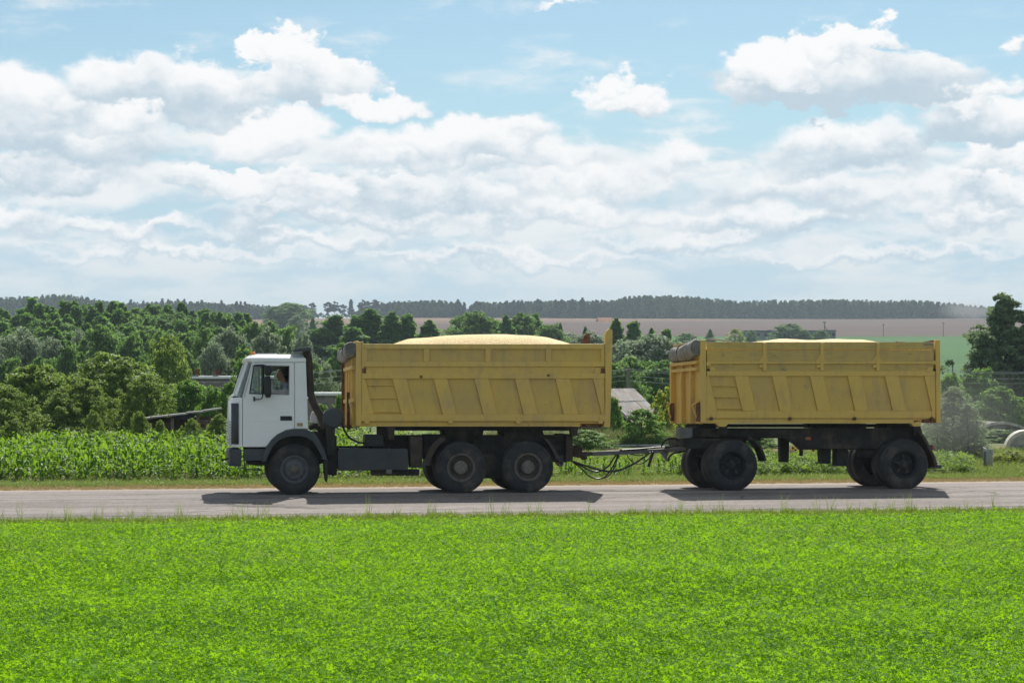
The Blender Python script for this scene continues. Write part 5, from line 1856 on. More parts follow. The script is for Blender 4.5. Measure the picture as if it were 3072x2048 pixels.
MB().box(fx - 0.02, fx + 0.06, 0.1, W - 0.1, bzt - 0.02, bzt + 0.06).build('front_top_rail', M['yellow'], body, bevel=0.006)
MB().box(fx - 0.16, fx - 0.02, 0.5, W - 0.5, bzb - 0.02, bzb + 0.04).build('tipping_crosspiece', M['rust'], body, bevel=0.01)

for args in ((883.7, 0.543, 0.05, 0.31, 'front', False), (1384.3, 0.556, 0.03, 0.29, 'rear', True), (1586, 0.556, 0.03, 0.29, 'rear', True)):
    cx, R_, d0, wd, st, dual = args
    x = V(cx, 1403)[0]
    wheel(truck, x, R_, d0, wd, st, False, dual)
    wheel(truck, x, R_, d0, wd, st, True, dual)

# ---- interior
b = MB()
b.box(V(850, 1250)[0], V(885, 1250)[0], 0.3, 0.9, V(850, 1250)[1], V(850, 1225)[1])
b.prism(PX([(868, 1225), (885, 1225), (890, 1130), (876, 1130)]), 0.32, 0.88)
b.prism(PX([(868, 1225), (885, 1225), (890, 1130), (876, 1130)]), 1.5, 2.1)
b.box(V(850, 1250)[0], V(885, 1250)[0], 1.5, 2.1, V(850, 1250)[1], V(850, 1225)[1])
b.build('seat', M['seat'], truck, bevel=0.03, split=True)
b = MB()
b.prism(PX([(728, 1189), (752, 1189), (756, 1197), (750, 1260), (728, 1260)]), 0.08, W - 0.08)
b.build('dashboard', M['interior'], truck, bevel=0.02)
b = MB()
swc = V3(766, 1171, 0.62)
tl = math.radians(28)
u1, u2 = Vector((math.cos(tl), 0, -math.sin(tl))), Vector((0, 1, 0))
b.tube([swc + (u1 * math.cos(a) + u2 * math.sin(a)) * 0.225 for a in [2 * math.pi * k / 28 for k in range(29)]], 0.016, 8, False)
for a in (0.3, 2.2, 4.2):
    b.tube([swc, swc + (u1 * math.cos(a) + u2 * math.sin(a)) * 0.22], 0.012, 6)
b.tube([swc, swc + Vector((-0.18, 0, -0.5))], 0.03, 8)
b.build('steering_wheel', M['black'], truck, smooth=True)
b = MB().prism(PX([(812, 1097), (840, 1095), (838, 1101), (826, 1107), (812, 1108)], 1.6), 1.5, 2.2)
b.build('sun_visor', M['lightgrey'], truck, bevel=0.01)
b = MB()
for i in range(6):
    x, _ = V(861 + i * 3.2, 1150, 2.0)
    b.tube([(x, 2.2 + 0.03 * (i % 2), V(861, 1090)[1]), (x + 0.01, 2.2 + 0.03 * (i % 2), V(861, 1200)[1])], 0.03, 8)
for i in range(10):
    x, _ = V(912, 1150)
    b.tube([(x, 0.3 + i * 0.2, V(861, 1090)[1]), (x, 0.3 + i * 0.2, V(861, 1240)[1])], 0.03, 8)
b.build('curtain', M['curtain'], truck, smooth=50)

# ---- grain, tarpaulin
def heap_pts(V, pts):
    return [V(px, py, 1.2) for px, py in pts]
hp = heap_pts(V, [(1095, 1046), (1136, 1035), (1180, 1027), (1222, 1014.5), (1262, 1011), (1320, 1004), (1400, 1000), (1510, 998.5), (1580, 1001), (1640, 1009), (1690, 1021), (1722, 1031), (1760, 1043), (1815, 1050)])
grain_heap('grain_heap', V, hp, bx0 + 0.08, bx1 - 0.1, bzt, TLOC, TROT, 'tall mound of golden grain heaped in the truck body behind the cab', bzt - 0.22)
tarp_roll('rolled_tarpaulin', V3(1055, 1046, 0.02), V3(1030, 1060, 2.45), 0.155, TLOC, TROT, 'grey tarpaulin rolled up above the front wall of the truck body', 1.05, 1)

# ================================================================== trailer
RX0, V, V3 = local_frame(2200)
RLOC = (RX0, YT, -0.012)
trailer = empty('tipping_trailer', RLOC, 'yellow two-axle tipping trailer hauled behind the truck', 'trailer', rot=TROT)
V_, PXv = V, (lambda pts, d=0.0: [V(p[0], p[1], d) for p in pts])
PX = PXv
ribx = [(2206, 2246, 2230, 2271), (2318.7, 2358.7, 2342, 2384), (2432.3, 2472.4, 2455.8, 2495.7), (2546, 2585, 2568, 2608), (2657.7, 2697.7, 2681, 2721)]
lefts = [(2129, 2153.6)] + [(r[1], r[3]) for r in ribx]
rights = [(r[0], r[2]) for r in ribx] + [(2776.6, 2798.7)]
spec = dict(x0=2105, x1=2823, xm=2460, top=1024, beam=(1254.6, 1268), up=(1083, 1110), rib_y=(1126, 1231),
            rails=[('board_rail', 2123, 2806, 1083, 1089.6, -0.01, 0.055), ('side_rail', 2122, 2809, 1111, 1126, 0.0, 0.06),
                   ('bottom_rail', 2118, 2809, 1231, 1252.8, 0.0, 0.06), ('floor_beam', 2118, 2745, 1253.6, 1268, 0.03, 0.12)],
            ribs=ribx,
            gussets=[[(2120, 1126), (2129, 1126), (2153.6, 1231), (2119, 1231)], [(2776.6, 1126), (2809, 1126), (2809, 1231), (2798.7, 1231)]],
            panel_edges=[(l[0], r[0], l[1], r[1]) for l, r in zip(lefts, rights)])
body, piece, rect, (bx0, bx1, bzb, bzt) = cargo(trailer, (M['yellow_clean'], M['yellow_wood']), spec)
cuts = [2123, 2296.5, 2468.5, 2637, 2806]
for a, c in zip(cuts[:-1], cuts[1:]):
    piece('plank', rect(a + 0.3, c - 0.3, 1024, 1046.3), 0.012, 0.055, M['yellow_wood'], 0.004)
    piece('plank', rect(a + 0.3, c - 0.3, 1048.6, 1083), 0.016, 0.055, M['yellow_wood'], 0.004)
    piece('plank', rect(a + 0.3, c - 0.3, 1089.6, 1111), 0.03, 0.055, M['yellow_wood'], 0.004)
for c in cuts[1:-1]:
    piece('board_post', rect(c - 5, c + 5, 1026, 1110.5), -0.012, 0.03)
    piece('board_post_foot', PX([(c - 19, 1083), (c - 5, 1062), (c + 5, 1062), (c + 10, 1083)]), -0.004, 0.02)
    piece('board_clip', rect(c - 16, c - 4, 1092, 1101), -0.006, 0.04)
piece('hinge_bracket', PX([(2130, 1099), (2146, 1099), (2151, 1111), (2130, 1111)]), 0.0, 0.05)
piece('hinge_bracket', PX([(2781, 1111), (2787, 1100), (2802, 1100), (2802, 1111)]), 0.0, 0.05)
for (x, y) in ((2121, 1085), (2801, 1080)):
    piece('hinge_pin', rect(x, x + 12, y, y + 11), -0.02, 0.05)
for px in (2124, 2803):
    piece('hinge_pin', rect(px, px + 8, 1104, 1111), -0.005, 0.03, M['chassis'])
for (c, xa, xb) in ((1153.5, 2136, 2213), (1187, 2145, 2221), (1222, 2153, 2230)):
    piece('ladder_rung', rect(xa, xb, c, c + 3), -0.004, 0.05)
for (px, py) in ((2184, 1197), (2298, 1197), (2413, 1197), (2524, 1196), (2639, 1197), (2751, 1195)):
    x, z = V(px, py)
    MB().lathe([(0.03, 0.045), (0.026, 0.036), (0.012, 0.03), (0.001, 0.03)], x, z, 10).build('bolt', M['yellow_clean'], body, smooth=40)
for px in (2134.6, 2371, 2565, 2796.6):
    piece('drop_side_hinge', rect(px - 4.5, px + 4.5, 1249, 1258.5), -0.03, 0.03, M['rust'], 0.006)
    MB().tube([V3(px, 1238, -0.004), V3(px, 1247, -0.006)], 0.012, 6).build('hinge_bolt', M['yellow_clean'], body)
piece('corner_post', rect(2103, 2119.5, 1017, 1266.5), -0.02, 0.12)
piece('corner_post', rect(2810, 2823, 1017, 1266.5), -0.02, 0.11)
piece('corner_post', rect(2810, 2823, 1012, 1266.5), W - 0.11, W + 0.01)
piece('foot', PX([(2151, 1268.3), (2188, 1268.3), (2180, 1278), (2160, 1278)]), 0.035, 0.2)
piece('foot', PX([(2736, 1268.3), (2768, 1260), (2768, 1268), (2762, 1277), (2744, 1277)]), 0.035, 0.2)
piece('tailgate_hook', PX([(2770, 1257), (2808, 1255), (2806, 1266), (2775, 1266)]), 0.03, 0.15, M['rust'])
fx = bx0
def fwall(nm, d0, d1, z0, z1, t, mat=M['yellow_clean']):
    return MB().box(fx - t, fx + 0.021, d0, d1, z0, z1).build(nm, mat, body, bevel=0.006)
zr1, zr2 = V(2103, 1083)[1], V(2103, 1103)[1]
for d in (0.72, 1.55):
    fwall('front_rib', d - 0.055, d + 0.055, bzb, zr2 - 0.02, 0.07)
    fwall('front_rib', d - 0.03, d + 0.03, zr2, zr1, 0.05)
for z in (zr1, zr2):
    fwall('front_rail', 0.12, W - 0.1, z - 0.045, z + 0.03, 0.08)
fwall('corner_post', W - 0.12, W + 0.01, bzb, zr1 + 0.02, 0.09)
MB().box(fx - 0.03, fx + 0.06, 0.12, W - 0.1, bzt - 0.36, bzt + 0.02).build('headboard', M['yellow_wood'], body, bevel=0.006)
for d in (0.06, W - 0.1):
    xx = fx - 0.1
    MB().tube([(xx + 0.1, d, V(2098, 1200)[1]), (xx - 0.1, d - 0.02, V(2098, 1213)[1]), (xx - 0.02, d, V(2098, 1240)[1]), (xx + 0.06, d, V(2098, 1262)[1])], 0.02, 6).build('latch_bar', M['yellow_clean'], body, smooth=True)
    MB().box(fx - 0.09, fx - 0.01, d - 0.03, d + 0.09, V(2098, 1262)[1], V(2098, 1205)[1]).build('latch_plate', M['rust'], body, bevel=0.01)
# loose sheet along the far rim
MB().prism(PX([(2712, 1027), (2812, 1011), (2812, 1030), (2760, 1031)], 2.3), 2.28, 2.32).build('far_board', M['rust'], body)
MB().tube(smooth_path([V3(2200, 1022, 0.5), V3(2160, 1016, 0.5), V3(2125, 1013, 0.3)]), 0.02, 6).build('tarp_rope', M['tarp'], body, smooth=True)
MB().tube(smooth_path([V3(2690, 1022, 0.12), V3(2730, 1026, 0.08), V3(2775, 1031, 0.02), V3(2800, 1030, 0.0), V3(2803, 1036, 0.0)]), 0.016, 6).build('tarp_rope', M['tarp'], body, smooth=True)

# trailer chassis
b = MB()
for d in (0.55, 1.80):
    b.prism([V(p[0], p[1], d) for p in [(2073, 1280), (2753, 1280), (2762, 1300), (2740, 1342), (2400, 1342), (2382, 1325), (2362, 1312), (2335, 1307), (2073, 1307)]], d, d + 0.12)
for px in (2090, 2250, 2420, 2560, 2700):
    x, z = V(px, 1294, 1.0)
    b.box(x - 0.06, x + 0.06, 0.6, 1.85, z - 0.09, z + 0.08)
ch = b.build('chassis_frame', M['chassis'], trailer, bevel=0.01)
MB().prism(PX([(2417.5, 1307), (2433, 1307), (2433, 1315.7), (2417.5, 1315.7)], 0.55), 0.53, 0.552).build('reflector', M['reflector'], ch)
b = MB()
b.prism(PX([(2100, 1266), (2150, 1266), (2150, 1282), (2090, 1282)], 0.7), 0.7, 1.8)
b.prism(PX([(2168, 1274), (2182, 1274), (2186, 1300), (2164, 1300)], 0.2), 0.2, 0.5)
b.prism(PX([(2690, 1266), (2735, 1266), (2745, 1285), (2680, 1285)], 0.6), 0.6, 1.9)
b.prism(PX([(2742, 1274), (2762, 1274), (2770, 1300), (2745, 1305)], 0.25), 0.25, 0.55)
b.prism(PX([(2440, 1266), (2600, 1266), (2600, 1279), (2440, 1279)], 0.9), 0.9, 1.6)
b.prism(PX([(2148, 1266), (2695, 1266), (2695, 1276.5), (2148, 1276.5)], 1.2), 1.2, 1.35)
b.build('body_mount', M['chassis'], trailer, split=True)
MB().prism(PX([(2042, 1280), (2078.6, 1280), (2078.6, 1309), (2042, 1309)], 0.35), 0.35, 0.75).build('tool_box', M['steel'], trailer, bevel=0.01)
b = MB()
b.prism(PX([(2047, 1311), (2220, 1311), (2237, 1318), (2237, 1330), (2180, 1342), (2062, 1342), (2050, 1335)], 0.6), 0.55, 1.95)
x, z = V(2200, 1309, 1.25)
b.tube([(x, 1.25, z - 0.05), (x, 1.25, z + 0.06)], 0.62, 28)
b.build('turntable', M['chassis'], trailer, bevel=0.01)
b = MB()
p_eye = V3(1766, 1357, 1.22)
for sgn, dd in ((-1, 0.75), (1, 1.75)):
    e0 = V3(1990, 1346, 1.22 + sgn * 0.2)
    e1 = V3(2062, 1340, dd)
    b.tube([V3(1988, 1346, 1.22), e1], 0.05, 8)
s0, s1 = V3(1776, 1355.5, 1.22), V3(1998, 1346, 1.22)
ax = (s1 - s0).normalized()
rot = ax.to_track_quat('X', 'Z').to_matrix()
b.obox((s0 + s1) / 2, ((s1 - s0).length / 2, 0.06, 0.046), rot)
b.tube([p_eye - Vector((0.05, 0, 0)), s0], 0.035, 8)
b.tube([p_eye + Vector((0.05 * math.cos(a) - 0.08, 0.06 * math.sin(a), 0)) for a in [2 * math.pi * k / 12 for k in range(13)]], 0.02, 6, False)
b.prism(PX([(1982, 1352), (2008, 1350), (2003, 1362), (2000, 1378)], 1.2), 1.18, 1.26)
db = b.build('drawbar', M['steel'], trailer, bevel=0.006, smooth=35)
def hose(pts, r, d=1.0):
    MB().tube(smooth_path([V3(p[0], p[1], d + (p[2] if len(p) > 2 else 0)) for p in pts], 7), r, 7).build('hose', M['black'], trailer, smooth=True)
hose([(1718, 1379), (1745, 1388), (1800, 1405), (1846, 1408), (1895, 1390), (1930, 1368), (1952, 1352)], 0.021, 0.95)
hose([(1718, 1379), (1740, 1390), (1770, 1405), (1796, 1409), (1822, 1396), (1840, 1372), (1849, 1357)], 0.018, 1.1)
hose([(1718, 1380), (1745, 1400), (1765, 1420), (1790, 1430), (1815, 1424), (1836, 1398), (1850, 1370), (1854, 1356)], 0.016, 1.3)
hose([(1790, 1430), (1822, 1424), (1842, 1400), (1852, 1372), (1858, 1356)], 0.012, 1.35)
hose([(1880, 1356), (1888, 1370), (1905, 1384), (1922, 1386), (1945, 1372), (1957, 1353)], 0.012, 1.2)
hose([(1892, 1357), (1915, 1361), (1940, 1357), (1960, 1350)], 0.012, 1.0)
hose([(1945, 1395), (1952, 1375), (1960, 1352)], 0.03, 1.05)
hose([(1984, 1334), (1995, 1318), (2012, 1310), (2030, 1312), (2042, 1324), (2060, 1328)], 0.022, 1.0)
hose([(1860, 1346), (1920, 1342), (1975, 1337), (2020, 1336), (2064, 1324)], 0.022, 1.1)
hose([(2003, 1378), (2008, 1366), (2022, 1354), (2036, 1352), (2060, 1346)], 0.02, 1.1)
# boxes, air tanks, mudguards, lamp, rear bar
for pts, d0, d1 in (([(2464, 1342), (2494, 1342), (2493, 1386), (2466, 1386)], 0.9, 1.2), ([(2512, 1340), (2546, 1342), (2544, 1395), (2511, 1394)], 0.75, 1.1),
                    ([(2341, 1308), (2369, 1308), (2367, 1380), (2343, 1380)], 1.5, 1.7), ([(2402, 1342), (2410, 1342), (2410, 1362), (2402, 1362)], 1.1, 1.2)):
    MB().prism(PX(pts, d0), d0, d1).build('underslung_box', M['chassis'], trailer, bevel=0.01)
b = MB()
b.tube([V3(2575, 1352, 0.8), V3(2640, 1352, 0.8)], 0.13, 14)
b.build('air_tank', M['chassis'], trailer, smooth=40)
b = MB()
for px in (2200, 2716):
    x, z = V(px, 1396, 0.5)
    b.tube([(x, 0.35, 0.56), (x, W - 0.35, 0.56)], 0.08, 10)
    for d in (0.85, 1.6):
        b.tube([(x - 0.55, d, 0.78), (x - 0.25, d, 0.70), (x, d, 0.67), (x + 0.25, d, 0.70), (x + 0.55, d, 0.78)], 0.05, 6)
        b.box(x - 0.08, x + 0.08, d - 0.06, d + 0.06, 0.55, 0.9)
b.build('axle', M['chassis'], trailer, smooth=40, split=True)
def strip2(nm, pts, t, d0, d1, mat):
    P0 = PX(pts)
    nrm = []
    for i, p in enumerate(P0):
        a = Vector(P0[max(i - 1, 0)]); c = Vector(P0[min(i + 1, len(P0) - 1)])
        tt = (c - a).normalized(); nrm.append(Vector((-tt.y, tt.x)))
    MB().prism(P0 + [(p[0] + q.x * t, p[1] + q.y * t) for p, q in zip(P0, nrm)][::-1], d0, d1).build(nm, mat, trailer, bevel=0.004)
strip2('mudguard', [(2250, 1313), (2268, 1322), (2283, 1340), (2293, 1362), (2298, 1382)], 0.05, 0.1, 0.6, M['chassis'])
strip2('mudguard', [(2760, 1296), (2776, 1318), (2790, 1345), (2802, 1372), (2810, 1400)], 0.06, 0.05, 0.6, M['chassis_brown'])
MB().prism(PX([(2790, 1390), (2826, 1391), (2826, 1402.5), (2790, 1402.5)], 0.3), 0.3, 2.2).build('rear_bar', M['fender'], trailer, bevel=0.01)
b = MB().prism(PX([(2782, 1332), (2800, 1332), (2800, 1347), (2782, 1345)], 0.2), 0.2, 0.5)
tl_ = b.build('tail_lamp', M['chassis'], trailer, bevel=0.006)
MB().prism(PX([(2800, 1334), (2805, 1334), (2805, 1346), (2800, 1346)], 0.2), 0.21, 0.49).build('lens', M['redlens'], tl_)
for (cx, R_) in ((2200, 0.571), (2716.6, 0.566)):
    x = V(cx, 1396)[0]
    for mr in (False, True):
        wheel(trailer, x, R_, 0.04, 0.30, 'trailer', mr, True)

hp = heap_pts(V, [(2120, 1040), (2200, 1027), (2232, 1022), (2290, 1017), (2340, 1012.5), (2390, 1012), (2450, 1014), (2530, 1012.5), (2580, 1014), (2620, 1021), (2680, 1031), (2740, 1041), (2806, 1045)])
grain_heap('grain_heap', V, hp, bx0 + 0.08, bx1 - 0.1, bzt, RLOC, TROT, 'low bed of golden grain filling the trailer up to its plank rim', bzt - 0.14)
tarp_roll('rolled_tarpaulin', V3(2092, 1040, 0.06), V3(2028, 1058, 2.5), 0.165, RLOC, TROT, 'grey tarpaulin slung over the front wall of the trailer', 1.15, 5, (0.62,))

# ================================================================== driver
TX0, V, V3 = local_frame(884)
driver = empty('person', TLOC, 'driver in a grey tee shirt sitting at the open cab window', 'person', rot=TROT)


def capsule(o, p0, p1, r0, r1, n=12):
    p0, p1 = Vector(p0), Vector(p1)
    ax = (p1 - p0).normalized()
    pts, rs = [], []
    for a in (-80, -55, -30, 0):
        pts.append(p0 + ax * r0 * math.sin(math.radians(a))); rs.append(r0 * math.cos(math.radians(a)))
    for a in (0, 30, 55, 80):
        pts.append(p1 + ax * r1 * math.sin(math.radians(a))); rs.append(r1 * math.cos(math.radians(a)))
    o.tube(pts, rs, n)


def ellipsoid(o, c, r, n=16, m=10):
    c = Vector(c)
    rings = []
    for i in range(1, m):
        t = math.pi * i / m
        rings.append([c + Vector((r[0] * math.sin(t) * math.cos(2 * math.pi * k / n), r[1] * math.sin(t) * math.sin(2 * math.pi * k / n), -r[2] * math.cos(t))) for k in range(n)])
    o.loft(rings)


def remesh(o, size, smooth=6):
    m = o.modifiers.new('remesh', 'REMESH')
    m.mode = 'VOXEL'; m.voxel_size = size; m.use_smooth_shade = True
    s = o.modifiers.new('smooth', 'SMOOTH'); s.factor = 0.5; s.iterations = smooth


DY = 0.55
hc = V3(845, 1122, DY)                   # centre of the head; the face looks along -X
b = MB()
ellipsoid(b, hc + Vector((0.012, 0, 0.028)), (0.098, 0.077, 0.098))        # skull
ellipsoid(b, hc + Vector((-0.032, 0, -0.03)), (0.066, 0.062, 0.085))        # face
ellipsoid(b, hc + Vector((-0.055, 0, -0.095)), (0.034, 0.035, 0.028))       # chin
ellipsoid(b, hc + Vector((-0.085, 0, 0.018)), (0.02, 0.05, 0.014))          # brow
capsule(b, hc + Vector((-0.09, 0, 0.0)), hc + Vector((-0.118, 0, -0.034)), 0.010, 0.016, 8)   # nose
ellipsoid(b, hc + Vector((-0.088, 0, -0.064)), (0.016, 0.026, 0.012))       # mouth
for s in (-1, 1):
    ellipsoid(b, hc + Vector((0.01, s * 0.078, -0.012)), (0.02, 0.012, 0.034), 10, 8)   # ears
    ellipsoid(b, hc + Vector((-0.06, s * 0.045, -0.03)), (0.03, 0.022, 0.03), 10, 8)   # cheeks
neck = hc + Vector((0.045, 0, -0.17))
capsule(b, hc + Vector((0.02, 0, -0.07)), neck, 0.062, 0.068)
chest = V3(866, 1172, DY)
pelvis = V3(864, 1224, DY)
capsule(b, neck, chest, 0.07, 0.12)
capsule(b, chest, pelvis, 0.13, 0.14)
for s in (-1, 1):
    sh = V3(860, 1156, DY) + Vector((0, s * 0.19, 0))
    hip = pelvis + Vector((0, s * 0.1, 0))
    capsule(b, neck + Vector((0, s * 0.03, -0.02)), sh, 0.06, 0.06)
    knee = hip + Vector((-0.42, s * 0.05, 0.03)); foot = knee + Vector((-0.1, 0, -0.33))
    capsule(b, hip, knee, 0.085, 0.06); capsule(b, knee, foot, 0.055, 0.04); capsule(b, foot, foot + Vector((-0.16, 0, -0.02)), 0.04, 0.032)
    if s < 0:
        elbow = V3(849, 1180, 0.10); wrist = V3(806, 1175, 0.3); grip = V3(786, 1172.5, 0.46)
    else:
        elbow = V3(840, 1184, 0.92); wrist = V3(806, 1172, 0.82); grip = V3(790, 1170, 0.76)
    capsule(b, sh, elbow, 0.053, 0.042); capsule(b, elbow, wrist, 0.043, 0.03)
    palm = (grip - wrist).normalized()
    capsule(b, wrist, wrist + palm * 0.085, 0.03, 0.036)
    base = wrist + palm * 0.09
    sidev = palm.cross(Vector((0, 0, 1))).normalized()
    for k, (off, ln) in enumerate(((-0.033, 0.06), (-0.011, 0.072), (0.011, 0.068), (0.032, 0.052))):
        f0 = base + sidev * off
        f1 = f0 + palm * ln * 0.55 + Vector((0, 0, -0.004)); f2 = f1 + palm * 0.01 + Vector((0, 0, -ln * 0.5))
        capsule(b, f0, f1, 0.0105, 0.0095, 8); capsule(b, f1, f2, 0.0095, 0.008, 8)
    th0 = wrist + palm * 0.03 + sidev * (0.032 * -s)
    th1 = th0 + palm * 0.045 + sidev * (0.025 * -s); th2 = th1 + palm * 0.03 + Vector((0, 0, -0.012))
    capsule(b, th0, th1, 0.014, 0.012, 8); capsule(b, th1, th2, 0.012, 0.01, 8)
bodym = b.build('body', M['skin'], driver, smooth=True)
remesh(bodym, 0.011, 4)
b = MB()
neck2 = neck + Vector((0.005, 0, -0.035))
capsule(b, neck2, chest, 0.095, 0.145); capsule(b, chest, pelvis, 0.15, 0.155)
for s in (-1, 1):
    sh = V3(860, 1156, DY) + Vector((0, s * 0.19, 0))
    capsule(b, neck2 + Vector((0, s * 0.03, -0.005)), sh, 0.075, 0.078)
    elbow = V3(849, 1180, 0.10) if s < 0 else V3(840, 1184, 0.92)
    capsule(b, sh, sh.lerp(elbow, 0.55), 0.074, 0.066)
sh_ = b.build('tee_shirt', M['shirt'], driver, smooth=True)
remesh(sh_, 0.014, 4)
b = MB()
ellipsoid(b, hc + Vector((0.032, 0, 0.040)), (0.084, 0.0795, 0.090), 24, 14)
ellipsoid(b, hc + Vector((0.055, 0, -0.01)), (0.058, 0.07, 0.07), 20, 12)
hair = b.build('hair', M['hair'], driver, smooth=True)
for s in (-1, 1):
    b = MB(); ellipsoid(b, hc + Vector((-0.086, s * 0.031, 0.0)), (0.008, 0.012, 0.009), 10, 8)
    b.build('eye', M['hair'], driver, smooth=True)

# ------------------------------------------------------------------ village and farm buildings, fences, poles
M['plank'] = mat_plain('weathered_grey_planks', (0.19, 0.15, 0.12), 0.9, 0, 0.15, 0.4, 5.0, (0.10, 0.07, 0.05), 0.4, 0.3)
M['old_board'] = mat_plain('dark_old_boards', (0.085, 0.06, 0.048), 0.9, 0, 0.15, 0.4, 5.0, None, 0, 0.3)
M['sheet'] = mat_plain('weathered_roof_sheet', (0.42, 0.41, 0.39), 0.7, 0, 0.3, 0.25, 3.0, (0.23, 0.19, 0.15), 0.4, 0.2)
M['slate'] = mat_plain('lichen_grey_roof_slate', (0.30, 0.285, 0.27), 0.9, 0, 0.2, 0.45, 2.5, (0.34, 0.20, 0.12), 0.45, 0.4)
M['roofgrey'] = mat_plain('grey_brown_roofing', (0.18, 0.155, 0.13), 0.9, 0, 0.2, 0.3, 1.5, (0.12, 0.13, 0.07), 0.4, 0.3)
M['zinc'] = mat_plain('bright_zinc_ridge', (0.72, 0.74, 0.76), 0.4, 0.2, 0.5, 0.1)
M['brick'] = mat_plain('dark_red_brick', (0.16, 0.06, 0.045), 0.9, 0, 0.1, 0.4, 9.0, None, 0, 0.3)
M['plaster'] = mat_plain('pale_wall_plaster', (0.45, 0.42, 0.37), 0.9, 0, 0.1, 0.2, 2.0)
M['wall_timber'] = mat_plain('brown_timber_wall', (0.10, 0.065, 0.05), 0.9, 0, 0.1, 0.3, 2.0)
M['barn'] = mat_plain('grey_barn_wall', (0.20, 0.205, 0.215), 0.9, 0, 0.1, 0.25, 0.2)
M['barn_roof'] = mat_plain('dark_barn_roof', (0.10, 0.10, 0.105), 0.9, 0, 0.1, 0.2, 0.3)
M['orange_roof'] = mat_plain('orange_tiles', (0.48, 0.24, 0.13), 0.9, 0, 0.1, 0.3, 1.2)
M['fence_metal'] = mat_plain('grey_profiled_steel', (0.30, 0.32, 0.33), 0.5, 0.3, 0.4, 0.15, 3.0)
M['poly'] = mat_plain('cream_polycarbonate', (0.46, 0.43, 0.32), 0.45, 0, 0.4, 0.15, 2.0)
M['poly_frame'] = mat_plain('tan_greenhouse_arch', (0.50, 0.46, 0.37), 0.5, 0, 0.4, 0.15)
M['pole'] = mat_plain('grey_timber_pole', (0.20, 0.18, 0.16), 0.9, 0, 0.1, 0.3)
M['wire'] = mat_plain('aluminium_wire', (0.50, 0.52, 0.52), 0.4, 0.3, 0.5, 0.1)
M['shed_tarp'] = mat_plain('dark_blue_tarpaulin', (0.012, 0.016, 0.026), 0.6, 0, 0.3, 0.3)


def gable_house(name, label, c, wid, dep, wall_h, roof_h, rz, mats, chim=(), hip=0.0, over=0.35, ridge_cap=True, windows=()):
    """c = ground centre; ridge along local X"""
    mw, mr = mats
    root = empty(name, c, label, 'house', rot=(0, 0, rz))
    hw, hd = wid / 2, dep / 2
    b = MB().box(-hw, hw, -hd, hd, -0.6, wall_h)
    # gable triangles
    for sx in (-1, 1):
        x0, x1 = sx * hw, sx * (hw - 0.15)
        if hip == 0:
            b.add([(x0, -hd, wall_h), (x0, hd, wall_h), (x0, 0, wall_h + roof_h * 0.97), (x1, -hd, wall_h), (x1, hd, wall_h), (x1, 0, wall_h + roof_h * 0.97)],
                  [(0, 1, 2), (5, 4, 3), (0, 3, 4, 1), (1, 4, 5, 2), (2, 5, 3, 0)])
    w = b.build('wall', mw, root)
    e = over
    k = roof_h / hd
    for sy in (-1, 1):
        rx = hw + e
        rt = rx - hip
        q = [(-rx, sy * (hd + e), wall_h - e * k), (rx, sy * (hd + e), wall_h - e * k), (rt, 0, wall_h + roof_h), (-rt, 0, wall_h + roof_h)]
        b = MB().add(q + [(x, y, z + 0.09) for x, y, z in q], [(0, 1, 2, 3), (7, 6, 5, 4), (0, 4, 5, 1), (1, 5, 6, 2), (2, 6, 7, 3), (3, 7, 4, 0)])
        rf = b.build('roof', mr, root)
        if sy < 0:
            # courses of roof sheets, a little uneven
            n = max(3, int(wid / 1.1)); m = 3
            for i in range(n):
                for j in range(m):
                    u0, u1, v0, v1 = i / n, (i + 1) / n, j / m, (j + 1) / m + 0.03
                    def pt(u, v, dz):
                        L = Vector(q[0]).lerp(Vector(q[3]), v); Rr = Vector(q[1]).lerp(Vector(q[2]), v)
                        return L.lerp(Rr, u) + Vector((0, -0.01, 0.11 + dz - 0.02 * v + random.uniform(-0.012, 0.012)))
                    a_, b_, c_, d_ = pt(u0 + 0.004, v0, 0.03), pt(u1 - 0.004, v0, 0.03), pt(u1 - 0.004, min(v1, 1), 0), pt(u0 + 0.004, min(v1, 1), 0)
                    MB().add([a_, b_, c_, d_] + [p - Vector((0, 0, 0.02)) for p in (a_, b_, c_, d_)], [(0, 1, 2, 3), (7, 6, 5, 4), (0, 4, 5, 1), (1, 5, 6, 2), (2, 6, 7, 3), (3, 7, 4, 0)]).build('roof_sheet', mr, rf)
    if ridge_cap:
        b = MB().box(-(hw + e - hip), hw + e - hip, -0.22, 0.22, wall_h + roof_h + 0.02, wall_h + roof_h + 0.17)
        b.build('ridge_cap', M['zinc'], root, bevel=0.03)
    for (cx, hgt) in chim:
        ch = MB().box(cx - 0.1, cx + 0.1, -0.1, 0.1, wall_h + roof_h - 0.5, wall_h + roof_h + hgt).build('chimney', M['brick'], root, bevel=0.02)
        MB().box(cx - 0.13, cx + 0.13, -0.13, 0.13, wall_h + roof_h + hgt, wall_h + roof_h + hgt + 0.12).build('chimney_cap', M['brick'], ch)
    for wx in windows:
        f = MB().box(wx - 0.5, wx + 0.5, -hd - 0.05, -hd + 0.02, wall_h * 0.35, wall_h * 0.8).build('window', M['zinc'], root)
        MB().box(wx - 0.42, wx + 0.42, -hd - 0.06, -hd - 0.05, wall_h * 0.35 + 0.08, wall_h * 0.8 - 0.08).build('pane', M['black'], f)
    return root


def ground(px, Y):
    x = X_at(px, Y)
    return (x, Y, zg(x, Y))


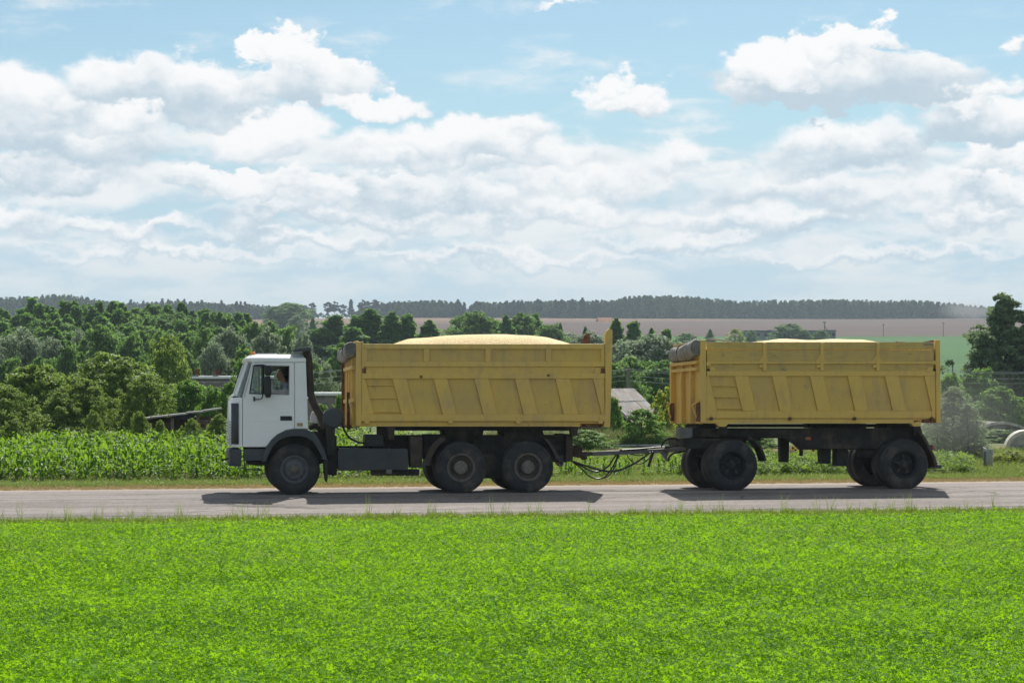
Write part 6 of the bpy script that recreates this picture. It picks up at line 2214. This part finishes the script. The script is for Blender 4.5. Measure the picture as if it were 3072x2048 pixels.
# house with bright ridge and two chimneys, deep in the greenery
Yh = 112.0
c = ground(600, Yh)
top = Z_at(600, 1137, Yh) - c[2]
gable_house('village_house', 'grey-roofed house with white ridge and two brick chimneys among the trees', c, 7.4, 5.0, top - 2.9, 2.9, 0.12, (M['plaster'], M['roofgrey']), ((-0.15, 0.42), (0.95, 0.4)), 0.0, 0.4, True, (-2.0, 0.0, 2.0))
Yo = 118.0
c = ground(500, Yo)
top = Z_at(512, 1146, Yo) - c[2]
gable_house('outbuilding', 'small outbuilding whose white ridge peeps out left of the chimneyed house', c, 2.6, 3.0, top - 1.3, 1.3, 0.1, (M['plaster'], M['roofgrey']), (), 0.0, 0.3, True, (0.0,))
Yh2 = 88.0
c = ground(940, Yh2)
top = Z_at(940, 1188, Yh2) - c[2]
gable_house('hipped_house', 'grey hipped roof with bright ridge between cab and tipping body', c, 3.2, 3.2, top - 2.0, 2.0, 0.0, (M['plaster'], M['roofgrey']), (), 0.75, 0.4, True, (0.0,))
# the old house with the weathered roof, turned towards the drawbar gap
Yh3 = 76.0
c = ground(1850, Yh3)
top = Z_at(1858, 1172, Yh3) - c[2]
gable_house('old_house', 'old house with weathered lichen-stained slate roof between truck and trailer', c, 3.4, 2.6, max(0.6, top - 1.25), 1.25, math.radians(58), (M['wall_timber'], M['slate']), (), 0.0, 0.3, False)

# plank shed behind the maize
Ys = 63.5
sx0, sx1 = X_at(412, Ys), X_at(662, Ys)
cz = zg(sx0, Ys)
shed = empty('plank_shed', ((sx0 + sx1) / 2, Ys, cz), 'low lean-to plank shed with sagging sheet roof behind the maize', 'shed')
so = Vector(((sx0 + sx1) / 2, Ys, cz))
def sp(px, py, d=0.0):
    return Vector((X_at(px, Ys + d), Ys + d, Z_at(px, py, Ys + d))) - so
rt = [(412, 1251), (452, 1248.5), (505, 1242.5), (560, 1236), (612, 1231), (662, 1223)]
for (a0, a1) in zip(rt[:-1], rt[1:]):
    p = [sp(a0[0] - 1, a0[1]), sp(a1[0] + 3, a1[1])]
    jit = random.uniform(-0.02, 0.02)
    q = [p[0] + Vector((0, -0.25, jit)), p[1] + Vector((0, -0.25, jit)), p[1] + Vector((0, 2.4, jit - 0.04)), p[0] + Vector((0, 2.4, jit - 0.04))]
    MB().add(q + [v - Vector((0, 0, 0.05)) for v in q], [(0, 1, 2, 3), (7, 6, 5, 4), (0, 4, 5, 1), (1, 5, 6, 2), (2, 6, 7, 3), (3, 7, 4, 0)]).build('roof_sheet', M['sheet'], shed)
for px, py in ((420, 1252), (517, 1242), (594, 1235), (657, 1225)):
    p = sp(px, py); g0 = zg(X_at(px, Ys), Ys) - cz
    MB().box(p.x - 0.05, p.x + 0.05, -0.08, 0.04, g0 - 0.2, p.z - 0.05).build('post', M['plank'], shed)
MB().box(sp(415, 1250).x, sp(660, 1250).x, 2.0, 2.1, -0.3, sp(500, 1250).z - 0.05).build('back_wall', M['old_board'], shed)
for i in range(7):
    pya, pyb = 1252 + i * 7.5, 1252 + i * 7.5 + (5.8 if i % 2 else 4.6)
    for (xa, xb) in ((590, 626), (627, 664)):
        z0_, z1_ = sp(xa, pyb).z, sp(xa, pya).z
        MB().box(sp(xa, 1250).x, sp(xb, 1250).x, -0.03 + 0.015 * (i % 2), 0.0 + 0.015 * (i % 2), z0_, z1_).build('plank', M['plank'] if (i + (xa > 600)) % 3 else M['old_board'], shed)
for i in range(4):
    pya = 1268 + i * 8
    MB().box(sp(420, 1250).x, sp(515, 1250).x, 0.0, 0.03, sp(420, pya + 6.5).z, sp(420, pya).z).build('plank', M['old_board'], shed)
q = [sp(500, 1246, -0.1), sp(592, 1238, -0.1), sp(580, 1254, -0.1), sp(548, 1258, -0.1), sp(520, 1252, -0.1)]
MB().add(q + [v + Vector((0, 0.04, 0)) for v in q], [(0, 1, 2, 3, 4), (9, 8, 7, 6, 5)] + [(i, i + 5, (i + 1) % 5 + 5, (i + 1) % 5) for i in range(5)]).build('hanging_tarpaulin', M['shed_tarp'], shed)

# arched shed and greenhouse at the right edge
Ya = 70.0
ga = ground(3005, Ya)
ash = empty('arched_shed', ga, 'grey shed with a low arched roof behind the hedge at the right', 'shed')
def ap(px, py, d=0.0, Y0=Ya, g0=ga):
    return Vector((X_at(px, Y0 + d), Y0 + d, Z_at(px, py, Y0 + d))) - Vector(g0)
arcp = [(2936, 1290), (2952, 1281), (2970, 1275), (2990, 1271.5), (3010, 1271), (3030, 1274), (3050, 1279.5), (3068, 1286), (3084, 1294)]
pl = [ap(a_, b_) for a_, b_ in arcp]
MB().prism([(p.x, p.z) for p in pl] + [(pl[-1].x, -0.2), (pl[0].x, -0.2)], 0.1, 0.2).build('front_wall', M['barn'], ash)
for i in range(len(pl) - 1):
    a_, b_ = pl[i], pl[i + 1]
    MB().prism([(a_.x, a_.z), (b_.x, b_.z), (b_.x, b_.z + 0.07), (a_.x, a_.z + 0.07)], -0.05, 5.0).build('roof_panel', M['roofgrey'], ash)
    MB().prism([(a_.x, a_.z - 0.01), (b_.x, b_.z - 0.01), (b_.x, b_.z + 0.09), (a_.x, a_.z + 0.09)], -0.1, -0.05).build('roof_edge', M['sheet'] if i % 2 else M['slate'], ash)
for px in (2976, 3026):
    p = ap(px, 1300)
    MB().box(p.x - 0.06, p.x + 0.06, 0.02, 0.1, -0.2, ap(px, 1274).z).build('post', M['old_board'], ash)
Yg = 60.0
gg = ground(3075, Yg)
gh = empty('greenhouse', gg, 'cream arched polycarbonate greenhouse cut by the right edge', 'greenhouse')
gh.rotation_euler = (0, 0, -0.36)
cc = ap(3078, 1352, 0, Yg, gg)
rad_ = (ap(3078, 1292, 0, Yg, gg) - cc).length
hz = cc.z
def gpt(a_, r):
    return (cc.x + r * math.cos(a_), hz + r * math.sin(a_))
N = 12
for i in range(N):
    a0, a1 = math.pi * i / N, math.pi * (i + 1) / N
    MB().prism([gpt(a0, rad_), gpt(a1, rad_), gpt(a1, rad_ - 0.03), gpt(a0, rad_ - 0.03)], 0, 1.6).build('roof_panel', M['poly'], gh)
MB().prism([gpt(math.pi * i / 24, rad_ + 0.01) for i in range(25)] + [gpt(math.pi * i / 24, rad_ - 0.1) for i in range(24, -1, -1)], -0.08, 0.02).build('end_arch', M['poly_frame'], gh)
MB().prism([gpt(math.pi * i / 24, rad_ - 0.06) for i in range(25)], 0.0, 0.02).build('end_pane', M['poly'], gh)
for f in (-0.45, 0.05, 0.5):
    x_ = cc.x + f * rad_
    MB().box(x_ - 0.02, x_ + 0.02, -0.04, 0.0, hz, hz + rad_ * math.sqrt(1 - f * f) - 0.08).build('frame_bar', M['fence_metal'], gh)
for hgt in (0.3, 0.62):
    w_ = rad_ * math.sqrt(1 - hgt * hgt) - 0.08
    MB().box(cc.x - w_, cc.x + w_, -0.045, -0.004, hz + hgt * rad_ - 0.02, hz + hgt * rad_ + 0.02).build('frame_bar', M['fence_metal'], gh)
MB().box(cc.x - rad_, cc.x + rad_, -0.02, 1.6, -0.3, hz).build('base', M['poly_frame'], gh)

# profiled steel fence running back from the road
fa, fb, fc = (2977, 1347, 52.4), (2957, 1346, 52.8), (2932, 1330, 63.0)
fr = ground(2960, 52.6)
fence = empty('steel_fence', fr, 'grey profiled steel fence running back from the verge at the right', 'fence')
def fpt(t3, z=None):
    x_ = X_at(t3[0], t3[2]); zt_ = Z_at(t3[0], t3[1], t3[2])
    return Vector((x_, t3[2], zt_)) - Vector(fr)
def boards(p, q, n):
    for i in range(n):
        a_, b_ = p.lerp(q, i / n), p.lerp(q, (i + 0.94) / n)
        dd = (q - p); dd.z = 0; nn = Vector((-dd.y, dd.x, 0)).normalized() * (0.025 if i % 2 else 0.0)
        th_ = Vector((-dd.y, dd.x, 0)).normalized() * 0.015
        a_, b_ = a_ + nn, b_ + nn
        lo = -0.15
        vs = [(a_.x, a_.y, lo), (b_.x, b_.y, lo), (b_.x, b_.y, b_.z), (a_.x, a_.y, a_.z)]
        MB().add(vs + [tuple(Vector(v) + th_) for v in vs], [(0, 1, 2, 3), (7, 6, 5, 4), (0, 4, 5, 1), (1, 5, 6, 2), (2, 6, 7, 3), (3, 7, 4, 0)]).build('board', M['fence_metal'], fence)
boards(fpt(fb), fpt(fa), 5)
boards(fpt(fc), fpt(fb), 26)
MB().box(fpt(fb).x - 0.03, fpt(fb).x + 0.03, fpt(fb).y + 0.02, fpt(fb).y + 0.08, -0.2, fpt(fb).z - 0.05).build('post', M['steel'], fence)

# low wire fence in the drawbar gap
Yw = 63.0
wr = ground(1800, Yw)
wf = empty('wire_fence', wr, 'low grey wire mesh fence behind the drawbar', 'fence')
xa, xb = X_at(1690, Yw) - wr[0], X_at(2060, Yw) - wr[0]
zt_ = Z_at(1800, 1334, Yw) - wr[2]
n = 5
for i in range(n + 1):
    x_ = xa + (xb - xa) * i / n
    MB().cyl((x_, 0, -0.2), (x_, 0, zt_ + 0.05), 0.025, 0.025, 7).build('post', M['pole'], wf)
b = MB()
for k in range(5):
    z_ = 0.05 + (zt_ - 0.05) * k / 4
    b.cyl((xa, 0, z_), (xb, 0, z_), 0.005, None, 5)
m_ = int((xb - xa) / 0.12)
for i in range(m_):
    x_ = xa + 0.12 * i
    b.cyl((x_, 0, 0.03), (x_ + 0.03, 0, zt_), 0.004, None, 4)
wm = b.build('wire_mesh', M['wire'], wf); wm['kind'] = 'stuff'

# power line through the village, with wires slung between its poles
Yp = 96.0
pr = ground(1885, Yp)
line = empty('power_line', pr, 'village power line with pale wires crossing behind the vehicles', 'power line')
polepx = [(300, 1108), (1060, 1108), (1885, 1110), (2700, 1104), (3420, 1095)]
tops = []
for px, py in polepx:
    gx = ground(px, Yp)
    t_ = Vector((gx[0], Yp, Z_at(px, py, Yp))) - Vector(pr)
    g_ = Vector(gx) - Vector(pr)
    MB().cyl((t_.x, 0, g_.z - 0.3), (t_.x, 0, t_.z + 0.15), 0.13, 0.09, 10).build('pole', M['pole'], line, smooth=40)
    MB().box(t_.x - 0.06, t_.x + 0.06, -0.7, 0.7, t_.z - 0.05, t_.z + 0.05).build('cross_arm', M['pole'], line)
    tops.append(t_)
for (dy, dz) in ((-0.6, 0.06), (0.6, 0.0), (0.0, -0.26), (0.0, -0.5)):
    for t0, t1 in zip(tops[:-1], tops[1:]):
        pts = []
        for k in range(13):
            s = k / 12
            p = t0.lerp(t1, s); p.y += dy; p.z += dz - 0.35 * 4 * s * (1 - s)
            pts.append(p)
        MB().tube(pts, 0.009, 5).build('wire', M['wire'], line)
def lone_pole(px0, py0, px1, py1, Y, r, label, brace=False, arm=3):
    g_ = ground(px1, Y)
    o = empty('utility_pole', g_, label, 'pole')
    a_ = Vector((X_at(px0, Y), Y, Z_at(px0, py0, Y))) - Vector(g_)
    b_ = Vector((0, 0, min(-0.3, Z_at(px1, py1, Y) - g_[2])))
    MB().cyl(b_, a_, r, r * 0.75, 8).build('post', M['pole'], o, smooth=40)
    c_ = a_ * 0.96
    MB().box(c_.x - r * arm, c_.x + r * arm, -r, r, c_.z - r, c_.z + r).build('cross_arm', M['pole'], o)
    if brace:
        MB().cyl((a_.x * 0.8 + 0.1, 0, a_.z * 0.75), (b_.x + 3.6, 0, b_.z), r * 0.8, None, 8).build('brace', M['pole'], o, smooth=40)
lone_pole(2473, 965, 2474, 994, 655, 0.18, 'braced pole standing up behind the far barn', True)
lone_pole(2650, 972, 2650, 1006, 690, 0.14, 'thin pole on the field edge above the middle of the trailer')
lone_pole(2830, 967, 2830, 1008, 690, 0.14, 'thin pole on the field edge above the trailer tail')
lone_pole(2857, 1078, 2864, 1138, 175, 0.09, 'leaning timber pole on the green field right of the trailer', False, 1.4)

# far farm buildings
Yb = 640.0
gb = ground(2372, Yb)
barn = empty('far_barn', gb, 'long low grey barn on the far green field above the trailer', 'barn')
def bp(px, py):
    return X_at(px, Yb) - gb[0], Z_at(px, py, Yb) - gb[2]
segs = [(2237, 2310, 994), (2310, 2400, 993), (2400, 2465, 994), (2465, 2508, 993)]
for (a_, c_, t_) in segs:
    xa, zt_ = bp(a_, t_); xc, _ = bp(c_, t_)
    MB().box(xa, xc - 0.1, 0, 9, -3, zt_).build('wall_bay', M['barn'], barn)
    MB().box(xa - 0.1, xc, -0.5, 9.5, zt_ + 0.004, zt_ + 0.35).build('roof_bay', M['barn_roof'], barn)
    for k in range(3):
        xx = xa + (xc - xa) * (k + 0.5) / 3
        MB().box(xx - 0.6, xx + 0.6, -0.05, 0.02, zt_ - 1.6, zt_ - 0.6).build('window', M['black'], barn)
Yr = 1120.0
gr_ = ground(1814, Yr)
zt_ = Z_at(1814, 953, Yr) - gr_[2]
gable_house('far_farmhouse', 'far farmhouse with an orange roof at the foot of the forest', (gr_[0], Yr, gr_[2]), 8.0, 7.0, zt_ - 2.6, 2.6, 0.1, (M['plaster'], M['orange_roof']), (), 0.0, 0.5, False, (-2.0, 2.0))

# straw heap and sunflowers seen under the trailer
hp_ = ground(2382, 56.5)
b = []
g5 = np.random.default_rng(3)
n = 900
u_ = g5.uniform(-1, 1, (n, 2))
hx, hy = u_[:, 0] * 0.42, u_[:, 1] * 0.35
hz_ = 0.30 * np.clip(1 - (u_ ** 2).sum(1), 0, 1) ** 0.6 * g5.uniform(0.55, 1.0, n)
cen = np.stack([hx, hy, hz_], 1)
dirs = unit(g5.normal(size=(n, 3)) * np.array([1, 1, 0.35]))
sid = unit(np.cross(dirs, g5.normal(size=(n, 3)))) * 0.007
L_ = g5.uniform(0.06, 0.14, n)[:, None]
M['hay'] = mat_leaf('dry_hay', (0.13, 0.10, 0.05), (0.34, 0.27, 0.15), 0.2, (0.34, 0.27, 0.15), 0.7, 0.2, 0.0, 3.0)
q = np.stack([cen - dirs * L_ - sid, cen - dirs * L_ + sid, cen + dirs * L_ + sid, cen + dirs * L_ - sid], 1)
core = MB()
core.loft([[(0.40 * k * math.cos(a), 0.33 * k * math.sin(a), z) for a in [2 * math.pi * i / 14 for i in range(14)]] for k, z in ((1, -0.05), (0.95, 0.08), (0.7, 0.19), (0.3, 0.26))])
hr = empty('straw_heap', hp_, 'small heap of dry straw on the ground seen under the trailer', 'straw heap')
core.build('packed_straw', M['hay'], hr)
st_ = obj('loose_straw', mesh_quads('loose_straw', q, M['hay'], g5.uniform(0, 1, n)), hr); st_['kind'] = 'stuff'
for i, (px, py, Y) in enumerate(((2378, 1343, 57.5), (2386, 1350, 57.0), (2375, 1362, 57.2), (2439, 1350, 57.6), (2444, 1361, 57.4))):
    g_ = ground(px, Y)
    hgt = Z_at(px, py, Y) - g_[2]
    pl_ = empty('sunflower', g_, ['tallest sunflower of the left pair under the trailer', 'second sunflower of the left pair under the trailer', 'lowest sunflower beside the straw heap', 'taller sunflower of the right pair under the trailer', 'lower sunflower of the right pair under the trailer'][i], 'sunflower', 'sunflowers under the trailer')
    MB().tube([(0, 0, -0.05), (0.02, 0, hgt * 0.5), (0.0, -0.02, hgt)], 0.012, 6).build('stem', M['weed'], pl_)
    fl = MB()
    for k in range(12):
        a = 2 * math.pi * k / 12
        ca, sa = math.cos(a), math.sin(a)
        fl.add([(0.03 * ca, -0.03, hgt + 0.03 * sa), (0.07 * ca - 0.015 * sa, -0.035, hgt + 0.07 * sa + 0.015 * ca), (0.10 * ca, -0.03, hgt + 0.10 * sa), (0.07 * ca + 0.015 * sa, -0.035, hgt + 0.07 * sa - 0.015 * ca)], [(0, 1, 2, 3)])
    fh = fl.build('petals', M['flower'], pl_)
    MB().lathe([(0.04, -0.028), (0.035, -0.042), (0.001, -0.045)], 0, hgt, 12).build('flower_centre', M['old_board'], fh)
    for k in range(4):
        a = k * 1.9 + i
        z_ = hgt * (0.3 + 0.15 * k)
        d_ = Vector((math.cos(a), math.sin(a), 0.1)); e_ = Vector((-math.sin(a), math.cos(a), 0))
        v0 = Vector((0.01, 0, z_))
        MB().add([v0, v0 + d_ * 0.09 - e_ * 0.05, v0 + d_ * 0.19 - Vector((0, 0, 0.04)), v0 + d_ * 0.09 + e_ * 0.05], [(0, 1, 2, 3)]).build('leaf', M['weed'], pl_)

# ------------------------------------------------------------------ the hazy air
def haze():
    b = MB().box(-1700, 2300, -66, 2310, -7, 78)
    m, nt, out = new_mat('summer_haze')
    v = nt.n.new('ShaderNodeVolumePrincipled')
    v.inputs['Color'].default_value = (0.74, 0.87, 0.98, 1)
    v.inputs['Density'].default_value = 0.00021
    v.inputs['Anisotropy'].default_value = 0.0
    nt.l.new(v.outputs[0], out.inputs['Volume'])
    o = b.build('haze', m)
    tag(o, 'thin blue summer haze over the whole landscape', 'haze', None, 'stuff')



def dust(name, c, r, dens, col, label, scale, seed):
    """drifting dust: a closed shell whose inside thins out to nothing before it reaches the shell"""
    b = MB()
    n, m = 20, 12
    rings = []
    for i in range(1, m):
        t = math.pi * i / m
        rings.append([Vector((r[0] * math.sin(t) * math.cos(2 * math.pi * k / n), r[1] * math.sin(t) * math.sin(2 * math.pi * k / n), -r[2] * math.cos(t))) for k in range(n)])
    b.loft(rings)
    mt, nt, out = new_mat(name + '_air')
    co = tco(nt)
    q = nt.vm('DIVIDE', co, tuple(r))
    ln = nt.vm('LENGTH', q, out=1)
    nz = nt.noise(nt.vm('ADD', co, (seed, 0, 0)), scale, 4.0, 0.6)
    f = nt.smooth(ln + (nz - 0.5) * 1.1, 0.92, 0.15)
    v = nt.n.new('ShaderNodeVolumePrincipled')
    v.inputs['Color'].default_value = col + (1,)
    nt.put(v.inputs['Density'], f * dens)
    nt.l.new(v.outputs[0], out.inputs['Volume'])
    o = b.build(name, mt)
    o.location = c
    tag(o, label, 'dust', None, 'stuff')


def dust_clouds():
    Y = 1255.0
    x0, x1 = X_at(2760, Y), X_at(3010, Y)
    z = Z_at(2890, 938, Y)
    dust('dust_plume', ((x0 + x1) / 2 + 6, Y, z + 1.0), ((x1 - x0) / 2, 14.0, 9.0), 0.045, (0.85, 0.80, 0.76), 'pale dust plume rising over the ploughed field at the forest edge', 0.09, 3.0)
    Y = 51.5
    x = X_at(2850, Y)
    dust('road_dust', (x, Y, 1.35), (3.6, 3.2, 1.75), 0.05, (0.82, 0.82, 0.78), 'thin dust hanging behind the tail of the trailer', 0.5, 9.0)


haze()
dust_clouds()
